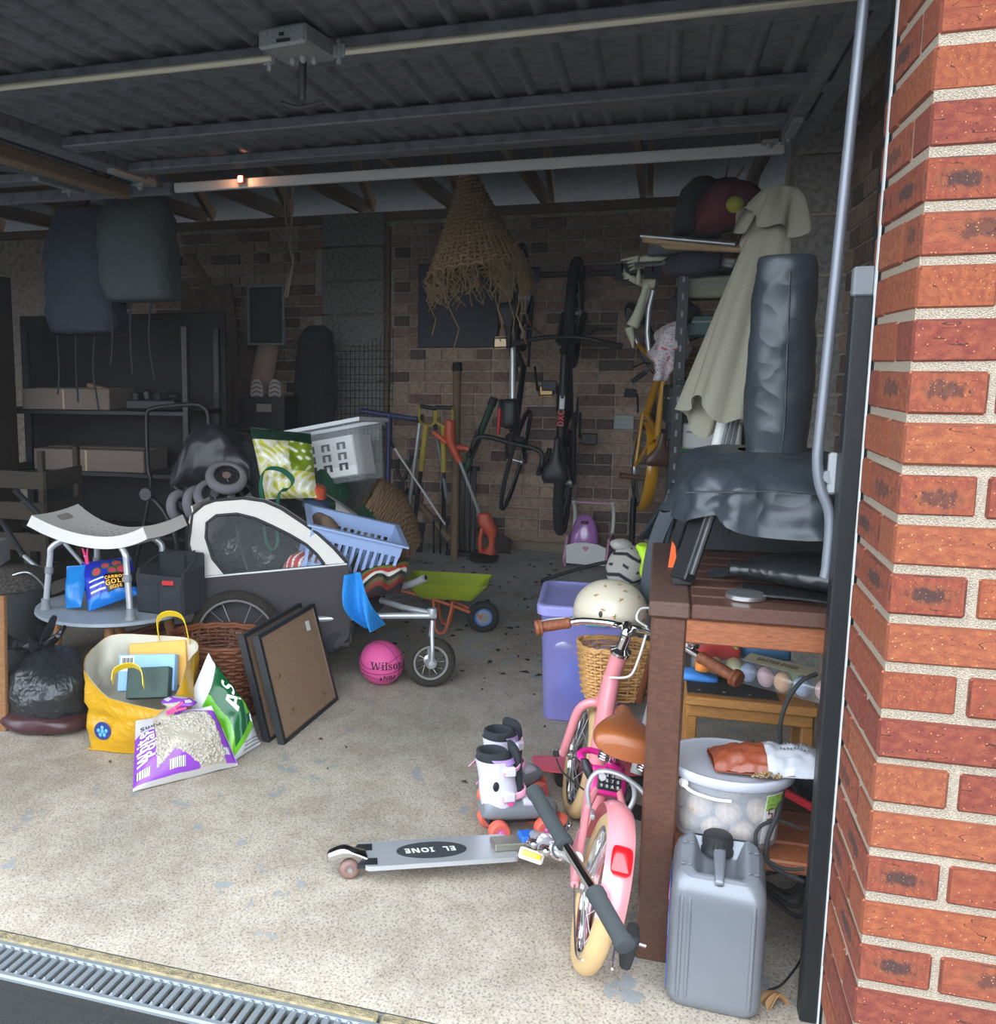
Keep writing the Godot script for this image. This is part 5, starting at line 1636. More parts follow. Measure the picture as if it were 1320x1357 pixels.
# ---- shared builders
func wheel(parent: Node, called: String, c: Vector3, axis: Vector3, R: float, tr: float, tyre: Material, rim: Material, spokes: int, hub_w := 0.05, hub_r := 0.014, rim_w := 0.0) -> MeshInstance3D:
	var bs := toward(axis)
	var b := MB.new()
	var pts := []
	for k in 36: pts.append(c + bs * (Vector3(cos(TAU * k / 36), 0, sin(TAU * k / 36)) * (R - tr)))
	b.tube(pts, tr, 10, false, true, 1.0, axis)
	var ty := part(parent, called, b, tyre)
	b = MB.new()
	var ri := R - tr * 1.75
	var rw := rim_w if rim_w > 0.0 else tr * 0.75
	b.lathe([Vector2(ri - 0.004, -rw), Vector2(ri + tr * 0.5, -rw * 1.05), Vector2(ri + tr * 0.5, rw * 1.05), Vector2(ri - 0.004, rw), Vector2(ri - 0.008, 0.0), Vector2(ri - 0.004, -rw)], 36, Transform3D(bs, c))
	part(ty if parent.get_parent() == self else parent, "rim", b, rim)
	b = MB.new()
	b.lathe([Vector2(0, -hub_w * 0.5), Vector2(hub_r, -hub_w * 0.5), Vector2(hub_r, -hub_w * 0.4), Vector2(hub_r * 0.6, -hub_w * 0.35), Vector2(hub_r * 0.6, hub_w * 0.35), Vector2(hub_r, hub_w * 0.4), Vector2(hub_r, hub_w * 0.5), Vector2(0, hub_w * 0.5)], 14, Transform3D(bs, c))
	part(ty, "hub", b, M.steel)
	if spokes == 0: return ty
	b = MB.new()
	for k in spokes:
		var a := TAU * k / spokes
		var s := (1.0 if k % 2 else -1.0) * hub_w * 0.36
		b.tube([c + bs * Vector3(cos(a + 0.25) * hub_r, s, sin(a + 0.25) * hub_r), c + bs * Vector3(cos(a) * ri, 0, sin(a) * ri)], 0.0011, 4, false)
	var sp := part(ty, "spokes", b, M.steel)
	sp.set_meta("kind", "stuff")
	return ty

func wicker(parent: Node, f, rows: int, stakes: int, r: float, m: Material, rim_m: Material):
	# f(a, v) -> point on the basket wall; withies woven in and out of upright stakes
	var b := MB.new()
	for j in rows:
		var v := (j + 0.5) / rows
		var pts := []
		for k in stakes * 2:
			var a := TAU * k / (stakes * 2)
			var p: Vector3 = f.call(a, v)
			var q: Vector3 = f.call(a + 0.05, v)
			var o := (q - p).cross(f.call(a, v + 0.02) - p).normalized()
			var s := 0.0 if k % 2 else (1.0 if ((k / 2) + j) % 2 else -1.0)
			pts.append(p + o * s * r * 1.3 + Vector3(0, sin(a * 7 + j) * r * 0.25, 0))
		b.tube(pts, r, 5, false, true, 1.25)
	var w := part(parent, "woven_wall", b, m)
	w.set_meta("kind", "stuff")
	b = MB.new()
	for k in stakes:
		var a := TAU * k / stakes
		b.tube([f.call(a, 0.0), f.call(a, 0.5), f.call(a, 1.0)], r * 0.9, 5, false)
	w = part(parent, "stakes", b, m)
	w.set_meta("kind", "stuff")
	b = MB.new()
	for e in [[0.985, 0.0], [1.02, 1.5]]:
		var pts := []
		for k in 64:
			var a := TAU * k / 64
			pts.append((f.call(a, e[0]) as Vector3) + Vector3(sin(a * 16 + e[1]), cos(a * 16 + e[1]), cos(a * 12)) * r * 0.5)
		b.tube(pts, r * 1.5, 6, false, true)
	part(parent, "rim", b, rim_m)

func build_pink_bike():
	var pink := mat("pink_paint", C(228, 140, 146), 0.28, 0.0, {"coat": 0.6})
	var tan_t := mat("tan_tyre", C(196, 164, 116), 0.8, 0.0, {"bump": M.t_fine, "depth": 0.1, "scale": 9.0})
	var leather := mat("tan_leather", C(146, 80, 40), 0.42, 0.0, {"coat": 0.25})
	var grip_m := mat("brown_grip", C(150, 84, 50), 0.6, 0.0, {"tex": M.t_weave, "scale": 9.0})
	var t := thing("pink_bicycle", "child's pink bicycle with cream tyres and tan saddle leaning on the bench leg", "bicycle")
	var yaw := Basis(Vector3.UP, deg_to_rad(6.5))
	t.transform = Transform3D(yaw * Basis(Vector3.BACK, deg_to_rad(-12.0)), Vector3(-0.447, 0.0, -0.345))
	wheel(t, "rear_wheel", Vector3(0, 0.166, 0), Vector3.RIGHT, 0.166, 0.0215, tan_t, M.chrome, 20, 0.08)
	# frame
	var b := MB.new()
	b.tube([Vector3(0, 0.365, -0.645), Vector3(0, 0.515, -0.595)], 0.021, 14)
	b.tube(curve([Vector3(0, 0.44, -0.62), Vector3(0, 0.33, -0.54), Vector3(0, 0.215, -0.42), Vector3(0, 0.15, -0.32)]), 0.0225, 14)
	b.tube([Vector3(0, 0.15, -0.32), Vector3(0, 0.335, -0.262)], 0.016, 12)
	for s in [-1.0, 1.0]:
		b.tube([Vector3(s * 0.018, 0.15, -0.30), Vector3(s * 0.045, 0.16, -0.15), Vector3(s * 0.05, 0.166, 0)], 0.0085, 8)
		b.tube([Vector3(s * 0.012, 0.325, -0.262), Vector3(s * 0.042, 0.27, -0.16), Vector3(s * 0.05, 0.17, -0.005)], 0.008, 8)
	part(t, "frame", b, pink)
	# mudguard
	b = MB.new()
	var rows := []
	for j in 29:
		var a := deg_to_rad(lerpf(12.0, 172.0, j / 28.0))
		var row := PackedVector3Array()
		for i in 9:
			var w := (i / 8.0 - 0.5) * 2.0
			var rr := 0.190 - 0.013 * w * w
			row.append(Vector3(w * 0.0275, 0.166 + sin(a) * rr, cos(a) * rr))
		rows.append(row)
	b.patch(rows, false, false, Transform3D.IDENTITY, Vector3.UP)
	for k in b.n.size():      # outwards all round
		var o := Vector3(0, b.v[k].y - 0.166, b.v[k].z)
		if b.n[k].dot(o) < 0.0: b.n[k] = -b.n[k]
	var mg := part(t, "mudguard", b, mat("pink_guard", C(228, 140, 146), 0.28, 0.0, {"coat": 0.6, "two": true}))
	b = MB.new()
	var a0 := deg_to_rad(47.0)
	b.loft([[Vector3(0, 0.166, 0) + Vector3(0, sin(a0 - 0.15), cos(a0 - 0.15)) * 0.196, 0.012, 0.004, 0.8], [Vector3(0, 0.166, 0) + Vector3(0, sin(a0 - 0.10), cos(a0 - 0.10)) * 0.199, 0.0195, 0.008, 0.8], [Vector3(0, 0.166, 0) + Vector3(0, sin(a0 + 0.10), cos(a0 + 0.10)) * 0.199, 0.0195, 0.008, 0.8], [Vector3(0, 0.166, 0) + Vector3(0, sin(a0 + 0.15), cos(a0 + 0.15)) * 0.196, 0.012, 0.004, 0.8]], Vector3.RIGHT, Vector3(0, sin(a0), cos(a0)), 20, 4)
	part(mg, "reflector", b, mat("reflector_red", C(200, 16, 26), 0.15, 0.0, {"coat": 0.8}), "red oval reflector")
	b = MB.new()
	b.tube(curve([Vector3(-0.05, 0.166, 0.0), Vector3(-0.036, 0.10, 0.13), Vector3(-0.028, 0.115, 0.182)]), 0.0022, 6)
	b.tube(curve([Vector3(0.05, 0.166, 0.0), Vector3(0.036, 0.10, 0.13), Vector3(0.028, 0.115, 0.182)]), 0.0022, 6)
	part(mg, "stay", b, M.chrome)
	# brake caliper over the guard
	b = MB.new()
	b.tube(curve([Vector3(-0.036, 0.265, -0.16), Vector3(-0.052, 0.315, -0.165), Vector3(-0.040, 0.355, -0.165), Vector3(0.0, 0.365, -0.16), Vector3(0.045, 0.352, -0.155), Vector3(0.072, 0.335, -0.145)]), 0.0075, 8, true, false, 0.7)
	b.tube(curve([Vector3(0.036, 0.265, -0.16), Vector3(0.05, 0.315, -0.17), Vector3(0.035, 0.35, -0.175), Vector3(0.0, 0.355, -0.172)]), 0.006, 8)
	b.box(Vector3(-0.030, 0.262, -0.15), Vector3(0.012, 0.012, 0.04), 0.003)
	b.lathe([Vector2(0, -0.012), Vector2(0.008, -0.012), Vector2(0.008, 0.012), Vector2(0, 0.012)], 10, at(Vector3(-0.03, 0.352, -0.16), toward(Vector3.BACK)))
	part(t, "rear_brake", b, M.alu)
	# seat
	b = MB.new()
	b.tube([Vector3(0, 0.30, -0.273), Vector3(0, 0.415, -0.237)], 0.0125, 12)
	part(t, "seat_post", b, M.chrome)
	b = MB.new()
	b.loft([[Vector3(0, 0.430, -0.115), 0.050, 0.016, 0.8], [Vector3(0, 0.440, -0.125), 0.070, 0.026, 0.8], [Vector3(0, 0.446, -0.165), 0.071, 0.028, 0.8], [Vector3(0, 0.452, -0.21), 0.052, 0.025, 0.85], [Vector3(0, 0.458, -0.25), 0.026, 0.021, 0.9], [Vector3(0, 0.460, -0.30), 0.018, 0.018, 1.0], [Vector3(0, 0.452, -0.325), 0.010, 0.010, 1.0]], Vector3.RIGHT, Vector3.UP, 28, 6)
	var sd := part(t, "saddle", b, leather, "tan leather saddle")
	b = MB.new()
	for s in [-1.0, 1.0]:
		b.tube(curve([Vector3(s * 0.012, 0.436, -0.30), Vector3(s * 0.02, 0.415, -0.24), Vector3(s * 0.024, 0.405, -0.19), Vector3(s * 0.04, 0.415, -0.13)]), 0.0035, 6)
		var sp := []
		for k in 40: sp.append(Vector3(s * 0.042 + cos(k * 0.9) * 0.011, 0.398 + k * 0.0009, -0.135 + sin(k * 0.9) * 0.011))
		b.tube(sp, 0.0025, 5)
	b.box(Vector3(0, 0.412, -0.232), Vector3(0.035, 0.022, 0.03), 0.004)
	part(sd, "spring_rail", b, M.chrome)
	# pedal block and crank by the rear
	b = MB.new()
	b.box(Vector3(0.075, 0.10, 0.055), Vector3(0.022, 0.085, 0.055), 0.006, eul(10, 0, 0))
	part(t, "stabiliser_block", b, M.rubber)
	b = MB.new()
	b.tube([Vector3(0.05, 0.11, 0.05), Vector3(0.105, 0.11, 0.055)], 0.004, 8)
	part(t, "stabiliser_bolt", b, M.steel)
	b = MB.new()
	b.bar(Vector3(-0.045, 0.15, -0.32), Vector3(-0.05, 0.065, -0.345), 0.010, 0.016, 0.003)
	b.bar(Vector3(0.055, 0.15, -0.32), Vector3(0.06, 0.235, -0.295), 0.010, 0.016, 0.003)
	part(t, "crank", b, M.chrome)
	for e in [[-0.09, 0.065, -0.345], [0.10, 0.235, -0.295]]:
		b = MB.new()
		b.box(Vector3(e[0], e[1], e[2]), Vector3(0.07, 0.018, 0.055), 0.005)
		part(t, "pedal", b, M.black_plastic)
	b = MB.new()
	b.sheet(func(u: float, v: float): return Vector3(0.038, 0.125 + 0.085 * v + 0.02 * sin(u * PI) * (v - 0.5), -0.36 + 0.38 * u), 12, 3, 0.006)
	part(t, "chain_guard", b, pink)
	# steered front: everything turns about the head tube
	var top := Vector3(0, 0.515, -0.595)
	var hax := (Vector3(0, 0.515, -0.595) - Vector3(0, 0.365, -0.645)).normalized()
	var st := Transform3D(Basis(hax, deg_to_rad(5.0)), top) * Transform3D(Basis.IDENTITY, -top)
	var fr: Array = []
	var fwd := func(p: Vector3): return st * p
	var ax := st.basis * Vector3.RIGHT
	wheel(t, "front_wheel", st * Vector3(0, 0.166, -0.725), ax, 0.166, 0.0215, tan_t, M.chrome, 20, 0.08)
	b = MB.new()
	for s in [-1.0, 1.0]:
		b.tube(curve([fwd.call(Vector3(0, 0.352, -0.65)), fwd.call(Vector3(s * 0.03, 0.352, -0.652)), fwd.call(Vector3(s * 0.052, 0.32, -0.668)), fwd.call(Vector3(s * 0.056, 0.25, -0.69)), fwd.call(Vector3(s * 0.056, 0.166, -0.722))], 5), 0.0125, 10)
	part(t, "fork", b, pink)
	b = MB.new()
	b.tube([fwd.call(Vector3(-0.085, 0.166, -0.725)), fwd.call(Vector3(0.085, 0.166, -0.725))], 0.006, 8)
	b.lathe([Vector2(0, 0), Vector2(0.011, 0), Vector2(0.011, 0.012), Vector2(0, 0.012)], 8, at(fwd.call(Vector3(-0.078, 0.166, -0.725)), toward(ax)))
	part(t, "front_axle", b, M.steel)
	b = MB.new()
	b.lathe([Vector2(0.018, 0.0), Vector2(0.026, 0.002), Vector2(0.027, 0.012), Vector2(0.020, 0.016), Vector2(0.014, 0.02), Vector2(0.0125, 0.05), Vector2(0.0125, 0.062), Vector2(0, 0.064)], 18, at(top, toward(hax)))
	b.tube(curve([top + hax * 0.045, top + hax * 0.07 + Vector3(0, 0.0, -0.012), top + hax * 0.078 + Vector3(0, 0, -0.035)]), 0.014, 10)
	part(t, "stem", b, M.chrome)
	var inv := t.transform.affine_inverse()
	var bc: Vector3 = top + hax * 0.078 + Vector3(0, 0, -0.035)
	var gl: Vector3 = inv * Vector3(-0.617,0.559,-0.93)
	var gl1: Vector3 = inv * Vector3(-0.542,0.573,-0.95)
	var gr: Vector3 = inv * Vector3(-0.141,0.527,-0.74)
	var gr1: Vector3 = inv * Vector3(-0.218,0.553,-0.8)
	b = MB.new()
	b.tube(curve([gl1, gl1.lerp(bc, 0.25) + Vector3(0, 0.008, 0), gl1.lerp(bc, 0.62) + Vector3(0, 0.006, 0), bc + Vector3(-0.03, -0.004, 0), bc + Vector3(0.03, -0.002, 0), gr1.lerp(bc, 0.55) + Vector3(0, 0.012, 0), gr1.lerp(bc, 0.2) + Vector3(0, 0.008, 0), gr1], 6), 0.0095, 10)
	part(t, "handlebar", b, M.chrome)
	for e in [[gl1, gl], [gr1, gr]]:
		b = MB.new()
		var d: Vector3 = (e[1] - e[0])
		b.lathe([Vector2(0.011, -0.008), Vector2(0.015, -0.004), Vector2(0.015, 0.004), Vector2(0.0135, 0.006), Vector2(0.0145, d.length() * 0.5), Vector2(0.0135, d.length() - 0.014), Vector2(0.021, d.length() - 0.012), Vector2(0.0215, d.length() - 0.006), Vector2(0.019, d.length() - 0.004), Vector2(0.021, d.length() - 0.002), Vector2(0.018, d.length() + 0.005), Vector2(0.0, d.length() + 0.006)], 16, at(e[0], toward(d)))
		part(t, "grip", b, grip_m)
	b = MB.new()
	var lv := gl1.lerp(bc, 0.12)
	b.tube(curve([lv + Vector3(0.0, 0.012, -0.015), gl1.lerp(gl, 0.5) + Vector3(0.0, 0.008, -0.04), gl + Vector3(-0.005, 0.005, -0.035)]), 0.004, 6, true, false, 0.6)
	b.box(lv + Vector3(0, 0.004, -0.012), Vector3(0.03, 0.018, 0.03), 0.005)
	part(t, "brake_lever", b, M.alu)
	b = MB.new()
	b.lathe([Vector2(0.0, -0.012), Vector2(0.020, -0.012), Vector2(0.024, 0.0), Vector2(0.022, 0.008), Vector2(0.012, 0.014), Vector2(0, 0.016)], 18, at(gr1.lerp(bc, 0.16) + Vector3(0.002, 0.026, -0.01)))
	part(t, "bell", b, M.chrome)
	b = MB.new()
	b.tube(curve([bc + Vector3(0.045, 0.015, 0.02), bc + Vector3(0.015, 0.03, 0.03), bc + Vector3(0.022, 0.055, 0.01), bc + Vector3(0.06, 0.062, 0.0)], 6), 0.0032, 6)
	b.tube(curve([bc + Vector3(0.05, 0.0, 0.01), bc + Vector3(0.045, -0.07, 0.03), bc + Vector3(0.035, -0.12, 0.03), bc + Vector3(-0.01, -0.14, 0.02)], 6), 0.0032, 6)
	part(t, "brake_cable", b, M.white_plastic)
	b = MB.new()
	b.tube(curve([inv * Vector3(-0.561,0.187,-0.98), inv * Vector3(-0.542,0.165,-0.95), inv * Vector3(-0.497,0.162,-0.88), inv * Vector3(-0.46,0.177,-0.8)]), 0.0025, 6)
	b.box(inv * Vector3(-0.562,0.2,-0.98), Vector3(0.016, 0.016, 0.01), 0.002, eul(0, 0, 20))
	part(t, "loose_cable", b, M.rubber)
	# basket with its straps, on the bars
	var bk := thing("bicycle_basket", "honey wicker basket strapped to the pink bicycle's handlebar, holding the cream helmet", "basket", Vector3(-0.426,0.339,-1.1), 0.28)
	var f := func(a: float, v: float):
		var e := 0.55
		var ca := cos(a)
		var sa := sin(a)
		return Vector3(signf(ca) * pow(absf(ca), e) * (0.075 + 0.018 * v), 0.145 * v, signf(sa) * pow(absf(sa), e) * (0.056 + 0.014 * v))
	var honey := mat("honey_wicker", C(250, 214, 160), 0.6, 0.0, {"tex": M.t_grain, "scale": 5.0})
	wicker(bk, f, 16, 26, 0.0036, honey, honey)
	b = MB.new()
	b.box(Vector3(0, 0.004, 0), Vector3(0.14, 0.008, 0.10), 0.003)
	part(bk, "base", b, honey)
	var belt := mat("brown_belt", C(118, 66, 38), 0.5)
	for s in [-0.012, 0.072]:
		b = MB.new()
		b.tube(curve([Vector3(s + 0.018, 0.165, 0.065), Vector3(s + 0.010, 0.15, 0.078), Vector3(s, 0.10, 0.074), Vector3(s - 0.012, 0.04, 0.066), Vector3(s - 0.016, 0.0, 0.058)]), 0.009, 8, true, false, 0.25, Vector3(0, 0.2, 1))
		part(bk, "strap", b, belt)
	# helmet
	var h := thing("cream_helmet", "cream child's cycle helmet with small gold leaf prints, sitting in the bicycle basket", "helmet", Vector3(-0.442,0.568,-1.12), 0.2)
	h.rotation = Vector3(-0.25, 0.35, -0.10)
	b = MB.new()
	b.ball(Vector3.ZERO, Vector3(0.098, 0.092, 0.112), 36, 22, Basis.IDENTITY, func(d: Vector3):
		var k := 1.0
		if d.y < -0.35: k = 0.35 / absf(d.y) * 1.02
		return k * (1.0 + 0.035 * maxf(d.y, 0.0) * absf(d.x)))
	part(h, "shell", b, mat("cream_shell", C(208, 196, 174), 0.38, 0.0, {"coat": 0.3}))
	b = MB.new()
	for e in [[0.02, 0.80, 0.6], [-0.35, 0.72, 0.55], [0.45, 0.5, 0.72], [-0.62, 0.45, 0.6], [-0.05, 0.35, 0.95], [0.75, 0.25, 0.55], [0.40, 0.0, 0.9], [-0.5, 0.05, 0.85], [0.25, 0.95, 0.1], [0.7, 0.65, 0.1], [0.1, 0.62, 0.8], [-0.2, -0.15, 0.98], [0.62, -0.12, 0.78]]:
		var d := Vector3(e[0], e[1], e[2]).normalized()
		var p := d * Vector3(0.098, 0.092, 0.112) * 1.004
		if d.y > 0.0: p *= 1.0 + 0.035 * d.y * absf(d.x)
		var q := toward(d)
		for k in 3:
			var an: float = k * 1.2 + e[0] * 5.0
			b.ball(p + q * Vector3(cos(an) * 0.0042, 0, sin(an) * 0.0042), Vector3(0.0042, 0.0007, 0.002), 6, 4, q * Basis(Vector3.UP, -an))
	var lfp := part(h, "leaf_prints", b, mat("gold_print", C(168, 132, 62), 0.5))
	lfp.set_meta("kind", "stuff")
	for e in [Vector3(0.8, 0.15, 0.62), Vector3(-0.55, -0.1, 0.82), Vector3(0.92, 0.3, 0.2)]:
		b = MB.new()
		b.ball(e.normalized() * Vector3(0.097, 0.091, 0.111), Vector3(0.006, 0.002, 0.009), 10, 6, toward(e))
		part(h, "vent", b, M.black_plastic)
	# combination lock round the seat post
	var lk := thing("pink_lock", "magenta combination bicycle lock with number buttons, hung on the pink bicycle's seat post", "bicycle lock")
	lk.transform = t.transform * Transform3D(eul(-35, 12, 0), Vector3(-0.005, 0.315, -0.235))
	b = MB.new()
	b.loft([[Vector3(0, -0.036, 0), 0.03, 0.008, 0.6], [Vector3(0, -0.030, 0), 0.042, 0.014, 0.6], [Vector3(0, 0.02, 0), 0.042, 0.014, 0.6], [Vector3(0, 0.028, 0), 0.030, 0.008, 0.6]], Vector3.RIGHT, Vector3.BACK, 24, 4)
	var magenta := mat("magenta", C(214, 24, 128), 0.35, 0.0, {"coat": 0.3})
	part(lk, "case", b, magenta)
	b = MB.new()
	b.box(Vector3(0, -0.006, 0.013), Vector3(0.056, 0.042, 0.006), 0.002)
	var kp := part(lk, "key_pad", b, M.black_plastic)
	b = MB.new()
	for j in 3:
		for i in 4:
			b.box(Vector3(-0.019 + 0.0125 * i, -0.018 + 0.0125 * j, 0.017), Vector3(0.009, 0.009, 0.003), 0.001)
	var ky := part(kp, "buttons", b, mat("key_grey", C(46, 48, 52), 0.4))
	ky.set_meta("kind", "stuff")
	b = MB.new()
	for j in 3:
		for i in 4:
			b.text(["1", "2", "3", "4", "5", "6", "7", "8", "9", "0", "A", "B"][i + 4 * (2 - j)], 0.010, at(Vector3(-0.019 + 0.0125 * i, -0.018 + 0.0125 * j, 0.0188)), 0.0006, "Droid Sans", true)
	part(kp, "numbers", b, M.label_white)
	for e in [[-0.048, 0.012], [0.050, -0.028]]:
		b = MB.new()
		b.loft([[Vector3(e[0] - 0.02 * signf(e[0]) * -0.4, e[1] + 0.024, 0.004), 0.009, 0.008, 1.0], [Vector3(e[0], e[1], 0.006), 0.012, 0.011, 1.0], [Vector3(e[0] * 0.8, e[1] - 0.02, 0.004), 0.008, 0.008, 1.0]], Vector3.RIGHT, Vector3.BACK, 14, 4)
		part(lk, "black_end", b, M.black_plastic)
	b = MB.new()
	b.tube(curve([Vector3(-0.04, 0.02, 0.004), Vector3(-0.06, 0.05, -0.02), Vector3(-0.03, 0.068, -0.035), Vector3(0.02, 0.060, -0.035), Vector3(0.036, 0.035, -0.01), Vector3(0.02, 0.026, 0.012), Vector3(-0.01, 0.03, 0.014)]), 0.0075, 10)
	part(lk, "sleeve_cable", b, magenta)

func build_scooter():
	var t := thing("kick_scooter", "folded aluminium kick scooter lying on the floor with black foam grips over the bicycle wheel", "scooter")
	var y := 0.062
	var q := [Vector3(-1.005,0.06,-0.616), Vector3(-0.951,0.06,-0.447), Vector3(-0.606,0.06,-0.621), Vector3(-0.668,0.06,-0.778)]
	var b := MB.new()
	var c: Vector3 = (q[0] + q[1] + q[2] + q[3]) * 0.25
	var dx: Vector3 = ((q[3] + q[2]) - (q[0] + q[1])).normalized()
	var L: float = ((q[3] + q[2]) - (q[0] + q[1])).length() * 0.5
	var bs := Basis(dx, Vector3.UP, dx.cross(Vector3.UP))
	var W := 0.122
	var dk := at(c, bs)
	b.prism(rbox(L, W, 0.012, 3), 0.012, dk * Transform3D(Basis(Vector3.RIGHT, deg_to_rad(-90.0)), Vector3(0, -0.006, 0)))
	var deck := part(t, "deck", b, M.alu)
	b = MB.new()
	var el := PackedVector2Array()
	for k in 40: el.append(Vector2(cos(TAU * k / 40) * 0.088, sin(TAU * k / 40) * 0.040))
	b.prism(el, 0.002, dk * Transform3D(Basis(Vector3.RIGHT, deg_to_rad(-90.0)), Vector3(-0.015, 0.0008, 0)))
	var gp := part(deck, "grip_oval", b, mat("grip_black", C(44, 48, 52), 0.9, 0.0, {"bump": M.t_fine, "depth": 0.1, "scale": 9.0}))
	b = MB.new()
	b.text("EL   IONE", 0.030, dk * Transform3D(Basis(Vector3.UP, PI) * Basis(Vector3(1, 0, 0), deg_to_rad(-90.0)), Vector3(-0.018, 0.0022, 0.0)), 0.0008, "Droid Sans", true)
	part(deck, "worn_lettering", b, M.label_white)
	b = MB.new()      # tail: rear brake guard over its wheel
	b.loft([[dk * Vector3(-L * 0.5 + 0.012, -0.002, 0), 0.008, 0.028, 0.8], [dk * Vector3(-L * 0.5 - 0.012, 0.006, 0), 0.008, 0.020, 0.8], [dk * Vector3(-L * 0.5 - 0.045, 0.012, 0), 0.016, 0.018, 0.9], [dk * Vector3(-L * 0.5 - 0.085, 0.0, 0), 0.013, 0.013, 0.8]], Vector3.UP, bs.z, 18, 5)
	part(t, "rear_brake_guard", b, M.chrome)
	wheel(t, "rear_wheel", dk * Vector3(-L * 0.5 - 0.03, -0.034, 0), bs.z, 0.026, 0.012, mat("wheel_brown", C(120, 92, 84), 0.5), M.grey_plastic, 0, 0.026, 0.006)
	for s in [-1.0, 1.0]:
		b = MB.new()
		b.prism(PackedVector2Array([Vector2(-0.02, -0.014), Vector2(0.03, -0.018), Vector2(0.035, 0.014), Vector2(0.0, 0.016)]), 0.01, dk * Transform3D(Basis(Vector3.RIGHT, deg_to_rad(-90.0)), Vector3(-L * 0.5, -0.004, s * 0.036)))
		part(t, "tail_block", b, M.black_plastic)
	# front: channel, folding block, stem tube
	b = MB.new()
	b.box(dk * Vector3(L * 0.5 - 0.01, 0.010, 0.008), Vector3(0.085, 0.018, 0.048), 0.002, bs)
	part(t, "hinge_channel", b, mat("grey_steel", C(150, 146, 132), 0.4, 0.7))
	b = MB.new()
	b.box(dk * Vector3(L * 0.5 + 0.038, 0.018, 0.008), Vector3(0.042, 0.030, 0.042), 0.003, bs)
	part(t, "blue_block", b, mat("block_blue", C(40, 104, 200), 0.4), "blue plastic folding block")
	var s0: Vector3 = dk * Vector3(L * 0.5 + 0.055, 0.022, 0.010)
	var tb := Vector3(-0.456,0.257,-0.29)
	b = MB.new()
	b.tube([s0, s0.lerp(tb, 0.6)], 0.0175, 14)
	b.tube([s0.lerp(tb, 0.55), tb], 0.0140, 14)
	part(t, "stem_tube", b, M.alu)
	for e in [0.30, 0.62]:
		b = MB.new()
		var p := s0.lerp(tb, e)
		var dd := (tb - s0).normalized()
		b.lathe([Vector2(0.018, -0.010), Vector2(0.023, -0.010), Vector2(0.023, 0.010), Vector2(0.018, 0.010)], 18, at(p, toward(dd)))
		var sd := dd.cross(Vector3.UP).normalized()
		b.tube(curve([p + sd * 0.02, p + sd * 0.032 + Vector3(0, 0.006, 0), p + sd * 0.045 + dd * 0.02, p + sd * 0.04 + dd * 0.045]), 0.006, 8)
		b.ball(p + sd * 0.036 + dd * 0.05, Vector3(0.010, 0.010, 0.010), 8, 6)
		part(t, "clamp", b, M.chrome)
	b = MB.new()
	b.box(Vector3(-0.566,0.152,-0.48), Vector3(0.055, 0.026, 0.012), 0.004, eul(-35, 8, -14))
	var rf := part(t, "reflector_case", b, M.white_plastic)
	b = MB.new()
	b.box(Vector3(-0.564,0.158,-0.472), Vector3(0.042, 0.012, 0.008), 0.002, eul(-35, 8, -14))
	part(rf, "amber_lens", b, mat("amber", C(250, 190, 20), 0.2, 0.0, {"coat": 0.6}))
	var g0 := Vector3(-0.565,0.318,-0.46)
	var g1 := Vector3(-0.481,0.263,-0.33)
	var g2 := Vector3(-0.414,0.268,-0.155)
	var g3 := Vector3(-0.351,0.227,-0.05)
	b = MB.new()
	b.tube([g0.lerp(g1, 0.5), g1, g2, g2.lerp(g3, 0.5)], 0.0105, 12)
	part(t, "handlebar", b, M.chrome)
	for e in [[g0, g1], [g2, g3]]:
		b = MB.new()
		var d: Vector3 = e[1] - e[0]
		b.lathe([Vector2(0, -0.001), Vector2(0.014, -0.001), Vector2(0.0185, 0.003), Vector2(0.0185, 0.018), Vector2(0.0170, 0.020), Vector2(0.0165, d.length() - 0.02), Vector2(0.0185, d.length() - 0.016), Vector2(0.0185, d.length() - 0.002), Vector2(0.013, d.length()), Vector2(0, d.length())], 18, at(e[0], toward(d)))
		part(t, "foam_grip", b, mat("foam", C(58, 62, 63), 0.95, 0.0, {"bump": M.t_fine, "depth": 0.1, "scale": 12.0}))

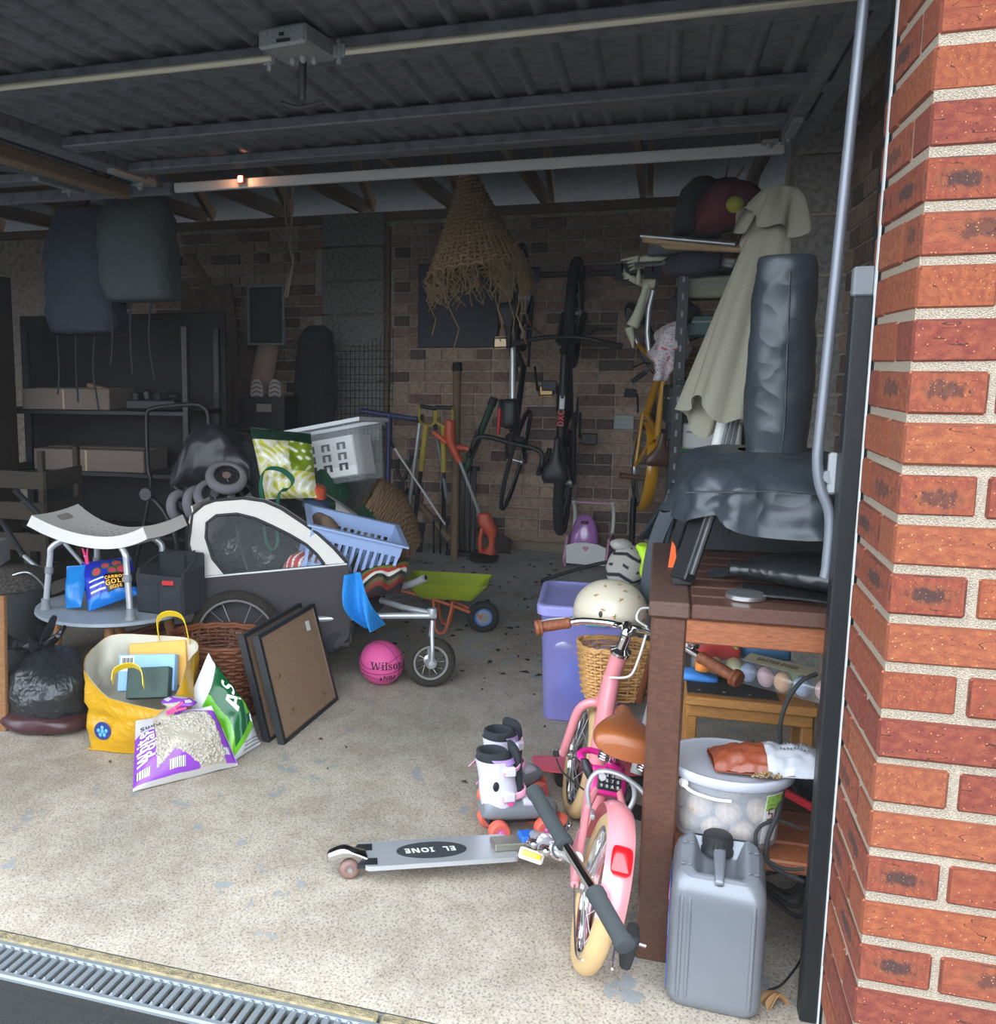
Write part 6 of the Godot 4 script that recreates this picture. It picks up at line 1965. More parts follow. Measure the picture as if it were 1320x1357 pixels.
func make_skate(label: String) -> Node3D:      # toe along -z
	var t := thing("roller_skate", label, "roller skate", Vector3.ZERO, 0.0, "pair of roller skates")
	var white := mat("skate_white", C(206, 202, 216), 0.4)
	var grey := mat("skate_grey", C(120, 124, 130), 0.5)
	var purple := mat("skate_purple", C(178, 146, 212), 0.6)
	var rosy := mat("skate_pink", C(240, 168, 196), 0.5)
	var b := MB.new()
	b.loft([[Vector3(0, 0.075, 0.072), 0.026, 0.022, 0.9], [Vector3(0, 0.080, 0.055), 0.038, 0.034, 0.9], [Vector3(0, 0.078, 0.0), 0.042, 0.034, 0.8], [Vector3(0, 0.072, -0.07), 0.044, 0.028, 0.8], [Vector3(0, 0.068, -0.115), 0.036, 0.022, 0.9], [Vector3(0, 0.064, -0.135), 0.018, 0.012, 1.0]], Vector3.RIGHT, Vector3.UP, 24, 5)
	part(t, "shell", b, grey)
	b = MB.new()
	b.loft([[Vector3(0, 0.085, 0.022), 0.040, 0.050, 0.9], [Vector3(0, 0.12, 0.026), 0.042, 0.052, 0.9], [Vector3(0, 0.16, 0.032), 0.041, 0.048, 0.9], [Vector3(0, 0.20, 0.040), 0.044, 0.048, 0.9], [Vector3(0, 0.215, 0.044), 0.045, 0.047, 0.9]], Vector3.RIGHT, Vector3.BACK, 28, 5, null, 0.0, false)
	b.loft([[Vector3(0, 0.098, -0.03), 0.041, 0.018, 0.9], [Vector3(0, 0.094, -0.06), 0.040, 0.018, 0.9], [Vector3(0, 0.088, -0.09), 0.034, 0.012, 0.9]], Vector3.RIGHT, Vector3.UP, 18, 4)
	part(t, "cuff", b, mat("skate_cuff", C(206, 202, 216), 0.4, 0.0, {"two": true}))
	b = MB.new()
	b.loft([[Vector3(0, 0.11, 0.03), 0.036, 0.042, 0.9], [Vector3(0, 0.18, 0.036), 0.038, 0.043, 0.9], [Vector3(0, 0.222, 0.044), 0.040, 0.043, 0.9], [Vector3(0, 0.236, 0.048), 0.037, 0.040, 0.9], [Vector3(0, 0.232, 0.048), 0.028, 0.030, 0.9], [Vector3(0, 0.19, 0.046), 0.026, 0.026, 0.9], [Vector3(0, 0.15, 0.04), 0.02, 0.02, 0.9]], Vector3.RIGHT, Vector3.BACK, 24, 4)
	b.loft([[Vector3(0, 0.12, -0.022), 0.026, 0.012, 0.9], [Vector3(0, 0.18, -0.022), 0.030, 0.012, 0.9], [Vector3(0, 0.235, -0.012), 0.032, 0.012, 0.9], [Vector3(0, 0.252, -0.006), 0.022, 0.008, 0.9]], Vector3.RIGHT, Vector3.BACK, 18, 4)
	part(t, "liner", b, M.dark_cloth)
	b = MB.new()
	b.loft([[Vector3(0, 0.205, 0.03), 0.0425, 0.044, 0.9], [Vector3(0, 0.222, 0.036), 0.0435, 0.044, 0.9]], Vector3.RIGHT, Vector3.BACK, 24, 2, null, 0.0, false)
	part(t, "lilac_collar", b, mat("skate_lilac", C(178, 146, 212), 0.6, 0.0, {"two": true}))
	for e in [[0.195, 0.040, -0.012], [0.125, 0.046, -0.03]]:
		b = MB.new()
		b.tube(curve([Vector3(-0.044, e[0] - 0.012, 0.03), Vector3(-0.036, e[0], e[2]), Vector3(0.0, e[0] + 0.006, e[2] - 0.014), Vector3(0.036, e[0], e[2]), Vector3(0.046, e[0] - 0.012, 0.03)]), 0.010, 8, true, false, 0.3, Vector3(0, 0.2, -1))
		var s := part(t, "strap", b, rosy)
		b = MB.new()
		b.box(Vector3(0.045, e[0] - 0.004, 0.012), Vector3(0.016, 0.026, 0.030), 0.004)
		part(s, "buckle", b, white)
	b = MB.new()
	b.sheet(func(u: float, v: float): return Vector3(-0.046 - 0.05 * u, 0.185 - 0.085 * u - 0.01 * sin(u * 3.0), 0.02 + 0.018 * v + 0.02 * u), 8, 2, 0.002)
	part(t, "loose_strap", b, rosy)
	for s in [-1.0, 1.0]:
		b = MB.new()
		b.lathe([Vector2(0.010, 0.0), Vector2(0.010, 0.004), Vector2(0, 0.005)], 14, at(Vector3(s * 0.0415, 0.105, 0.008), toward(Vector3(s, 0, 0))))
		part(t, "pink_rivet", b, mat("rivet_pink", C(234, 84, 150), 0.4))
		b = MB.new()
		b.ball(Vector3(s * 0.040, 0.150, 0.048), Vector3(0.003, 0.014, 0.009), 10, 6)
		part(t, "vent", b, M.black_plastic)
	b = MB.new()
	b.box(Vector3(0, 0.044, -0.025), Vector3(0.034, 0.022, 0.17), 0.004)
	for z in [0.038, -0.088]: b.tube([Vector3(-0.036, 0.028, z), Vector3(0.036, 0.028, z)], 0.005, 8)
	part(t, "chassis", b, M.black_plastic)
	var coral := mat("coral_wheel", C(226, 104, 86), 0.5)
	for z in [0.038, -0.088]:
		for s in [-1.0, 1.0]:
			b = MB.new()
			b.lathe([Vector2(0.012, -0.015), Vector2(0.024, -0.015), Vector2(0.028, -0.010), Vector2(0.028, 0.010), Vector2(0.024, 0.015), Vector2(0.012, 0.015)], 20, at(Vector3(s * 0.045, 0.028, z), toward(Vector3.RIGHT)))
			var w := part(t, "wheel", b, coral)
			b = MB.new()
			b.lathe([Vector2(0.0, -0.013), Vector2(0.013, -0.013), Vector2(0.013, 0.013), Vector2(0.0, 0.013)], 14, at(Vector3(s * 0.045, 0.028, z), toward(Vector3.RIGHT)))
			b.lathe([Vector2(0.0, 0.013), Vector2(0.005, 0.013), Vector2(0.0, 0.018)], 8, at(Vector3(s * 0.045, 0.028, z), toward(Vector3(s, 0, 0))))
			part(w, "wheel_core", b, mat("core_pink", C(224, 110, 170), 0.4))
	b = MB.new()
	b.lathe([Vector2(0, 0), Vector2(0.018, 0), Vector2(0.02, 0.02), Vector2(0, 0.022)], 14, at(Vector3(0, 0.032, -0.14), toward(Vector3(0, -0.5, -0.8))))
	part(t, "toe_stop", b, coral)
	return t

func build_toys_front():
	var s := make_skate("white and lilac roller skate with grey shell, the nearer of the pair")
	s.position = Vector3(-0.675, 0.0, -0.885)
	s.rotation.y = deg_to_rad(-62)
	copy(s, "white and lilac roller skate standing just behind the nearer skate, only its cuff showing", Vector3(-0.70, 0.0, -1.06), deg_to_rad(-30), "pair of roller skates")
	var b := MB.new()
	b.loft([[Vector3(-0.20, 0.055, 0), 0.03, 0.006, 0.9], [Vector3(-0.17, 0.05, 0), 0.06, 0.006, 0.8], [Vector3(0.0, 0.045, 0), 0.065, 0.006, 0.8], [Vector3(0.17, 0.05, 0), 0.055, 0.006, 0.8], [Vector3(0.21, 0.058, 0), 0.025, 0.005, 0.9]], Vector3.BACK, Vector3.UP, 20, 4)
	var pb := thing("pink_skateboard", "coral pink plastic skateboard on the floor behind the front wheel of the pink bicycle", "skateboard", Vector3(-0.459,0,-1.31) + Vector3(0, 0.0, 0), 0.25)
	part(pb, "deck", b, mat("coral_deck", C(226, 92, 104), 0.4))
	for x in [-0.12, 0.12]:
		b = MB.new()
		b.box(Vector3(x, 0.032, 0), Vector3(0.04, 0.016, 0.04), 0.004)
		var tk := part(pb, "truck", b, M.black_metal)
		for z in [-0.045, 0.045]:
			b = MB.new()
			b.lathe([Vector2(0, -0.014), Vector2(0.019, -0.014), Vector2(0.022, -0.01), Vector2(0.022, 0.01), Vector2(0.019, 0.014), Vector2(0, 0.014)], 14, at(Vector3(x, 0.022, z), toward(Vector3.BACK)))
			part(tk, "wheel", b, M.black_plastic)
	b = MB.new()
	b.ball(Vector3(0, 0.03, 0), Vector3(0.035, 0.035, 0.03), 14, 10)
	solo("orange_ball", b, mat("orange_ball", C(226, 104, 34), 0.5), "small orange ball half hidden behind the roller skates", "ball", Vector3(-0.61,0.07,-1) * Vector3(1, 0, 1), 0.0)
	# purple storage tub
	var t := thing("storage_tub", "translucent violet storage tub with a clip lid behind the pink bicycle", "storage tub", Vector3(-0.56, 0.0, -1.97), 0.05)
	var violet := mat("violet_plastic", C(158, 154, 234), 0.3, 0.0, {"alpha": 0.42})
	b = MB.new()
	var rows := []
	for e in [[0.004, 0.118, 0.165], [0.0, 0.125, 0.172], [0.006, 0.130, 0.178], [0.15, 0.136, 0.186], [0.395, 0.146, 0.198], [0.40, 0.156, 0.208], [0.41, 0.156, 0.208]]:
		var row := PackedVector3Array()
		for p in rbox(e[1] * 2, e[2] * 2, 0.035, 5): row.append(Vector3(p.x, e[0], -p.y))
		rows.append(row)
	b.patch(rows, true, false)
	b.poly(Array(rows[0]), Vector3.DOWN)
	part(t, "body", b, violet)
	b = MB.new()
	rows = []
	for e in [[0.385, 0.160, 0.212], [0.412, 0.162, 0.214], [0.420, 0.158, 0.210], [0.422, 0.140, 0.190], [0.412, 0.134, 0.184], [0.412, 0.05, 0.08]]:
		var row := PackedVector3Array()
		for p in rbox(e[1] * 2, e[2] * 2, 0.04, 5): row.append(Vector3(p.x, e[0], -p.y))
		rows.append(row)
	b.patch(rows, true, false)
	b.poly(Array(rows[-1]), Vector3.UP)
	part(t, "lid", b, mat("violet_lid", C(176, 174, 240), 0.3, 0.0, {"alpha": 0.75}))
	for s2 in [-1.0, 1.0]:
		b = MB.new()
		b.box(Vector3(0.04, 0.385, s2 * 0.214), Vector3(0.07, 0.05, 0.012), 0.004)
		part(t, "clip", b, mat("teal_clip", C(96, 190, 190), 0.4))
	b = MB.new()
	b.lathe([Vector2(0, -0.01), Vector2(0.085, -0.01), Vector2(0.09, 0.0), Vector2(0.06, 0.02), Vector2(0.055, 0.03), Vector2(0, 0.034)], 28, at(Vector3(-0.545, 0.135, -1.85), toward(Vector3(0.35, 0.2, 1.0))))
	solo("blue_disc_toy", b, mat("deep_blue", C(48, 92, 170), 0.4), "blue round lid-shaped toy seen through the wall of the violet tub", "toy")
	b = MB.new()
	b.loft([[Vector3(-0.03, 0, 0), 0.012, 0.01, 0.8], [Vector3(0, 0.006, 0), 0.02, 0.012, 0.8], [Vector3(0.03, 0, 0), 0.012, 0.01, 0.8]], Vector3.UP, Vector3.BACK, 14, 4)
	solo("silver_toy", b, M.alu, "shiny silver toy piece above the blue disc inside the violet tub", "toy", Vector3(-0.62, 0.262, -1.82))

func paint(w: int, h: int, f) -> Texture2D:
	var im := Image.create_empty(w, h, false, Image.FORMAT_RGB8)
	for y in h:
		for x in w: im.set_pixel(x, y, f.call((x + 0.5) / w, (y + 0.5) / h))
	return ImageTexture.create_from_image(im)

# a filled bag: returns its front surface as (u, v) -> point, v running from top to bottom
func pillow(b: MB, bl: Vector3, br: Vector3, tl: Vector3, tr: Vector3, th: float, nz: FastNoiseLite, amp: float, n := 26, back := true):
	var nr := (br - bl).cross(tl - bl).normalized()
	var surf := func(u: float, v: float, s: float):
		var p := tl.lerp(tr, u).lerp(bl.lerp(br, u), v)
		var d := pow(maxf(sin(PI * clampf(u, 0.0, 1.0)), 0.0), 0.55) * pow(maxf(sin(PI * pow(clampf(v, 0.0, 1.0), 1.25)), 0.0), 0.55)
		return p + nr * (s * th * d + nz.get_noise_3d(p.x * 100, p.y * 100, p.z * 100 + s * 30) * amp * (0.3 + d))
	var rows := []
	for j in n + 1:
		var row := PackedVector3Array()
		for i in n + 1: row.append(surf.call(float(i) / n, float(j) / n, 1.0))
		rows.append(row)
	b.patch(rows, false, false, Transform3D.IDENTITY, nr)
	if back:
		rows = []
		for j in n / 2 + 1:
			var row := PackedVector3Array()
			for i in n / 2 + 1: row.append(surf.call(2.0 * i / n, 2.0 * j / n, -0.7))
			rows.append(row)
		b.patch(rows, false, false, Transform3D.IDENTITY, -nr)
	return surf

func peg(at_: Vector3, label: String, ry := 0.0, rz := 0.0):
	var t := thing("clothes_peg", label, "clothes peg", at_)
	t.rotation = Vector3(0.2, ry, rz)
	var m := mat("peg_pink", C(236, 70, 130), 0.4)
	for s in [-1.0, 1.0]:
		var b := MB.new()
		b.loft([[Vector3(s * 0.0035, -0.03, 0), 0.003, 0.005, 0.8], [Vector3(s * 0.004, 0.0, 0), 0.0042, 0.006, 0.8], [Vector3(s * 0.011, 0.035, 0), 0.003, 0.005, 0.8]], Vector3.RIGHT, Vector3.BACK, 10, 4)
		part(t, "arm", b, m)
	var b := MB.new()
	b.tube([Vector3(-0.008, 0.004, 0.006), Vector3(0.0, 0.007, 0.008), Vector3(0.008, 0.004, 0.006)], 0.0015, 5)
	part(t, "spring", b, M.steel)

func build_left():
	var nz := noise(61, 0.10)
	var nb := noise(62, 0.06, FastNoiseLite.TYPE_SIMPLEX_SMOOTH, 3)
	# round table
	var t := thing("side_table", "low round pale grey side table with wooden legs, carrying the shower stool", "side table", Vector3(-2.35, 0, -1.72))
	var b := MB.new()
	b.lathe([Vector2(0, 0.286), Vector2(0.30, 0.286), Vector2(0.306, 0.291), Vector2(0.304, 0.302), Vector2(0.29, 0.305), Vector2(0, 0.305)], 48)
	part(t, "top", b, mat("table_grey", C(150, 158, 166), 0.45))
	for k in 4:
		var a := PI * 0.25 + PI * 0.5 * k + 0.35
		b = MB.new()
		b.tube([Vector3(cos(a) * 0.20, 0.287, sin(a) * 0.20), Vector3(cos(a) * 0.26, 0.0, sin(a) * 0.26)], [0.021, 0.015], 12)
		part(t, "leg", b, mat("beech", C(206, 160, 110), 0.5, 0.0, {"tex": M.t_grain, "scale": 2.0}))
	# shower stool
	t = thing("shower_stool", "white plastic shower stool with a curved perforated seat on bent aluminium legs", "stool", Vector3(-2.325, 0.305, -1.66))
	b = MB.new()
	var seat := func(u: float, v: float, s: float):
		var x := (u - 0.5) * 0.47
		var w := 0.115 + 0.045 * pow(absf(u - 0.5) * 2.0, 1.5)
		return Vector3(x, 0.303 + 1.15 * (x - 0.02) * (x - 0.02) + s - 0.008 * cos((v - 0.5) * PI), (v - 0.5) * 2.0 * w)
	b.sheet(func(u: float, v: float): return seat.call(u, v, 0.0), 32, 12, 0.046)
	var st := part(t, "seat", b, mat("seat_white", C(206, 200, 194), 0.45))
	b = MB.new()
	for j in 4:
		for i in 7:
			b.lathe([Vector2(0.004, 0.0), Vector2(0.0036, 0.001), Vector2(0.0, 0.001)], 8, at((seat.call(0.30 + 0.065 * i, 0.22 + 0.18 * j, 0.0) as Vector3) + Vector3(0, 0.0006, 0)))
	var hl := part(st, "drain_holes", b, M.grey_plastic)
	hl.set_meta("kind", "stuff")
	b = MB.new()
	b.prism(rbox(0.09, 0.035, 0.015, 4), 0.004, Transform3D(Basis(Vector3.BACK, deg_to_rad(-32.0)) * Basis(Vector3.UP, PI * 0.5) * Basis(Vector3.RIGHT, -PI * 0.5), (seat.call(0.085, 0.5, 0.0) as Vector3) + Vector3(0, 0.002, 0)))
	part(st, "hand_grip", b, mat("grip_shade", C(150, 140, 132), 0.6))
	for e in [[-2.543, -1.561], [-2.149, -1.522], [-2.122, -1.782], [-2.46, -1.80]]:
		var f := Vector3(e[0] + 2.31, 0.0, e[1] + 1.66)
		var top := Vector3(f.x * 0.62, 0.275, f.z * 0.75)
		b = MB.new()
		b.tube(curve([Vector3(f.x * 0.3, 0.27, f.z * 0.6), top, Vector3(f.x * 0.86, 0.245, f.z * 0.9), Vector3(f.x * 0.90, 0.2, f.z * 0.92), f + Vector3(0, 0.01, 0)], 5), 0.0125, 12)
		var lg := part(t, "leg", b, M.alu)
		b = MB.new()
		var cp := Vector3(f.x * 0.92, 0.155, f.z * 0.935)
		b.lathe([Vector2(0.013, -0.014), Vector2(0.017, -0.012), Vector2(0.017, 0.012), Vector2(0.013, 0.014)], 14, at(cp, toward(cp - f)))
		part(lg, "collar", b, M.grey_plastic)
		b = MB.new()
		b.lathe([Vector2(0, 0.001), Vector2(0.024, 0.001), Vector2(0.022, 0.010), Vector2(0.018, 0.016), Vector2(0.016, 0.042), Vector2(0.012, 0.044)], 16, at(f))
		part(lg, "rubber_foot", b, M.grey_plastic)
	# blue seed bag with roses on the table
	t = thing("blue_feed_bag", "shiny blue bag printed with roses and a black panel, under the shower stool", "bag")
	b = MB.new()
	var rose := paint(128, 128, func(u: float, v: float):
		var c := Color(0.10, 0.16, 0.62)
		if v > 0.80: c = Color(0.05, 0.42, 0.75)
		if u > 0.46 and v > 0.42 and v < 0.82: c = Color(0.05, 0.05, 0.06)
		if u < 0.44 and v > 0.40 and v < 0.80 and int(v * 26) % 3 == 0 and u > 0.12: c = Color(0.85, 0.88, 0.95)
		for q in [[0.30, 0.30, 0.085], [0.50, 0.20, 0.07], [0.72, 0.16, 0.08], [0.80, 0.33, 0.10], [0.62, 0.34, 0.07]]:
			var d := Vector2(u - q[0], v - q[1]).length()
			if d < q[2] * 1.35 and c.b > 0.1: c = Color(0.14, 0.35, 0.16)
			if d < q[2]: c = Color(0.86, 0.36, 0.40).lerp(Color(0.5, 0.12, 0.18), 0.5 + 0.5 * sin(d * 160.0))
		return c)
	var sf = pillow(b, Vector3(-2.365, 0.312, -1.56), Vector3(-2.19, 0.375, -1.64), Vector3(-2.455, 0.475, -1.66), Vector3(-2.27, 0.500, -1.72), 0.045, nb, 0.016)
	part(t, "bag_body", b, mat("rose_print", Color.WHITE, 0.28, 0.0, {"tex": rose, "two": true}))
	b = MB.new()
	var mp := func(p: Vector3): return (sf.call(p.x, p.y, 1.0) as Vector3) + Vector3(0.2, 0.5, 0.8) * (0.0025 + p.z)
	var tb := Basis(Vector3(1, 0, 0), Vector3(0, -1, 0), Vector3(0, 0, 1))
	b.text("CARBON", 0.10, Transform3D(tb, Vector3(0.66, 0.52, 0)), 0.001, "Droid Sans", true, mp)
	b.text("GOLD", 0.155, Transform3D(tb, Vector3(0.66, 0.64, 0)), 0.001, "Droid Sans", true, mp)
	b.text("ROSE", 0.10, Transform3D(tb, Vector3(0.64, 0.76, 0)), 0.001, "Droid Sans", true, mp)
	part(t, "lettering", b, mat("gold_ink", C(238, 172, 40), 0.5))
	t = thing("light_blue_bag", "smaller light blue plastic bag slumped on the table beside the rose-printed bag", "bag")
	b = MB.new()
	pillow(b, Vector3(-2.475, 0.312, -1.57), Vector3(-2.40, 0.325, -1.56), Vector3(-2.50, 0.465, -1.63), Vector3(-2.42, 0.47, -1.66), 0.022, nb, 0.016, 16)
	part(t, "bag_body", b, mat("sky_blue", C(24, 118, 190), 0.3, 0.0, {"two": true}))
	peg(Vector3(-2.405, 0.51, -1.62), "pink clothes peg closing the rose-printed blue bag")
	# black tool caddy
	t = thing("tool_caddy", "black fabric tool caddy with open front pockets and a red tag, on the round table", "tool bag", Vector3(-2.085, 0.306, -1.70), -0.12)
	b = MB.new()
	b.box(Vector3(0, 0.075, 0.075), Vector3(0.21, 0.15, 0.012), 0.005); b.box(Vector3(-0.1, 0.085, 0.0), Vector3(0.012, 0.17, 0.15), 0.005)
	b.box(Vector3(0.1, 0.085, 0.0), Vector3(0.012, 0.17, 0.15), 0.005); b.box(Vector3(0, 0.11, -0.075), Vector3(0.21, 0.22, 0.012), 0.005); b.box(Vector3(0, 0.006, 0), Vector3(0.2, 0.012, 0.15), 0.004)
	b.box(Vector3(-0.03, 0.16, -0.055), Vector3(0.12, 0.11, 0.02), 0.006)
	part(t, "body", b, M.dark_cloth)
	for s in [-1.0, 1.0]:
		b = MB.new()
		b.sheet(func(u: float, v: float): return Vector3(s * 0.052 + (u - 0.5) * 0.095, 0.125 - 0.115 * v - 0.014 * sin(u * PI) * (1.0 - v), 0.084 + 0.022 * sin(u * PI) * (0.4 + 0.6 * sin(v * PI))), 10, 8, 0.003)
		part(t, "pocket", b, M.dark_cloth)
		b = MB.new()
		b.tube(curve([Vector3(s * 0.1, 0.165, 0.06), Vector3(s * 0.09, 0.2, -0.03), Vector3(s * 0.06, 0.225, -0.072)]), 0.006, 6, true, false, 0.4)
		part(t, "webbing", b, M.dark_cloth)
	b = MB.new()
	b.box(Vector3(0.045, 0.128, 0.088), Vector3(0.048, 0.017, 0.004), 0.001, eul(0, 6, 3))
	part(t, "red_tag", b, mat("tag_red", C(186, 38, 42), 0.5))
	# bin bag
	t = thing("bin_bag", "bulging black plastic bin bag with knotted ears on the floor at the far left", "bin bag", Vector3(-2.33, 0, -1.22))
	b = MB.new()
	var bin := mat("bin_plastic", C(34, 36, 38), 0.3, 0.0, {"bump": M.t_crease, "depth": 0.35, "scale": 5.0})
	b.loft([[Vector3(0, 0.012, 0), 0.12, 0.10, 1.0], [Vector3(0, 0.03, 0.0), 0.155, 0.13, 0.95], [Vector3(0.01, 0.12, 0.0), 0.172, 0.15, 1.0], [Vector3(0.01, 0.19, 0.0), 0.15, 0.13, 1.0], [Vector3(0.0, 0.245, -0.01), 0.09, 0.08, 1.0], [Vector3(-0.02, 0.27, -0.01), 0.028, 0.026, 1.0]], Vector3.RIGHT, Vector3.BACK, 48, 7, nb, 0.030)
	part(t, "body", b, bin)
	for e in [[-0.10, 0.02, 0.06], [0.06, 0.05, -0.02], [-0.02, 0.07, -0.06], [0.0, 0.03, 0.08]]:
		b = MB.new()
		b.sheet(func(u: float, v: float): return Vector3(-0.02, 0.262, -0.01) + Vector3(e[0], e[1], e[2]) * u + Vector3(e[2] * 0.4 + 0.01, 0.02 * sin(u * 5.0), 0.05) * (v - 0.5) * (0.4 + 1.4 * u) + Vector3(0, 0.014 * sin(v * 9.0 + u * 6.0), 0), 10, 10, 0.002)
		part(t, "tied_ear", b, bin)
	b = MB.new()
	b.loft([[Vector3(0.01, 0.004, 0.01), 0.14, 0.13, 0.9], [Vector3(0.01, 0.02, 0.01), 0.178, 0.155, 0.9], [Vector3(0.01, 0.055, 0.01), 0.172, 0.150, 0.95], [Vector3(0.01, 0.075, 0.0), 0.12, 0.11, 1.0]], Vector3.RIGHT, Vector3.BACK, 40, 5, nb, 0.022)
	solo("folded_red_bag", b, mat("wine_plastic", C(62, 34, 38), 0.35), "flattened dark red plastic bag under the black bin bag", "bag", Vector3(-2.33, 0, -1.22))
	# yellow carrier bag
	t = thing("yellow_carrier_bag", "open yellow carrier bag with looped handles and a round blue badge, holding boxes", "carrier bag", Vector3(-1.905, 0, -1.135), 0.12)
	var yw := mat("yellow_plastic", C(184, 138, 12), 0.38, 0.0, {"bump": M.t_crease, "depth": 0.25, "scale": 4.0, "two": true})
	var wall := func(a: float, v: float, o: float):
		var ca := cos(a)
		var sa := sin(a)
		var p := Vector3(signf(ca) * pow(absf(ca), 0.4) * (0.165 + 0.012 * v - o), 0, signf(sa) * pow(absf(sa), 0.4) * (0.095 + 0.012 * v - o))
		var top := 0.31 + 0.03 * (0.0 - sa) - (0.085 * maxf(sa, 0.0) * (1.0 + 0.5 * sin(ca * 3.0 + 0.6)))
		p.y = 0.003 + top * v
		p += Vector3(ca, 0, sa) * nb.get_noise_3d(p.x * 100, p.y * 100, p.z * 100) * 0.045 * sin(clampf(v, 0.05, 0.95) * PI)
		return p
	for e in [[0.0, yw, "bag_wall"], [0.003, mat("bag_lining", C(186, 182, 166), 0.5, 0.0, {"two": true}), "lining"]]:
		b = MB.new()
		var rows := []
		for j in 19:
			var row := PackedVector3Array()
			for i in 56: row.append(wall.call(TAU * i / 56, j / 18.0, e[0]))
			rows.append(row)
		b.patch(rows, true)
		if e[0] == 0.0:
			b.fix_last(rows, range(19).map(func(j): return Vector3(0, 0.02 * j, 0)))
			b.box(Vector3(0, 0.004, 0), Vector3(0.32, 0.006, 0.18), 0.002)
		part(t, e[2], b, e[1])
	for e in [[-0.02, 0.085, 0.235, 0.05, -0.35], [0.075, -0.09, 0.335, 0.10, 0.35]]:
		b = MB.new()
		b.ribbon(curve([Vector3(e[0] - 0.05, e[2], e[1]), Vector3(e[0] - 0.045, e[2] + e[3] * 0.7, e[1] * 0.8), Vector3(e[0], e[2] + e[3], e[1] * 0.6), Vector3(e[0] + 0.045, e[2] + e[3] * 0.8, e[1] * 0.8), Vector3(e[0] + 0.06, e[2] - 0.01, e[1])]), Vector3(0.1, 0.75, 0.7), 0.03, 0.0025)
		part(t, "handle", b, mat("handle_yellow", C(232, 196, 36), 0.35, 0.0, {"two": true}))
	b = MB.new()
	b.lathe([Vector2(0, 0.002), Vector2(0.028, 0.002), Vector2(0.030, 0.0)], 24, at(Vector3(-0.10, 0.075, 0.103), toward(Vector3(-0.05, 0.05, 1))))
	var bg := part(t, "badge", b, mat("badge_navy", C(30, 44, 110), 0.4))
	b = MB.new()
	for q in [[0, 0.012], [-0.013, 0.002], [0.013, 0.002], [-0.007, -0.012], [0.007, -0.012], [0, 0]]: b.ball(Vector3(-0.10 + q[0], 0.075 + q[1], 0.106), Vector3(0.006, 0.007, 0.0015), 8, 5)
	b = b
	part(bg, "badge_print", b, mat("badge_blue", C(86, 160, 226), 0.4))
	# boxes inside it
	var boxes := [["blue_box", C(132, 172, 214), Vector3(-1.90, 0.235, -1.165), Vector3(0.20, 0.12, 0.035), Vector3(-22, 4, 5), "pale blue cardboard box with a barcode standing in the yellow carrier bag", true], ["amber_box", C(214, 158, 62), Vector3(-1.885, 0.25, -1.215), Vector3(0.20, 0.15, 0.03), Vector3(-20, 6, 8), "orange-yellow flat box behind the pale blue one in the yellow bag", false], ["green_box", C(44, 66, 58), Vector3(-1.875, 0.215, -1.125), Vector3(0.15, 0.10, 0.03), Vector3(-26, 0, 8), "dark green printed box in front inside the yellow carrier bag", false]]
	for e in boxes:
		var x := thing(e[0], e[5], "box", e[2])
		x.rotation_degrees = e[4]
		b = MB.new()
		b.box(Vector3.ZERO, e[3], 0.002)
		part(x, "carton", b, mat(e[0], e[1], 0.5))
		if e[6]:
			b = MB.new()
			b.box(Vector3(-0.068, 0.03, 0.0182), Vector3(0.048, 0.05, 0.001))
			var lb := part(x, "label", b, M.label_white)
			b = MB.new()
			for k in 9: b.box(Vector3(-0.086 + 0.0044 * k, 0.032, 0.0192), Vector3(0.0016 + 0.0008 * (k % 3), 0.034, 0.001))
			part(lb, "barcode", b, M.black_plastic)
	# pebble bag
	t = thing("pebble_bag", "purple and clear bag of white pebbles slumped against the yellow carrier bag", "bag of pebbles")
	b = MB.new()
	var win := func(u: float, v: float): return u > 0.20 and u < 0.88 and v > 0.12 and v < 0.96 and not (v > 0.70 + 0.9 * absf(u - 0.38) and u < 0.62)
	var pur := paint(160, 160, func(u: float, v: float):
		var c := Color(0.50, 0.24, 0.66)
		if v < 0.30 and u < 0.30 or v < 0.10: c = Color(0.74, 0.73, 0.76)
		if win.call(u, v): c = Color(0.66, 0.62, 0.56)
		if v > 0.965: c = Color(0.68, 0.66, 0.64)
		for q in [[0.08, 0.86, 0.12, 0.045], [0.40, 0.86, 0.15, 0.05], [0.90, 0.80, 0.10, 0.05]]:
			if absf(u - q[0]) < q[2] * 0.5 and absf(v - q[1]) < q[3]: c = Color(0.9, 0.9, 0.9) if int(u * 150) % 3 else Color(0.1, 0.1, 0.1)
		return c)
	var ps = pillow(b, Vector3(-1.751,0.004,-0.783), Vector3(-1.535,0.004,-1.062), Vector3(-1.858,0.133,-1), Vector3(-1.623,0.187,-1.06), 0.07, nb, 0.018, 30)
	part(t, "bag_film", b, mat("purple_print", Color.WHITE, 0.25, 0.0, {"tex": pur, "two": true}))
	b = MB.new()
	var r := RandomNumberGenerator.new()
	r.seed = 5
	var peb := MB.new()
	peb.ball(Vector3.ZERO, Vector3.ONE, 7, 5)
	for k in 900:
		var u := r.randf_range(0.2, 0.88)
		var v := r.randf_range(0.16, 0.95)
		if not win.call(u, v): continue
		var p: Vector3 = ps.call(u, v, 0.97)
		var s := r.randf_range(0.0035, 0.0062)
		b.add(peb, Transform3D(Basis.from_euler(Vector3(r.randf() * 6, r.randf() * 6, 0)) * Basis.from_scale(Vector3(s * 1.3, s * 0.8, s)), p))
	var pbs := part(t, "pebbles", b, mat("pebble_white", C(168, 160, 146), 0.6))
	pbs.set_meta("kind", "stuff")
	b = MB.new()
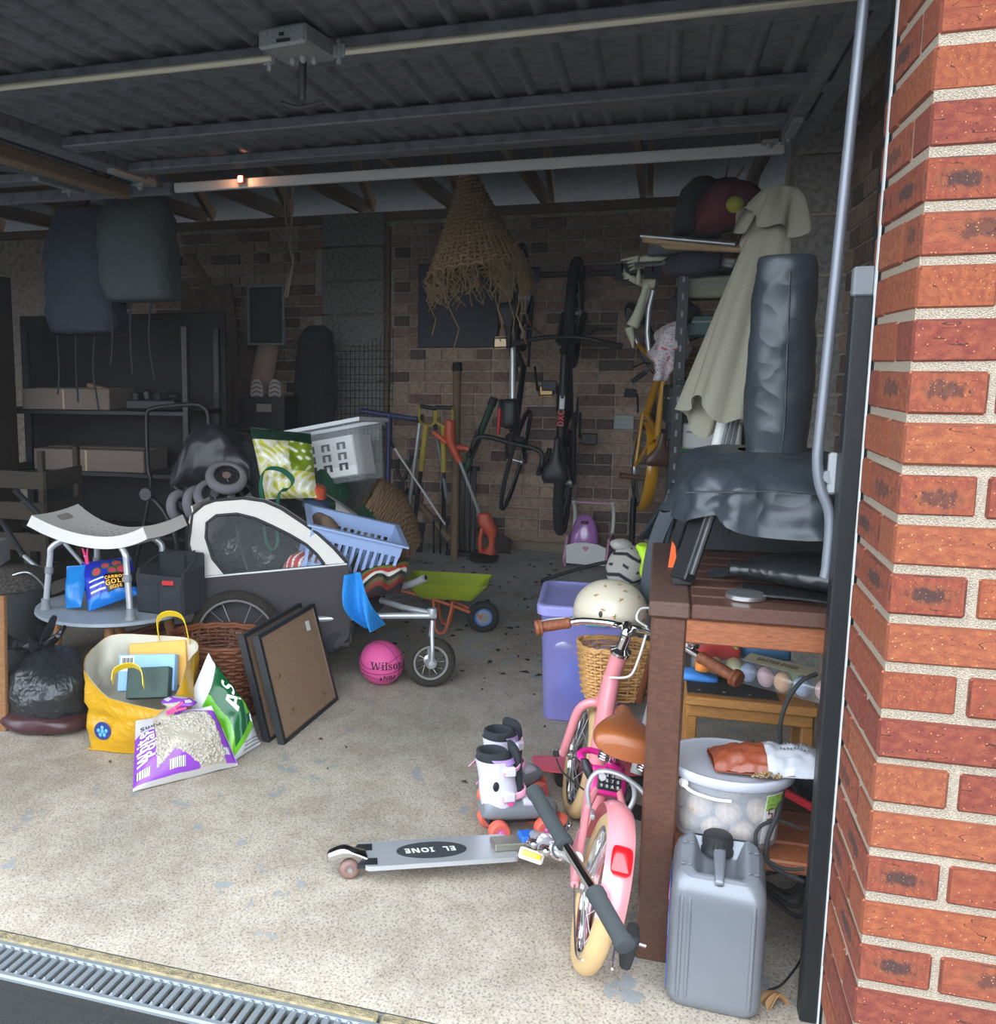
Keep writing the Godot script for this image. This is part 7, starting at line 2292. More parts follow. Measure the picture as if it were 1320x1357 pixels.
	var pm := func(p: Vector3): return (ps.call(p.x, p.y, 1.0) as Vector3) + Vector3(0.1, 0.4, 0.9) * (0.003 + p.z)
	b.text("Polar", 0.16, Transform3D(Basis(Vector3(0, -1, 0), Vector3(-0.8, 0, 0), Vector3(0, 0, 1)), Vector3(0.145, 0.52, 0)), 0.001, "Droid Sans", true, pm)
	b.text("White", 0.16, Transform3D(Basis(Vector3(0, -1, 0), Vector3(-0.8, 0, 0), Vector3(0, 0, 1)), Vector3(0.075, 0.54, 0)), 0.001, "Droid Sans", true, pm)
	part(t, "white_lettering", b, M.label_white)
	b = MB.new()
	b.text("Sudu", 0.10, Transform3D(tb, Vector3(0.17, 0.22, 0)), 0.001, "Droid Sans", true, pm)
	part(t, "dark_lettering", b, M.black_plastic)
	b = MB.new()
	b.loft([[Vector3(-1.73,0.131,-1), 0.075, 0.05, 1.0], [Vector3(-1.735,0.158,-1.02), 0.05, 0.034, 1.0], [Vector3(-1.731,0.179,-1.03), 0.026, 0.022, 1.0], [Vector3(-1.728,0.196,-1.04), 0.05, 0.03, 0.9], [Vector3(-1.722,0.212,-1.04), 0.03, 0.012, 0.9]], Vector3.RIGHT, Vector3.BACK, 26, 5, nb, 0.03)
	part(t, "gathered_top", b, M.purple_print)
	peg(Vector3(-1.711,0.192,-0.985), "pink clothes peg clipped to the top of the pebble bag", 0.3, -1.1)
	# compost bag
	t = thing("compost_bag", "green and white plastic compost bag with big white letters leaning on the wicker basket", "compost bag")
	b = MB.new()
	var grn := paint(128, 160, func(u: float, v: float):
		var c := Color(0.06, 0.32, 0.16)
		if u < 0.30 - 0.12 * v: c = Color(0.36, 0.66, 0.10)
		if v < 0.17 + 0.12 * (0.5 - u) or u < 0.10: c = Color(0.84, 0.85, 0.86)
		if v > 0.52 and v < 0.72 and u > 0.62: c = Color(0.40, 0.72, 0.14)
		if v > 0.62 and int((u + v * 0.5) * 22) % 4 == 0: c = c.lightened(0.25)
		if v > 0.80 + 0.25 * (0.6 - u): c = Color(0.40, 0.70, 0.12)
		if v > 0.88 + 0.2 * (0.6 - u): c = Color(0.82, 0.83, 0.84)
		if v > 0.92 and u > 0.4 and int(v * 120) % 3 == 0: c = Color(0.4, 0.4, 0.42)
		return c)
	var gs = pillow(b, Vector3(-1.566,0.004,-1.058), Vector3(-1.534,0.006,-1.249), Vector3(-1.747,0.156,-1.14), Vector3(-1.696,0.311,-1.2), 0.075, nb, 0.020, 28)
	part(t, "bag_film", b, mat("green_print", Color.WHITE, 0.24, 0.0, {"tex": grn, "two": true}))
	b = MB.new()
	var gm := func(p: Vector3): return (gs.call(p.x, p.y, 1.0) as Vector3) + Vector3(0.4, 0.2, 0.8) * (0.003 + p.z)
	var gb := Basis(Vector3(0.86, -0.25, 0), Vector3(-0.3, -0.5, 0), Vector3(0, 0, 1))
	b.text("S", 0.50, Transform3D(gb, Vector3(0.66, 0.36, 0)), 0.001, "Droid Sans", true, gm)
	b.text("A", 0.50, Transform3D(gb, Vector3(0.50, 0.50, 0)), 0.001, "Droid Sans", true, gm)
	b.text("Pot", 0.22, Transform3D(Basis(Vector3(0.4, -0.55, 0), Vector3(-0.7, -0.4, 0), Vector3(0, 0, 1)), Vector3(0.80, 0.72, 0)), 0.001, "Droid Sans", true, gm)
	part(t, "lettering", b, M.label_white)
	# floor basket with straw
	var bk := thing("wicker_basket", "round brown wicker basket half full of hay, on the floor behind the picture frames", "basket", Vector3(-1.79, 0, -1.50))
	var wk := mat("brown_wicker", C(140, 86, 52), 0.6, 0.0, {"tex": M.t_grain, "scale": 5.0})
	wicker(bk, func(a: float, v: float): return Vector3(cos(a) * (0.13 + 0.055 * v), 0.01 + 0.265 * v, sin(a) * (0.12 + 0.05 * v)), 20, 34, 0.0052, wk, wk)
	b = MB.new()
	b.lathe([Vector2(0, 0.0), Vector2(0.13, 0.0), Vector2(0.13, 0.012), Vector2(0, 0.012)], 24)
	part(bk, "base", b, wk)
	b = MB.new()
	for k in 260:
		var a := r.randf() * TAU
		var q := sqrt(r.randf()) * 0.14
		var d := Vector3(r.randf_range(-1, 1), r.randf_range(-0.2, 0.4), r.randf_range(-1, 1)) * 0.022
		var p := Vector3(cos(a) * q, 0.19 + r.randf() * 0.02, sin(a) * q * 0.9)
		b.tube([p - d, p + Vector3(0, 0.004, 0), p + d], 0.0012, 3, false)
	b.lathe([Vector2(0, 0.19), Vector2(0.145, 0.185)], 20)
	var hy := solo("hay", b, mat("hay", C(120, 100, 78), 0.9, 0.0, {"two": true}), "tangled brown hay filling the round wicker basket", "hay", Vector3(-1.79, 0, -1.50))
	hy.set_meta("kind", "stuff")
	# two picture frames, backs towards us
	var fl := [["front", [Vector3(-1.459,0.002,-1.27), Vector3(-1.424,0.004,-1.75), Vector3(-1.532,0.356,-1.79), Vector3(-1.565,0.354,-1.31)]], ["rear", [Vector3(-1.513,-0.02,-1.29), Vector3(-1.488,-0.026,-1.79), Vector3(-1.592,0.333,-1.83), Vector3(-1.631,0.338,-1.33)]]]
	for e in fl:
		var o: Array = e[1]
		if e[0] == "rear":
			for k in 4: o[k] = fl[0][1][k] + Vector3(-0.055, -0.004, -0.004)
		var n: Vector3 = (o[1] - o[0]).cross(o[3] - o[0]).normalized()
		if n.x < 0.0: n = -n
		var c: Vector3 = (o[0] + o[1] + o[2] + o[3]) * 0.25
		var f := thing("picture_frame", "black picture frame seen from its brown backing board, the %s one of the leaning pair" % e[0], "picture frame", Vector3.ZERO, 0.0, "leaning picture frames")
		var inner := []
		var mid := []
		for k in 4:
			inner.append(o[k].lerp(c, 0.075)); mid.append(o[k].lerp(c, 0.03))
		b = MB.new()
		b.ring([o[0] - n * 0.024, o[1] - n * 0.024, o[2] - n * 0.024, o[3] - n * 0.024], [inner[0] - n * 0.024, inner[1] - n * 0.024, inner[2] - n * 0.024, inner[3] - n * 0.024], n * 0.024)
		part(f, "frame", b, M.black_plastic)
		b = MB.new()
		b.poly([mid[0] - n * 0.004, mid[1] - n * 0.004, mid[2] - n * 0.004, mid[3] - n * 0.004], n)
		b.poly([mid[0] - n * 0.008, mid[1] - n * 0.008, mid[2] - n * 0.008, mid[3] - n * 0.008], -n)
		for k in 4: b.bar(inner[k] - n * 0.003, inner[(k + 1) % 4] - n * 0.003, 0.006, 0.002, 0.0, n)
		var bd := part(f, "backing_board", b, mat("hardboard", C(150, 120, 92), 0.8, 0.0, {"tex": ntex(82, 0.1, [0.0, g(0.85), 1.0, g(1.0)], 3, FastNoiseLite.TYPE_SIMPLEX_SMOOTH, 128), "scale": 4.0, "two": true}))
		if e[0] == "front":
			b = MB.new()
			var lp: Vector3 = o[2].lerp(o[3], 0.12).lerp(c, 0.24)
			b.bar(lp, lp + (o[1] - o[2]).normalized() * 0.035, 0.002, 0.028, 0.0, (o[2] - o[3]).normalized())
			part(bd, "sticker", b, M.label_white)
			for q in [[0.22, 0.20], [0.75, 0.13], [0.14, 0.55]]:
				b = MB.new()
				var cp: Vector3 = o[0].lerp(o[1], q[0]).lerp(o[3].lerp(o[2], q[0]), q[1])
				b.tube(curve([cp, cp + n * 0.008 + Vector3(0, 0.006, 0.004), cp + n * 0.004 + Vector3(0, 0.012, -0.006), cp + n * 0.002 + Vector3(0, 0.016, 0.006)]), 0.002, 5)
				part(bd, "hook", b, mat("brass", C(150, 116, 60), 0.35, 0.7))
	# basketball
	t = thing("basketball", "small pink basketball with black seams and lettering, on the floor by the front trailer wheel", "basketball", Vector3(-1.325, 0.087, -1.99))
	b = MB.new()
	b.ball(Vector3.ZERO, Vector3.ONE * 0.087, 40, 26)
	part(t, "ball", b, mat("ball_pink", C(216, 84, 146), 0.5, 0.0, {"bump": M.t_fine, "depth": 0.08, "scale": 14.0}))
	var seam := mat("seam_dark", C(70, 20, 44), 0.6)
	var bas := eul(14, -24, -8)
	for e in 4:
		b = MB.new()
		var pts := []
		for k in 48:
			var a := TAU * k / 48
			var d := Vector3(cos(a), 0.0, sin(a))
			if e == 0: d = Vector3(cos(a), sin(a), 0.0)
			if e == 2: d = Vector3(cos(a), 0.42 + 0.22 * cos(2.0 * a), sin(a))
			if e == 3: d = Vector3(cos(a), -0.42 - 0.22 * cos(2.0 * a), sin(a))
			pts.append(bas * d.normalized() * 0.0867)
		b.tube(pts, 0.0014, 5, false, true)
		part(t, "seam", b, seam)
	b = MB.new()
	var bm := func(p: Vector3):
		var d := Vector3(sin(p.x / 0.087) * cos(p.y / 0.087), sin(p.y / 0.087), cos(p.x / 0.087) * cos(p.y / 0.087))
		return Basis(Vector3.UP, deg_to_rad(32.0)) * d * (0.0875 + p.z)
	b.text("Wilson", 0.040, at(Vector3(0.0, 0.008, 0)), 0.0006, "Droid Serif", true, bm)
	b.text("NBA", 0.030, at(Vector3(0.012, -0.042, 0)), 0.0006, "Droid Sans", true, bm)
	b.box(bm.call(Vector3(-0.027, -0.042, 0.0)), Vector3(0.009, 0.018, 0.001), 0.0, Basis(Vector3.UP, deg_to_rad(20.0)))
	part(t, "lettering", b, mat("ball_ink", C(44, 14, 30), 0.6))
	# toy wheelbarrow
	t = thing("toy_wheelbarrow", "lime green child's wheelbarrow with orange frame and a blue-hubbed wheel", "toy wheelbarrow", Vector3(-1.24, 0, -2.86), 0.06)
	b = MB.new()
	b.sheet(func(u: float, v: float):
		var w := 0.11 + 0.035 * absf(v - 0.5)
		var e := maxf(absf(u - 0.5) * 2.0 - 0.62, 0.0) / 0.38
		var e2 := maxf(absf(v - 0.5) * 2.0 - 0.6, 0.0) / 0.4
		return Vector3((u - 0.5) * 0.38, 0.165 + 0.085 * maxf(e, e2), (v - 0.5) * 0.26), 20, 16, 0.004)
	part(t, "tray", b, mat("lime_plastic", C(158, 176, 34), 0.35))
	b = MB.new()
	for s in [-1.0, 1.0]:
		b.tube(curve([Vector3(-0.24, 0.20, s * 0.075), Vector3(-0.05, 0.155, s * 0.06), Vector3(0.13, 0.09, s * 0.018), Vector3(0.16, 0.075, s * 0.018)]), 0.008, 8)
		b.tube(curve([Vector3(-0.06, 0.16, s * 0.06), Vector3(-0.045, 0.03, s * 0.085), Vector3(-0.02, 0.006, s * 0.085), Vector3(0.005, 0.03, s * 0.08), Vector3(0.03, 0.15, s * 0.05)]), 0.008, 8)
	part(t, "frame", b, mat("orange_tube", C(190, 98, 60), 0.45))
	wheel(t, "wheel", Vector3(0.165, 0.075, 0), Vector3(0.25, 0, 1).normalized(), 0.075, 0.022, M.rubber, mat("hub_blue", C(70, 120, 190), 0.4), 0, 0.03, 0.044)

func build_trailer():
	var nz := noise(65, 0.10)
	var t := thing("bike_trailer", "two-seat child bike trailer, dark brown and white fabric, heaped with household things", "bike trailer", Vector3(-1.80, 0, -2.10), deg_to_rad(10))
	var fab := mat("trailer_brown", C(62, 56, 58), 0.75, 0.0, {"tex": M.t_weave, "scale": 20.0, "two": true})
	var cream := mat("trailer_white", C(206, 200, 192), 0.65, 0.0, {"bump": M.t_rough, "depth": 0.08, "scale": 4.0, "two": true})
	var black := mat("trailer_piping", C(28, 27, 28), 0.6)
	for s in [1.0, -1.0]:
		var sh := 0.0 if s > 0.0 else 0.09
		var side := Node3D.new()
		side.name = "side_panel"
		t.add_child(side, true)
		var out := []
		var inn := []
		for p in [Vector3(-0.265,0.423,0.26), Vector3(-0.302,0.548,0.26), Vector3(-0.284,0.67,0.26), Vector3(-0.238,0.709,0.26), Vector3(-0.193,0.725,0.26), Vector3(-0.082,0.736,0.26), Vector3(0,0.726,0.26), Vector3(0.068,0.698,0.26), Vector3(0.147,0.647,0.26), Vector3(0.208,0.605,0.26), Vector3(0.269,0.551,0.26), Vector3(0.321,0.494,0.26)]: out.append(Vector3(p.x + sh, p.y, s * 0.26))
		for p in [Vector3(-0.155,0.435,0.26), Vector3(-0.206,0.496,0.26), Vector3(-0.231,0.579,0.26), Vector3(-0.227,0.636,0.26), Vector3(-0.188,0.666,0.26), Vector3(-0.107,0.674,0.26), Vector3(-0.036,0.658,0.26), Vector3(0.023,0.633,0.26), Vector3(0.102,0.596,0.26), Vector3(0.164,0.56,0.26), Vector3(0.205,0.523,0.26), Vector3(0.234,0.485,0.26)]: inn.append(Vector3(p.x + sh, p.y, s * 0.26))
		var b := MB.new()
		for k in 11:      # white arch around the window
			var q := [out[k], out[k + 1], inn[k + 1], inn[k]]
			b.poly(q, Vector3(0, 0, s))
			b.poly(q.map(func(p: Vector3): return p - Vector3(0, 0, s * 0.006)), Vector3(0, 0, -s))
			var o2: Vector3 = out[k] - Vector3(0, 0, s * 0.05)
			var o3: Vector3 = out[k + 1] - Vector3(0, 0, s * 0.05)
			b.poly([out[k], out[k + 1], o3, o2], (out[k] - (inn[5] + Vector3(0, -0.1, 0))).normalized())
		part(side, "white_arch", b, cream)
		b = MB.new()
		b.tube(out, 0.006, 6)
		b.tube(inn, 0.0065, 6)
		part(side, "piping", b, black)
		b = MB.new()
		for k in range(1, 11): b.poly([inn[0], inn[k], inn[k + 1]], Vector3(0, 0, s))
		if s > 0.0: part(side, "window_film", b, mat("clear_film", Color(0.92, 0.94, 0.95), 0.05, 0.0, {"alpha": 0.05}))
		b = MB.new()
		b.tube([out[0] + Vector3(0, -0.004, s * 0.004), out[11] + Vector3(0, -0.004, s * 0.004)], 0.004, 6)
		part(side, "reflective_trim", b, M.pale_edge)
		b = MB.new()
		var lo := []
		for p in [Vector3(-0.265,0.423,0.26), Vector3(0.321,0.494,0.26), Vector3(0.344,0.365,0.26), Vector3(0.327,0.201,0.26), Vector3(0.286,0.16,0.26), Vector3(-0.158,0.073,0.26), Vector3(-0.273,0.161,0.26), Vector3(-0.288,0.313,0.26)]: lo.append(Vector2(p.x + sh, p.y))
		b.prism(PackedVector2Array(lo), 0.012, at(Vector3(0, 0, s * 0.258)))
		part(side, "lower_panel", b, fab)
	var b := MB.new()
	b.box(Vector3(0.03, 0.17, 0), Vector3(0.60, 0.02, 0.50), 0.005)
	part(t, "floor", b, fab)
	b = MB.new()
	b.sheet(func(u: float, v: float): return Vector3(-0.29 - 0.02 * sin(v * PI) + 0.03 * v + 0.006 * sin(v * 40.0), 0.70 - 0.50 * v, (u - 0.5) * 0.52), 10, 24, 0.006)
	part(t, "rear_panel", b, cream)
	b = MB.new()
	b.sheet(func(u: float, v: float): return Vector3(0.33, 0.48 - 0.30 * v, (u - 0.5) * 0.50), 6, 6, 0.006)
	part(t, "front_panel", b, fab)
	b = MB.new()
	b.sheet(func(u: float, v: float): return Vector3(-0.12 + 0.10 * v, 0.62 - 0.40 * v + 0.02 * sin(u * 9.0) * v, (u - 0.5) * 0.48), 12, 10, 0.006)
	part(t, "seat_back", b, M.dark_cloth)
	for s in [1.0, -1.0]:
		var w := wheel(t, "side_wheel", Vector3(-0.10, 0.192, s * 0.31), Vector3.BACK, 0.192, 0.021, mat("dusty_tyre", C(58, 54, 50), 0.95, 0.0, {"tex": ntex(66, 0.08, [0.0, C(120, 110, 100), 0.55, C(150, 140, 124), 0.6, C(255, 236, 200), 1.0, C(255, 240, 210)], 4), "scale": 3.0}), M.steel, 16, 0.06, 0.016)
	b = MB.new()
	b.box(Vector3(-0.10, 0.19, 0.335), Vector3(0.055, 0.085, 0.003), 0.001, eul(0, 0, -8))
	var tg := part(t, "wheel_tag", b, M.label_white)
	b = MB.new()
	for k in 3:
		for q in 2: b.box(Vector3(-0.114 + 0.028 * q, 0.166 + 0.024 * k, 0.3375), Vector3(0.016, 0.016, 0.001), 0.0, eul(0, 0, -8))
	part(tg, "tag_print", b, M.black_plastic)
	# tubes, fork and front wheel
	b = MB.new()
	b.tube(curve([Vector3(0.089,0.26,0.28), Vector3(0.219,0.271,0.26), Vector3(0.463,0.282,0.22), Vector3(0.659,0.285,0.2)]), 0.0125, 12)
	b.tube([Vector3(0.432,0.303,0.05), Vector3(0.528,0.293,0.12), Vector3(0.653,0.288,0.19)], 0.0125, 12)
	part(t, "chassis_tube", b, M.alu)
	b = MB.new()
	b.lathe([Vector2(0, -0.016), Vector2(0.017, -0.016), Vector2(0.019, 0.0), Vector2(0.017, 0.018), Vector2(0, 0.02)], 16, at(Vector3(0.644,0.296,0.2)))
	part(t, "pivot", b, M.alu)
	b = MB.new()
	b.tube(curve([Vector3(0.428,0.323,0), Vector3(0.508,0.359,0.05), Vector3(0.564,0.383,0.08), Vector3(0.61,0.414,0.12)]), 0.0145, 12)
	part(t, "tow_arm", b, M.alu)
	b = MB.new()
	b.lathe([Vector2(0.0, 0.001), Vector2(0.010, 0.001), Vector2(0.010, 0.0015), Vector2(0, 0.0016)], 14, at(Vector3(0.613,0.416,0.122), toward(Vector3(0.8, 0.25, 0.5))))
	part(t, "arm_bore", b, M.black_plastic)
	var fc := Vector3(0.638,0.101,0.2)
	var fx := Vector3(0.25, 0, 1).normalized()
	var fw := wheel(t, "front_wheel", fc, fx, 0.101, 0.021, mat("front_tyre", C(66, 64, 62), 0.95, 0.0, {"tex": M.dusty_tyre.albedo_texture, "scale": 4.0}), M.steel, 12, 0.05, 0.022)
	b = MB.new()
	for s in [-1.0, 1.0]: b.tube(curve([Vector3(0.645,0.266,0.2), fc + Vector3(0.004, 0.11, 0) + fx * s * 0.012, fc + Vector3(0.002, 0.06, 0) + fx * s * 0.030, fc + fx * s * 0.032]), 0.0085, 10)
	for s in [-1.0, 1.0]: b.lathe([Vector2(0, 0), Vector2(0.016, 0), Vector2(0.014, 0.008), Vector2(0, 0.010)], 14, at(fc + fx * s * 0.032, toward(fx * s)))
	part(t, "fork", b, M.alu)
	b = MB.new()
	b.loft([[Vector3(0.089,0.159,0.2), 0.05, 0.05, 0.8], [Vector3(0.197,0.169,0.22), 0.06, 0.05, 0.8], [Vector3(0.302,0.21,0.22), 0.05, 0.04, 0.8], [Vector3(0.346,0.242,0.22), 0.02, 0.02, 0.8]], Vector3.UP, Vector3.BACK, 20, 5, nz, 0.02)
	part(t, "underslung_pouch", b, M.dark_cloth)
	trailer_load(nz)

func soft(called: String, secs: Array, ax: Vector3, az: Vector3, m: Material, label: String, cat: String, nz, amp: float, seg := 24) -> MeshInstance3D:
	var b := MB.new()
	b.loft(secs, ax, az, seg, 5, nz, amp)
	return solo(called, b, m, label, cat)

func trailer_load(nz: FastNoiseLite):
	var b := MB.new()
	# folded pushchair: black shell and four fat wheels
	var t := thing("pushchair", "folded black pushchair lying on its back with four small wheels in the air", "pushchair")
	b.loft([[Vector3(-2.359,0.746,-2.32), 0.06, 0.08, 0.7], [Vector3(-2.27,0.834,-2.34), 0.105, 0.12, 0.7], [Vector3(-2.167,0.857,-2.34), 0.115, 0.13, 0.7], [Vector3(-2.058,0.822,-2.32), 0.10, 0.12, 0.7], [Vector3(-1.964,0.77,-2.28), 0.05, 0.07, 0.8]], Vector3.UP, Vector3.BACK, 28, 6, nz, 0.03)
	part(t, "shell", b, mat("satin_black", C(38, 38, 42), 0.42))
	b = MB.new()
	b.tube(curve([Vector3(-2.314,0.718,-2.2), Vector3(-2.197,0.649,-2.18), Vector3(-2.053,0.71,-2.16), Vector3(-1.99,0.751,-2.16)]), 0.012, 8)
	b.tube(curve([Vector3(-2.393,0.694,-2.1), Vector3(-2.312,0.632,-2.08), Vector3(-2.243,0.524,-2.05), Vector3(-2.225,0.37,-2.05)]), 0.011, 8)
	b.tube(curve([Vector3(-2.177,0.707,-2.2), Vector3(-2.07,0.759,-2.2), Vector3(-1.967,0.657,-2.2)]), 0.010, 8)
	part(t, "tube_frame", b, M.black_metal)
	b = MB.new()
	b.lathe([Vector2(0, -0.016), Vector2(0.026, -0.016), Vector2(0.03, 0.0), Vector2(0.026, 0.016), Vector2(0, 0.016)], 18, at(Vector3(-2.389,0.697,-2.08), toward(Vector3(0.2, 0.1, 1))))
	part(t, "hinge_knob", b, M.black_plastic)
	for e in [[Vector3(-2.025,0.778,-2.1), Vector3(0.35, 0.75, 0.55), 0.088], [Vector3(-2.072,0.703,-2.08), Vector3(0.35, 0.7, 0.6), 0.088], [Vector3(-2.159,0.662,-2.1), Vector3(0.92, 0.2, 0.35), 0.08], [Vector3(-2.243,0.648,-2.1), Vector3(0.95, 0.15, 0.3), 0.072]]:
		var ax: Vector3 = e[1]
		b = MB.new()
		b.lathe([Vector2(0, -0.008), Vector2(e[2] - 0.03, -0.008), Vector2(e[2] - 0.025, 0.0), Vector2(e[2] - 0.03, 0.008), Vector2(0, 0.008)], 16, at(e[0], toward(ax)))
		part(t, "wheel_disc", b, M.black_plastic)
		wheel(t, "wheel", e[0], ax.normalized(), e[2], 0.022, mat("grey_tyre", C(104, 102, 104), 0.85), M.black_plastic, 7, 0.035, 0.018, 0.017)
	# patterned shopping bag with green handles
	t = thing("patterned_bag", "cream and leaf-green patterned shopping bag with dark green handles, on the trailer heap", "shopping bag")
	var leaf := paint(128, 128, func(u: float, v: float):
		var c := Color(0.82, 0.80, 0.68)
		var w := sin(u * 21.0 + 5.0 * sin(v * 9.0)) * sin(v * 17.0 + 4.0 * sin(u * 7.0))
		if w > 0.28: c = Color(0.72, 0.70, 0.26)
		if u > 0.66 and v < 0.62 and w > -0.35: c = Color(0.46, 0.54, 0.10)
		if w < -0.72: c = Color(0.90, 0.90, 0.86)
		if v < 0.17: c = Color(0.03, 0.18, 0.12)
		return c)
	b = MB.new()
	pillow(b, Vector3(-1.867,0.688,-2.14), Vector3(-1.649,0.701,-2.16), Vector3(-1.968,0.981,-2.22), Vector3(-1.709,0.955,-2.26), 0.075, nz, 0.03, 30)
	part(t, "bag_body", b, mat("leaf_print_bag", Color.WHITE, 0.35, 0.0, {"tex": leaf, "two": true}))
	var gh := mat("handle_green", C(14, 84, 56), 0.6, 0.0, {"two": true})
	b = MB.new()
	b.ribbon(curve([Vector3(-1.856,0.678,-2.08), Vector3(-1.861,0.766,-2.07), Vector3(-1.834,0.823,-2.06), Vector3(-1.764,0.826,-2.05), Vector3(-1.713,0.786,-2.05), Vector3(-1.73,0.748,-2.05), Vector3(-1.768,0.735,-2.05), Vector3(-1.779,0.673,-2.05)]), Vector3(0.6, 0.5, 0.3), 0.026, 0.003)
	part(t, "handle", b, gh)
	b = MB.new()
	b.ribbon(curve([Vector3(-1.81,0.608,-1.98), Vector3(-1.798,0.535,-1.98), Vector3(-1.772,0.512,-1.98), Vector3(-1.753,0.544,-1.98), Vector3(-1.759,0.599,-1.98)]), Vector3(0.9, 0.3, 0.2), 0.014, 0.003)
	part(t, "handle", b, gh)
	# black holdall behind it, black rain cover inside
	soft("black_holdall", [[Vector3(-2.141,0.933,-2.45), 0.04, 0.10, 0.8], [Vector3(-2.074,0.887,-2.42), 0.09, 0.14, 0.8], [Vector3(-1.995,0.79,-2.4), 0.11, 0.15, 0.8], [Vector3(-1.919,0.697,-2.36), 0.09, 0.12, 0.8], [Vector3(-1.862,0.635,-2.3), 0.05, 0.06, 0.8]], Vector3.RIGHT, Vector3.BACK, M.dark_cloth, "black cloth holdall wedged behind the patterned shopping bag", "holdall", nz, 0.03)
	soft("rain_cover", [[Vector3(-2.103,0.413,-2.12), 0.05, 0.09, 0.7], [Vector3(-2.022,0.482,-2.12), 0.10, 0.13, 0.7], [Vector3(-1.885,0.474,-2.12), 0.10, 0.14, 0.7], [Vector3(-1.774,0.456,-2.12), 0.06, 0.12, 0.7], [Vector3(-1.708,0.428,-2.12), 0.03, 0.06, 0.7]], Vector3.UP, Vector3.BACK, mat("crumpled_black", C(40, 40, 42), 0.3, 0.0, {"bump": M.t_crease, "depth": 0.5, "scale": 6.0}), "crumpled shiny black rain cover seen through the trailer window", "rain cover", nz, 0.04)
	soft("red_check_cloth", [[Vector3(-1.723,0.438,-2), 0.02, 0.04, 0.7], [Vector3(-1.674,0.466,-2), 0.035, 0.06, 0.7], [Vector3(-1.595,0.468,-2), 0.03, 0.06, 0.7], [Vector3(-1.545,0.462,-2), 0.01, 0.03, 0.7]], Vector3.UP, Vector3.BACK, mat("red_stripe", Color.WHITE, 0.8, 0.0, {"tex": paint(64, 64, func(u: float, v: float): return Color(0.68, 0.16, 0.14) if int(v * 24 + u * 6) % 3 else Color(0.85, 0.82, 0.80))}), "red and white striped cloth at the front of the trailer window", "cloth", nz, 0.015)
	# clear plastic crate with a white basket inside
	var cb := eul(-4, -8, 11)
	t = thing("clear_crate", "clear plastic storage crate tipped on the heap beside the patterned bag", "crate", Vector3(-1.69,0.842,-2.55))
	t.basis = cb
	b = MB.new()
	var rows := []
	for e in [[-0.13, 0.165, 0.12], [-0.125, 0.17, 0.125], [0.10, 0.185, 0.14], [0.105, 0.20, 0.155], [0.128, 0.20, 0.155]]:
		var row := PackedVector3Array()
		for p in rbox(e[1] * 2, e[2] * 2, 0.03, 4): row.append(Vector3(p.x, e[0], -p.y))
		rows.append(row)
	b.patch(rows, true)
	b.poly(Array(rows[0]), Vector3.DOWN)
	part(t, "shell", b, mat("crate_clear", C(214, 216, 218), 0.3, 0.0, {"alpha": 0.2}))
	b = MB.new()
	b.ring([Vector3(-0.205, 0.118, -0.16), Vector3(0.205, 0.118, -0.16), Vector3(0.205, 0.118, 0.16), Vector3(-0.205, 0.118, 0.16)], [Vector3(-0.18, 0.118, -0.135), Vector3(0.18, 0.118, -0.135), Vector3(0.18, 0.118, 0.135), Vector3(-0.18, 0.118, 0.135)], Vector3(0, 0.016, 0))
	part(t, "rim", b, mat("crate_rim", C(196, 198, 200), 0.35))
	var wb := thing("white_slot_basket", "white plastic basket with rows of dark slots, inside the clear crate", "basket", Vector3(-1.687,0.828,-2.52))
	wb.basis = cb
	b = MB.new()
	b.box(Vector3(0.01, 0, 0.098), Vector3(0.26, 0.17, 0.006), 0.002); b.box(Vector3(0.14, 0, 0), Vector3(0.006, 0.17, 0.19), 0.002); b.box(Vector3(-0.12, 0, 0), Vector3(0.006, 0.17, 0.19), 0.002); b.box(Vector3(0.01, -0.085, 0), Vector3(0.26, 0.006, 0.19), 0.002); b.box(Vector3(0.01, 0, -0.098), Vector3(0.26, 0.17, 0.006), 0.002)
	part(wb, "body", b, M.white_plastic)
	b = MB.new()
	for j in 3:
		for i in 3:
			var c := Vector3(-0.065 + 0.075 * i, 0.045 - 0.045 * j, 0.102)
			for q in [[-0.014, 0], [0.014, 0]]: b.box(c + Vector3(q[0], q[1], 0), Vector3(0.014, 0.030, 0.002), 0.0008)
			b.box(c + Vector3(0, 0.012, 0), Vector3(0.04, 0.008, 0.002), 0.0008)
	var sl := part(wb, "slots", b, mat("slot_dark", C(70, 68, 72), 0.6))
	sl.set_meta("kind", "stuff")
	# green pop-up discs
	var gm := mat("tent_green", C(16, 66, 42), 0.55, 0.0, {"bump": M.t_crease, "depth": 0.3, "scale": 5.0})
	for e in [[Vector3(-1.676,0.699,-2.42), 0.095, Vector3(0.7, 0.35, 0.6), "dark green folded pop-up tent disc leaning below the clear crate"], [Vector3(-1.527,0.522,-2.5), 0.10, Vector3(0.75, 0.3, 0.55), "dark green folded disc between the far trailer arch and the wicker hamper"]]:
		b = MB.new()
		b.ball(Vector3.ZERO, Vector3(e[1], 0.035, e[1] * 1.1), 26, 12, toward(e[2]))
		solo("green_disc", b, gm, e[3], "folded tent", e[0])
	# big wicker hamper on its side
	t = thing("wicker_hamper", "large dark wicker hamper lying on its side behind the trailer, weave radiating", "hamper", Vector3(-1.541,0.503,-2.7))
	t.basis = toward(Vector3(-0.62, 0.42, 0.18))
	var hw := mat("dark_wicker", C(156, 138, 120), 0.75, 0.0, {"tex": M.t_grain, "scale": 5.0})
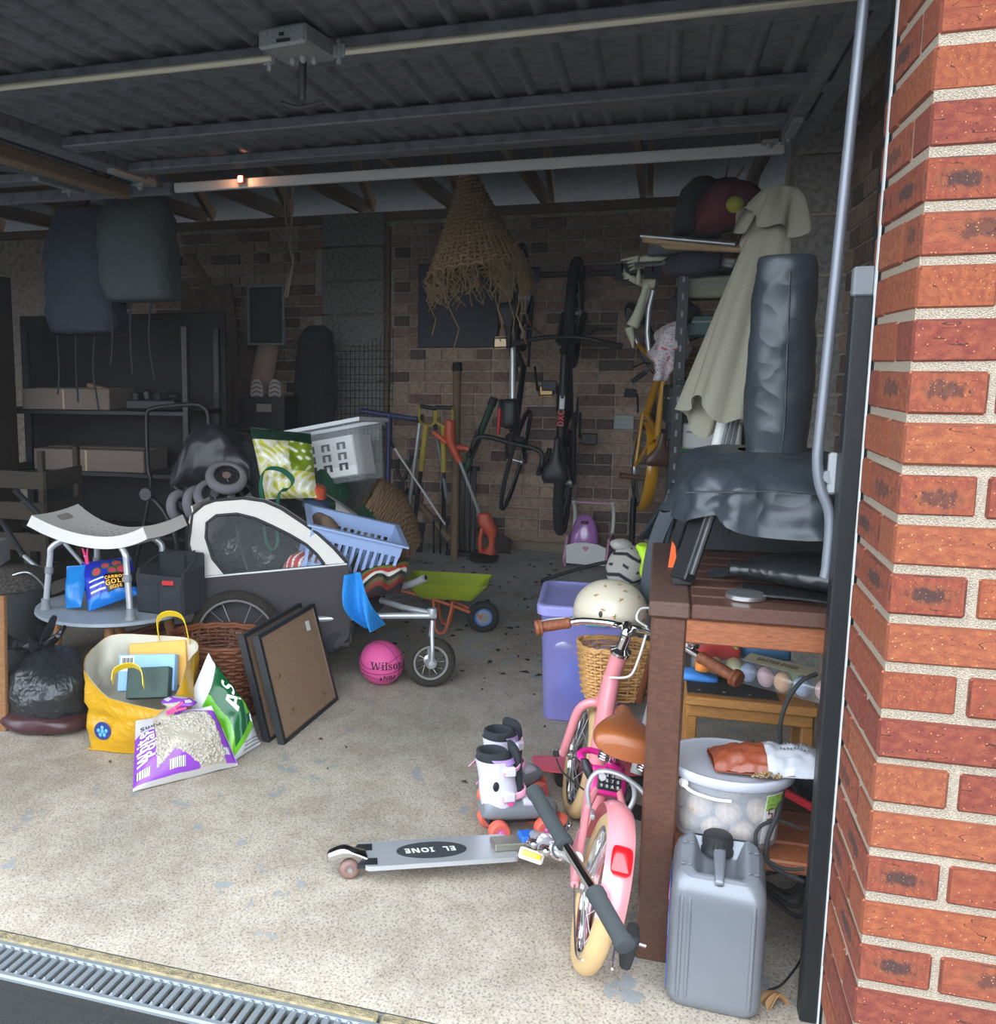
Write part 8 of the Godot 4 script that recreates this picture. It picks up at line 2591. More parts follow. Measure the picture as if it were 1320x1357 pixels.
	wicker(t, func(a: float, v: float):
		var r := 0.05 + 0.145 * sin(minf(v * 1.25, 1.0) * PI * 0.5)
		return Vector3(cos(a) * r, -0.20 + 0.30 * v, sin(a) * r), 26, 36, 0.005, hw, hw)
	# pale blue laundry basket
	t = thing("laundry_basket", "pale blue plastic laundry basket with slotted sides, tilted over the trailer's front", "laundry basket", Vector3(-1.482,0.515,-2.06))
	t.basis = eul(8, 22, -14)
	var pb := mat("powder_blue", C(150, 172, 212), 0.4, 0.0, {"two": true})
	var L := 0.17
	var W := 0.115
	for s in [-1.0, 1.0]:
		b = MB.new()
		for row in [[0.075, 0.05], [-0.075, 0.05]]: b.box(Vector3(0, row[0], s * (W + row[0] * 0.12)), Vector3(L * 2 + 0.02, row[1], 0.004), 0.001, Basis(Vector3.RIGHT, s * 0.12))
		for k in 13: b.box(Vector3(-L + 0.0283 * k, 0, s * W), Vector3(0.013, 0.11, 0.004), 0.001, Basis(Vector3.RIGHT, s * 0.12))
		part(t, "long_side", b, pb)
		b = MB.new()
		for row in [[0.075, 0.05], [-0.075, 0.05]]: b.box(Vector3(s * (L + row[0] * 0.12), row[0], 0), Vector3(0.004, row[1], W * 2 + 0.01), 0.001, Basis(Vector3.BACK, -s * 0.12))
		for k in 10: b.box(Vector3(s * L, 0, -W + 0.0256 * k), Vector3(0.004, 0.11, 0.012), 0.001, Basis(Vector3.BACK, -s * 0.12))
		part(t, "short_side", b, pb)
	b = MB.new()
	b.ring([Vector3(-L - 0.03, 0.098, -W - 0.03), Vector3(L + 0.03, 0.098, -W - 0.03), Vector3(L + 0.03, 0.098, W + 0.03), Vector3(-L - 0.03, 0.098, W + 0.03)], [Vector3(-L - 0.008, 0.098, -W - 0.008), Vector3(L + 0.008, 0.098, -W - 0.008), Vector3(L + 0.008, 0.098, W + 0.008), Vector3(-L - 0.008, 0.098, W + 0.008)], Vector3(0, 0.008, 0))
	part(t, "rim", b, pb)
	b = MB.new()
	b.box(Vector3(0, -0.10, 0), Vector3(L * 1.95, 0.005, W * 1.9), 0.002)
	part(t, "base", b, pb)
	# cushions and cloths at the front
	var stripe := paint(96, 96, func(u: float, v: float):
		var k := int(v * 9.0 + 0.6 * sin(u * 9.0))
		return [Color(0.30, 0.10, 0.09), Color(0.12, 0.11, 0.11), Color(0.40, 0.42, 0.14), Color(0.62, 0.16, 0.10), Color(0.80, 0.78, 0.72), Color(0.10, 0.09, 0.10), Color(0.34, 0.30, 0.16), Color(0.5, 0.14, 0.1), Color(0.14, 0.12, 0.12)][posmod(k, 9)])
	b = MB.new()
	t = thing("striped_cushions", "dark red, black and olive striped cushion sagging out of the trailer front", "cushion")
	pillow(b, Vector3(-1.364,0.364,-1.9), Vector3(-1.266,0.358,-2.04), Vector3(-1.421,0.45,-1.98), Vector3(-1.242,0.488,-2.12), 0.055, nz, 0.02, 22)
	part(t, "cover", b, mat("cushion_stripe", Color.WHITE, 0.8, 0.0, {"tex": stripe, "two": true}))
	b = MB.new()
	b.sheet(func(u: float, v: float):
		var p: Vector3 = Vector3(-1.429,0.462,-1.83).lerp(Vector3(-1.373,0.471,-1.86), u).lerp(Vector3(-1.343,0.262,-1.8).lerp(Vector3(-1.279,0.274,-1.82), u), v)
		return p + Vector3(0.03 * sin(v * 3.0) * (u - 0.5), 0, 0.035 * sin(u * 7.0 + v * 4.0) * (0.3 + v) + 0.05 * sin(v * PI)), 26, 30, 0.003)
	solo("blue_cloth", b, mat("bright_blue", C(24, 128, 204), 0.7, 0.0, {"bump": M.t_crease, "depth": 0.3, "scale": 6.0, "two": true}), "bright blue cloth hanging in folds from the front of the trailer", "cloth")
	soft("denim_jeans", [[Vector3(-1.717,0.715,-2.28), 0.03, 0.05, 0.9], [Vector3(-1.677,0.664,-2.24), 0.045, 0.06, 0.9], [Vector3(-1.623,0.602,-2.2), 0.045, 0.06, 0.9], [Vector3(-1.584,0.567,-2.16), 0.025, 0.04, 0.9]], Vector3.RIGHT, Vector3.BACK, mat("denim", C(64, 82, 108), 0.9, 0.0, {"tex": M.t_weave, "scale": 30.0}), "blue denim clothing bunched between the trailer arches", "clothes", nz, 0.03)
	soft("suede_bag", [[Vector3(-1.669,0.613,-2.16), 0.02, 0.04, 0.9], [Vector3(-1.623,0.608,-2.12), 0.04, 0.05, 0.9], [Vector3(-1.571,0.589,-2.1), 0.045, 0.05, 0.9], [Vector3(-1.533,0.57,-2.08), 0.02, 0.03, 0.9]], Vector3.UP, Vector3.BACK, mat("suede", C(128, 104, 88), 0.95), "small brown suede bag resting above the pale blue laundry basket", "bag", nz, 0.02)
	soft("orange_scarf", [[Vector3(-1.703,0.752,-2.24), 0.015, 0.03, 0.9], [Vector3(-1.663,0.739,-2.2), 0.03, 0.035, 0.9], [Vector3(-1.643,0.69,-2.2), 0.02, 0.03, 0.9]], Vector3.RIGHT, Vector3.BACK, mat("scarf_orange", C(192, 78, 44), 0.85), "orange-red scarf peeping out beside the patterned shopping bag", "scarf", nz, 0.02)
	for k in 3:
		b = MB.new()
		b.box(Vector3.ZERO, Vector3(0.05, 0.10, 0.04), 0.006, eul(0, 20, 8 + k * 9))
		solo("wooden_block", b, mat("block_wood", C(150, 118, 84), 0.7), ["small wooden block stuck in the clothes beside the denim", "wooden block under the suede bag", "wooden block by the far white arch"][k], "block", [Vector3(-1.697,0.583,-2.26), Vector3(-1.61,0.524,-2.2), Vector3(-1.568,0.552,-2.34)][k])

func build_back():
	var nz := noise(70, 0.1)
	var b := MB.new()
	# bicycles hung on the back wall
	var up := Basis(Vector3.RIGHT, Vector3.BACK, Vector3.DOWN)
	var down := Basis(Vector3.LEFT, Vector3.BACK, Vector3.UP)
	var mtb := hung_bike("mountain_bike", "black mountain bike hung nose-up on the back wall, flat handlebar at mid height", Vector3(-0.885, 0.51, -5.0), Basis(Vector3.BACK, deg_to_rad(-1.5)) * up, 1.0, {"frame": M.black_metal, "tyre": 0.032, "rim": M.black_metal, "steer": 0.0, "tube": 0.024, "drop": false, "seat": 0.075})
	b.box(Vector3(0, 0.775, -0.53), Vector3(0.030, 0.012, 0.12), 0.004, eul(-4, 0, 0))
	part(mtb, "pale_decal", b, M.label_white)
	b = MB.new()
	b.text("DXC", 0.05, Transform3D(Basis(Vector3(0, 0, -1), Vector3(-1, 0, 0), Vector3(0, 1, 0)), Vector3(0, 0.795, -0.42)), 0.002, "Droid Sans", true)
	part(mtb, "lettering", b, M.red_plastic)
	var road := hung_bike("road_bike", "black road bike hung nose-down on the back wall, drop handlebar below, amber pedal reflectors", Vector3(-1.17, 1.64, -5.0), Basis(Vector3.BACK, deg_to_rad(1.5)) * down, 0.98, {"frame": M.black_metal, "tyre": 0.014, "rim": M.black_metal, "steer": -0.25, "tube": 0.016, "drop": true, "seat": 0.068, "top_tube": mat("pale_tube", C(206, 208, 206), 0.3, 0.3), "amber": true})
	b = MB.new()
	b.loft([[Vector3(0, 0.86, -0.60), 0.03, 0.03, 0.7], [Vector3(0, 0.865, -0.63), 0.045, 0.045, 0.7], [Vector3(0, 0.865, -0.74), 0.045, 0.05, 0.7], [Vector3(0, 0.86, -0.77), 0.03, 0.03, 0.7]], Vector3.RIGHT, Vector3.UP, 20, 4)
	part(road, "tube_bag", b, M.black_plastic)
	var yel := mat("yellow_paint", C(206, 148, 16), 0.3, 0.0, {"coat": 0.5})
	var yb := hung_bike("yellow_bicycle", "yellow bicycle with brown saddle and yellow mudguard hung nose-up beside the rack", Vector3(-0.47, 0.64, -4.72), Basis(Vector3.UP, deg_to_rad(12)) * Basis(Vector3.BACK, deg_to_rad(-3)) * up, 0.72, {"frame": yel, "tyre": 0.026, "rim": M.steel, "steer": 0.5, "tube": 0.026, "drop": false, "bar": M.steel, "saddle": mat("saddle_brown", C(88, 58, 44), 0.45, 0.0, {"coat": 0.2}), "seat": 0.11})
	b = MB.new()
	var rows := []
	for j in 18:
		var a := deg_to_rad(lerpf(20.0, 172.0, j / 17.0))
		var row := PackedVector3Array()
		for i in 7:
			var w := (i / 6.0 - 0.5) * 2.0
			var rr := 0.272 - 0.012 * w * w
			row.append(Vector3(w * 0.032, 0.241 + sin(a) * rr, cos(a) * rr))
		rows.append(row)
	b.patch(rows, false, false, Transform3D.IDENTITY, Vector3.UP)
	part(yb, "mudguard", b, mat("yellow_guard", C(206, 148, 16), 0.3, 0.0, {"coat": 0.5, "two": true}))
	# blackboard, hook rail, wall plate
	b = MB.new()
	b.box(Vector3(-1.635, 1.62, -5.005), Vector3(0.535, 0.55, 0.02), 0.004)
	var bb := solo("dark_board", b, mat("board_dark", C(50, 54, 62), 0.6), "square dark grey board fixed to the back wall beneath the straw lampshade", "board")
	b = MB.new()
	b.box(Vector3(-0.85, 1.80, -5.0), Vector3(0.74, 0.035, 0.025), 0.004)
	var rail := thing("hook_rail", "dark metal hook rail on the back wall behind the two black bicycles", "hook rail")
	part(rail, "bar", b, M.black_metal)
	for x in [-1.16, -0.87, -0.60, -0.42]:
		b = MB.new()
		b.tube(curve([Vector3(x, 1.80, -4.99), Vector3(x, 1.81, -4.90), Vector3(x, 1.84, -4.84)]), 0.008, 8)
		b.box(Vector3(x, 1.80, -4.985), Vector3(0.10, 0.10, 0.006), 0.003)
		part(rail, "hook", b, mat("hook_navy", C(44, 46, 62), 0.5))
	b = MB.new()
	for s in [-1.0, 1.0]: b.box(Vector3(0, s * 0.03, 0), Vector3(0.12, 0.028, 0.012), 0.003)
	b.box(Vector3(0, 0, -0.004), Vector3(0.12, 0.05, 0.008), 0.002)
	solo("wall_plate", b, mat("plate_pale", C(164, 172, 168), 0.5), "small pale metal wheel plate screwed to the back wall left of the yellow bicycle", "wall plate", Vector3(-0.555, 0.865, -5.01))
	# straw lampshade with its fringe
	var t := thing("straw_lampshade", "large conical woven straw lampshade with a ragged fringe hanging from the roof", "lampshade", Vector3(-1.262, 1.70, -3.6))
	t.rotation.z = 0.12
	var straw := mat("straw", C(206, 192, 170), 0.85, 0.0, {"tex": M.t_grain, "scale": 4.0})
	wicker(t, func(a: float, v: float): return Vector3(cos(a), 0, sin(a)) * (0.255 - 0.235 * pow(v, 0.85)) + Vector3(0, 0.50 * v + 0.02, 0), 24, 44, 0.008, straw, straw)
	b = MB.new()
	var r := RandomNumberGenerator.new()
	r.seed = 11
	for k in 170:
		var a := r.randf() * TAU
		var p := Vector3(cos(a) * 0.255, 0.025, sin(a) * 0.255)
		var l := r.randf_range(0.05, 0.18) if k > 7 else r.randf_range(0.28, 0.45)
		var o := Vector3(r.randf_range(-1, 1), 0, r.randf_range(-1, 1)) * 0.05
		b.tube([p, p + Vector3(o.x * 0.7, -l * 0.4, o.z), p + Vector3(-o.x * 0.4, -l * 0.75, o.z * 1.4), p + Vector3(o.x * 0.5, -l, o.z)], 0.0036, 4, false)
	part(t, "fringe", b, straw).set_meta("kind", "stuff")
	b = MB.new()
	b.tube([Vector3(0.0, 0.50, 0), t.transform.affine_inverse() * Vector3(-1.1, 2.26, -3.6)], 0.005, 6)
	part(t, "hanging_cord", b, M.rubber)
	b = MB.new()
	b.tube(curve([Vector3(-2.405,2.261,-3.8), Vector3(-2.388,2.013,-3.8), Vector3(-2.371,1.887,-3.8), Vector3(-2.348,1.824,-3.8), Vector3(-2.4,1.644,-3.8), Vector3(-2.391,1.623,-3.8), Vector3(-2.382,1.652,-3.8), Vector3(-2.353,1.803,-3.8), Vector3(-2.366,1.908,-3.8), Vector3(-2.346,2.258,-3.8)]), 0.006, 6)
	solo("pale_rope", b, mat("rope", C(176, 154, 132), 0.9), "pale rope looped down from a roof joist left of the block panel", "rope")
	# long-handled tools along the wall
	var spade_y := mat("spade_yellow", C(178, 158, 64), 0.5)
	for e in [[Vector3(-1.721,0.966,-4.55), Vector3(-1.868,-0.019,-4.72), "yellow D-handled spade, the left of the two among the tools"], [Vector3(-1.625,0.967,-4.55), Vector3(-1.644,-0.006,-4.72), "yellow D-handled fork, the right of the two among the tools"]]:
		var a: Vector3 = e[0]
		var d: Vector3 = (e[1] - a).normalized()
		var x := d.cross(Vector3.BACK).normalized()
		var L: float = a.distance_to(e[1])
		var s := thing("garden_spade", e[2], "garden tool", Vector3.ZERO, 0.0, "")
		b = MB.new()
		b.tube([a + d * 0.11, a + d * 0.42], 0.019, 10)
		b.tube(curve([a + d * 0.125, a + d * 0.09 - x * 0.05, a + d * 0.03 - x * 0.057, a - x * 0.05]), 0.010, 8)
		b.tube(curve([a + d * 0.125, a + d * 0.09 + x * 0.05, a + d * 0.03 + x * 0.057, a + x * 0.05]), 0.010, 8)
		part(s, "handle", b, spade_y)
		b = MB.new()
		b.tube([a - x * 0.055, a + x * 0.055], 0.013, 10)
		part(s, "grip", b, M.black_plastic)
		b = MB.new()
		b.tube([a + d * 0.42, a + d * (L - 0.22)], 0.014, 10)
		part(s, "shaft", b, M.black_metal)
		b = MB.new()
		if e[2].contains("spade"): b.bar(a + d * (L - 0.24), a + d * L, 0.15, 0.008, 0.003, Vector3.BACK)
		else:
			b.bar(a + d * (L - 0.24) - x * 0.07, a + d * (L - 0.24) + x * 0.07, 0.016, 0.016, 0.003)
			for k in 4: b.tube([a + d * (L - 0.24) + x * (0.044 * k - 0.066), a + d * L + x * (0.044 * k - 0.066)], 0.006, 6)
		part(s, "blade" if e[2].contains("spade") else "tines", b, M.black_metal)
	var sticks := [["wooden_post", Vector3(-1.602,1.238,-4.85), Vector3(-1.55,-0.013,-4.6), 0.026, "old_timber", "tall dark wooden post leaning upright behind the yellow tools", "post"], ["grey_rake", Vector3(-1.781,0.915,-4.6), Vector3(-1.872,0.178,-4.6), 0.014, "alu", "grey metal rake handle left of the yellow spade", "garden tool"], ["green_pole", Vector3(-1.334,1.021,-4.7), Vector3(-1.493,0.562,-4.6), 0.022, "tent_green", "dark green tubular pole slanting behind the strimmer", "pole"], ["grey_tube", Vector3(-1.714,0.863,-4.7), Vector3(-1.606,0.388,-4.6), 0.011, "grey_plastic", "thin grey tube between the two yellow tools", "tube"], ["white_cane", Vector3(-1.931,0.758,-4.4), Vector3(-1.593,0.232,-4.5), 0.007, "white_plastic", "thin white cane leaning diagonally across the garden tools", "cane"], ["wooden_hoe", Vector3(-1.89,0.486,-4.5), Vector3(-1.902,0.241,-4.5), 0.020, "hoop_wood", "short pale wooden handle low behind the wicker hamper", "handle"], ["red_lever", Vector3(-1.276,1.016,-4.6), Vector3(-1.289,0.805,-4.6), 0.013, "red_plastic", "red lever beside the road bike's pedal", "lever"], ["slanted_plank", Vector3(-1.901,0.407,-4.75), Vector3(-1.597,0.101,-4.7), 0.024, "old_timber", "old wooden handle lying slanted low behind the garden tools", "plank"]]
	for e in sticks:
		b = MB.new()
		b.tube([e[1], (e[1] as Vector3).lerp(e[2], 0.5), e[2]], e[3], 10)
		var s := thing(e[0], e[5], e[6])
		part(s, "shaft", b, M[e[4]])
		b = MB.new()
		var dd: Vector3 = ((e[2] as Vector3) - e[1]).normalized()
		b.tube([e[1] - dd * 0.004, e[1] + dd * 0.05], e[3] * 1.2, 10)
		part(s, "end_cap", b, M.rubber)
	b = MB.new()
	b.tube([Vector3(-2.124,0.949,-4.4), Vector3(-1.758,0.898,-4.4)], 0.016, 10)
	b.tube([Vector3(-1.937,0.932,-4.4), Vector3(-1.943,0.496,-4.4)], 0.017, 10)
	solo("blue_t_handle", b, mat("navy_tube", C(48, 54, 96), 0.45), "navy blue T-shaped handle standing above the wicker hamper", "handle")
	b = MB.new()
	b.tube(curve([Vector3(-1.901,0.641,-4.5), Vector3(-1.905,0.558,-4.5), Vector3(-1.87,0.506,-4.5), Vector3(-1.841,0.56,-4.5), Vector3(-1.813,0.662,-4.5)]), 0.012, 8)
	b.tube([Vector3(-1.87,0.516,-4.5), Vector3(-1.874,0.38,-4.5)], 0.012, 8)
	solo("black_fork_handle", b, M.black_plastic, "black Y-shaped tool grip just left of the yellow spade", "garden tool")
	t = thing("strimmer", "orange garden strimmer standing head-down beside the road bike's wheel", "strimmer")
	var org := mat("strimmer_orange", C(206, 84, 52), 0.45)
	b = MB.new()
	b.tube(curve([Vector3(-1.561,0.893,-4.45), Vector3(-1.563,0.786,-4.45), Vector3(-1.533,0.703,-4.45), Vector3(-1.495,0.638,-4.45)]), [0.03, 0.03, 0.03, 0.032, 0.034, 0.034, 0.032, 0.03, 0.028, 0.026, 0.025, 0.024, 0.024, 0.024, 0.022, 0.022, 0.02, 0.02, 0.02], 10)
	b.tube([Vector3(-1.668,0.821,-4.45), Vector3(-1.601,0.767,-4.45), Vector3(-1.544,0.749,-4.45)], 0.016, 8)
	b.tube([Vector3(-1.515,0.731,-4.45), Vector3(-1.459,0.723,-4.45), Vector3(-1.421,0.696,-4.45)], 0.017, 8)
	part(t, "upper_handle", b, org)
	b = MB.new()
	b.tube([Vector3(-1.499,0.647,-4.45), Vector3(-1.369,0.292,-4.5)], 0.011, 10)
	part(t, "shaft", b, M.alu)
	b = MB.new()
	b.loft([[Vector3(-1.346,0.317,-4.5), 0.035, 0.03, 0.8], [Vector3(-1.335,0.26,-4.5), 0.05, 0.045, 0.8], [Vector3(-1.306,0.214,-4.5), 0.045, 0.045, 0.8], [Vector3(-1.296,0.166,-4.5), 0.024, 0.03, 0.8], [Vector3(-1.299,0.109,-4.5), 0.024, 0.03, 0.8], [Vector3(-1.331,0.064,-4.5), 0.06, 0.05, 0.8], [Vector3(-1.349,0.038,-4.5), 0.065, 0.055, 0.8]], Vector3.RIGHT, Vector3.BACK, 20, 5)
	b.tube(curve([Vector3(-1.35,0.224,-4.48), Vector3(-1.367,0.151,-4.48), Vector3(-1.361,0.08,-4.48)]), 0.014, 8)
	part(t, "motor_housing", b, org)
	b = MB.new()
	b.lathe([Vector2(0, -0.035), Vector2(0.085, -0.035), Vector2(0.095, -0.01), Vector2(0.05, 0.015), Vector2(0, 0.02)], 22, at(Vector3(-1.344,0.029,-4.5) + Vector3(0, 0.025, 0)))
	part(t, "guard", b, M.black_plastic)
	t = thing("black_slat_frame", "black folded slatted frame standing upright behind the strimmer", "folded frame", Vector3(-1.50, 0, -4.72))
	for k in 4:
		b = MB.new()
		b.box(Vector3(-0.055 + 0.036 * k, 0.30, 0.01 * k), Vector3(0.026, 0.58, 0.02), 0.004)
		part(t, "slat", b, M.black_plastic)
	b = MB.new()
	b.box(Vector3(0, 0.02, 0.02), Vector3(0.24, 0.03, 0.12), 0.006); b.box(Vector3(0, 0.57, 0.0), Vector3(0.16, 0.03, 0.03), 0.006)
	part(t, "foot_rail", b, M.black_plastic)
	b = MB.new()
	b.sheet(func(u: float, v: float): return Vector3(-0.08 + 0.16 * u, 0.02 + 0.10 * (1.0 - v) * sin(PI * (0.2 + 0.6 * u)), -0.04 + 0.1 * v), 10, 6, 0.01)
	solo("coil_of_flex", b, mat("flex_brown", C(70, 52, 46), 0.7), "dark brown bundle on the floor against the wall right of the strimmer", "bundle", Vector3(-1.299,0.027,-4.85) * Vector3(1, 0, 1))
	# doll's pram and pump
	t = thing("doll_pram", "white and pink wooden doll's pram with a heart cut-out by the back wall", "doll pram", Vector3(-0.715, 0, -4.60), -0.12)
	var pinkw := mat("pram_pink", C(204, 150, 178), 0.5)
	b = MB.new()
	b.prism(PackedVector2Array([Vector2(-0.115, 0.03), Vector2(0.115, 0.03), Vector2(0.118, 0.14), Vector2(0.07, 0.158), Vector2(0, 0.165), Vector2(-0.07, 0.158), Vector2(-0.118, 0.14)]), 0.012, at(Vector3(0, 0, 0.1)))
	part(t, "front_panel", b, M.white_plastic)
	b = MB.new()
	var heart := PackedVector2Array()
	for k in 24:
		var a := TAU * k / 24
		heart.append(Vector2(pow(sin(a), 3) * 0.018, 0.128 + (0.8125 * cos(a) - 0.3125 * cos(2 * a) - 0.125 * cos(3 * a) - 0.0625 * cos(4 * a)) * 0.018))
	b.prism(heart, 0.004, at(Vector3(0, 0, 0.107)))
	part(t, "heart", b, pinkw)
	for s in [-1.0, 1.0]:
		b = MB.new()
		b.prism(PackedVector2Array([Vector2(-0.14, 0.05), Vector2(-0.09, 0.0), Vector2(0.09, 0.0), Vector2(0.14, 0.05), Vector2(0.13, 0.15), Vector2(0.06, 0.20), Vector2(-0.06, 0.18)]), 0.014, Transform3D(Basis(Vector3.UP, PI * 0.5), Vector3(s * 0.125, 0.005, -0.01)))
		part(t, "side_panel", b, pinkw)
		b = MB.new()
		b.tube(curve([Vector3(s * 0.118, 0.12, -0.06), Vector3(s * 0.118, 0.24, -0.13), Vector3(s * 0.118, 0.34, -0.12), Vector3(s * 0.118, 0.39, -0.07)]), 0.011, 8, true, false, 0.6)
		part(t, "handle_arm", b, M.white_plastic)
	b = MB.new()
	b.tube([Vector3(-0.118, 0.385, -0.08), Vector3(0.118, 0.385, -0.08)], 0.009, 10)
	part(t, "push_bar", b, pinkw)
	t = thing("doll_carrier", "shiny lilac plastic doll carrier standing in the doll's pram", "doll carrier", Vector3(-0.745, 0.05, -4.62))
	b = MB.new()
	b.loft([[Vector3(0, 0.0, 0), 0.09, 0.05, 0.8], [Vector3(0, 0.12, 0), 0.085, 0.05, 0.8], [Vector3(0, 0.20, -0.01), 0.068, 0.045, 0.9], [Vector3(0, 0.25, -0.015), 0.045, 0.03, 1.0], [Vector3(0, 0.268, -0.02), 0.02, 0.012, 1.0]], Vector3.RIGHT, Vector3.BACK, 26, 6)
	part(t, "shell", b, mat("lilac_gloss", C(186, 128, 196), 0.2, 0.0, {"coat": 0.6}))
	b = MB.new()
	b.prism(rbox(0.05, 0.022, 0.01, 4), 0.006, at(Vector3(0, 0.222, 0.026), eul(-16, 0, 0)))
	part(t, "hand_hole", b, mat("hole_plum", C(80, 52, 78), 0.7))
	t = thing("bicycle_pump", "black upright bicycle pump with a brown T-shaped wooden handle", "bicycle pump", Vector3(-0.46, 0, -4.35))
	b = MB.new()
	b.tube([Vector3(0, 0.02, 0), Vector3(0, 0.47, 0)], 0.017, 12)
	b.tube([Vector3(0, 0.47, 0), Vector3(0, 0.585, 0)], 0.007, 8)
	b.box(Vector3(0, 0.012, 0), Vector3(0.2, 0.024, 0.07), 0.008)
	part(t, "barrel", b, M.black_metal)
	b = MB.new()
	b.tube([Vector3(-0.085, 0.60, 0.01), Vector3(0.075, 0.578, -0.01)], 0.016, 10)
	part(t, "handle", b, M.saddle_brown)
	# wire mesh roll
	t = thing("wire_mesh", "upright sheet of dark wire mesh in front of the block panel", "wire mesh", Vector3(-2.18, 0.60, -4.55), 0.15)
	b = MB.new()
	for k in 17: b.tube([Vector3(-0.22 + 0.0275 * k, 0, 0.03 * sin(k * 0.5)), Vector3(-0.22 + 0.0275 * k, 0.66 + 0.012 * k, 0.03 * sin(k * 0.5))], 0.0022, 4, false)
	for j in 15: b.tube(range(9).map(func(k): return Vector3(-0.22 + 0.055 * k, 0.02 + 0.05 * j, 0.03 * sin(k))), 0.0022, 4, false)
	part(t, "wires", b, M.black_metal).set_meta("kind", "stuff")
	build_back_left(nz)

func build_back_left(nz: FastNoiseLite):
	# hanging bags, shelves with cartons, tall rolls and cases in the dark corner
	var b := MB.new()
	for e in [["hanging_bedding", [[Vector3(-3.14, 2.02, -2.9), 0.16, 0.07, 0.7], [Vector3(-3.15, 1.85, -2.9), 0.21, 0.12, 0.7], [Vector3(-3.16, 1.6, -2.9), 0.21, 0.13, 0.7], [Vector3(-3.15, 1.43, -2.9), 0.20, 0.12, 0.7], [Vector3(-3.14, 1.40, -2.9), 0.15, 0.08, 0.7]], C(48, 56, 70), "large dark blue stuffed bag hung from the roof at the far left"], ["hanging_duffel", [[Vector3(-2.79, 2.04, -2.8), 0.14, 0.07, 0.7], [Vector3(-2.80, 1.95, -2.8), 0.185, 0.12, 0.7], [Vector3(-2.79, 1.75, -2.8), 0.195, 0.14, 0.65], [Vector3(-2.775, 1.58, -2.8), 0.19, 0.13, 0.65], [Vector3(-2.77, 1.55, -2.8), 0.16, 0.10, 0.7]], C(72, 80, 82), "grey-green stuffed bag hung beside the dark blue one"]]:
		var t := thing(e[0], e[3], "hanging bag")
		b = MB.new()
		b.loft(e[1], Vector3.RIGHT, Vector3.BACK, 40, 8, nz, 0.02)
		part(t, "body", b, mat(e[0], e[2], 0.8, 0.0, {"bump": M.t_crease, "depth": 0.4, "scale": 3.0}))
		var c: Vector3 = e[1][3][0]
		for k in 3:
			b = MB.new()
			b.ribbon(curve([c + Vector3(-0.12 + 0.11 * k, -0.04, 0.10), c + Vector3(-0.11 + 0.1 * k, -0.22, 0.11), c + Vector3(-0.13 + 0.12 * k, -0.34 - 0.04 * k, 0.10)]), Vector3(1, 0, 0.2), 0.012, 0.002)
			part(t, "strap", b, M.dark_cloth)
		b = MB.new()
		b.tube([(e[1][0][0] as Vector3) + Vector3(0, 0.02, 0), Vector3(-2.9, 2.26, (e[1][0][0] as Vector3).z)], 0.006, 6)
		part(t, "hanging_cord", b, M.rubber)
	mat("shade_black", C(20, 20, 22), 0.8)
	var sh := thing("dark_shelves", "dark open shelving unit in the left corner holding long cartons", "shelving", Vector3(-3.40, 0, -3.35))
	for y in [0.30, 0.64, 0.98]:
		b = MB.new()
		b.box(Vector3(0.05, y, 0), Vector3(1.30, 0.025, 0.42), 0.003)
		part(sh, "shelf", b, M.black_metal)
	b = MB.new()
	b.box(Vector3(0.05, 0.78, -0.215), Vector3(1.36, 1.5, 0.012), 0.003)  # dark sheet added so the corner behind the shelves stays dim
	part(sh, "added_dark_panel", b, M.shade_black)
	for x in [-0.58, 0.68]:
		for z in [-0.2, 0.2]:
			b = MB.new()
			b.box(Vector3(x, 0.72, z), Vector3(0.035, 1.44, 0.035), 0.003)
			part(sh, "upright", b, M.black_metal)
	for e in [["long_carton", Vector3(-3.46, 1.052, -3.28), Vector3(0.56, 0.115, 0.28), "long brown carton on the upper dark shelf"], ["long_carton", Vector3(-3.33, 0.715, -3.28), Vector3(0.70, 0.12, 0.28), "longer brown carton on the shelf below"]]:
		var t := thing(e[0], e[3], "carton", e[1], 0.0, "cartons on the dark shelves")
		b = MB.new()
		b.box(Vector3.ZERO, e[2], 0.004)
		part(t, "box", b, mat("carton_brown", C(112, 98, 88), 0.85))
		b = MB.new()
		b.box(Vector3(0, e[2].y * 0.5, 0), Vector3(e[2].x * 0.98, 0.002, 0.05)); b.box(Vector3(-0.01, 0, e[2].z * 0.5), Vector3(0.012, e[2].y * 0.96, 0.002))
		part(t, "tape", b, mat("parcel_tape", C(168, 140, 110), 0.4))
	b = MB.new()
	b.box(Vector3(0, 0.03, 0), Vector3(0.30, 0.05, 0.22), 0.006)
	for k in 5: b.box(Vector3(-0.11 + 0.05 * k, 0.07 + 0.01 * (k % 2), 0.02), Vector3(0.035, 0.05, 0.1), 0.006, eul(0, 20 * k, 10 * k))
	solo("tool_tray", b, M.black_plastic, "black tray of tools at the right end of the upper dark shelf", "tray", Vector3(-2.95, 0.995, -3.28))
	b = MB.new()
	b.bar(Vector3(-3.34, 1.13, -3.2), Vector3(-3.18, 1.10, -3.16), 0.04, 0.02, 0.003)
	solo("wood_offcut", b, M.old_timber, "pale wood offcut lying across the upper brown carton", "offcut")
	b = MB.new()
	b.tube(curve([Vector3(-2.86, 0.01, -2.7), Vector3(-2.711,0.606,-2.7), Vector3(-2.716,0.737,-2.7), Vector3(-2.717,0.96,-2.7), Vector3(-2.707,1.015,-2.7), Vector3(-2.649,1.035,-2.7), Vector3(-2.466,1.051,-2.7), Vector3(-2.406,1.037,-2.7), Vector3(-2.383,0.995,-2.7), Vector3(-2.385,0.893,-2.7)]), 0.011, 8)
	solo("trolley_handle", b, M.black_metal, "black tubular trolley handle standing behind the shower stool", "trolley handle")
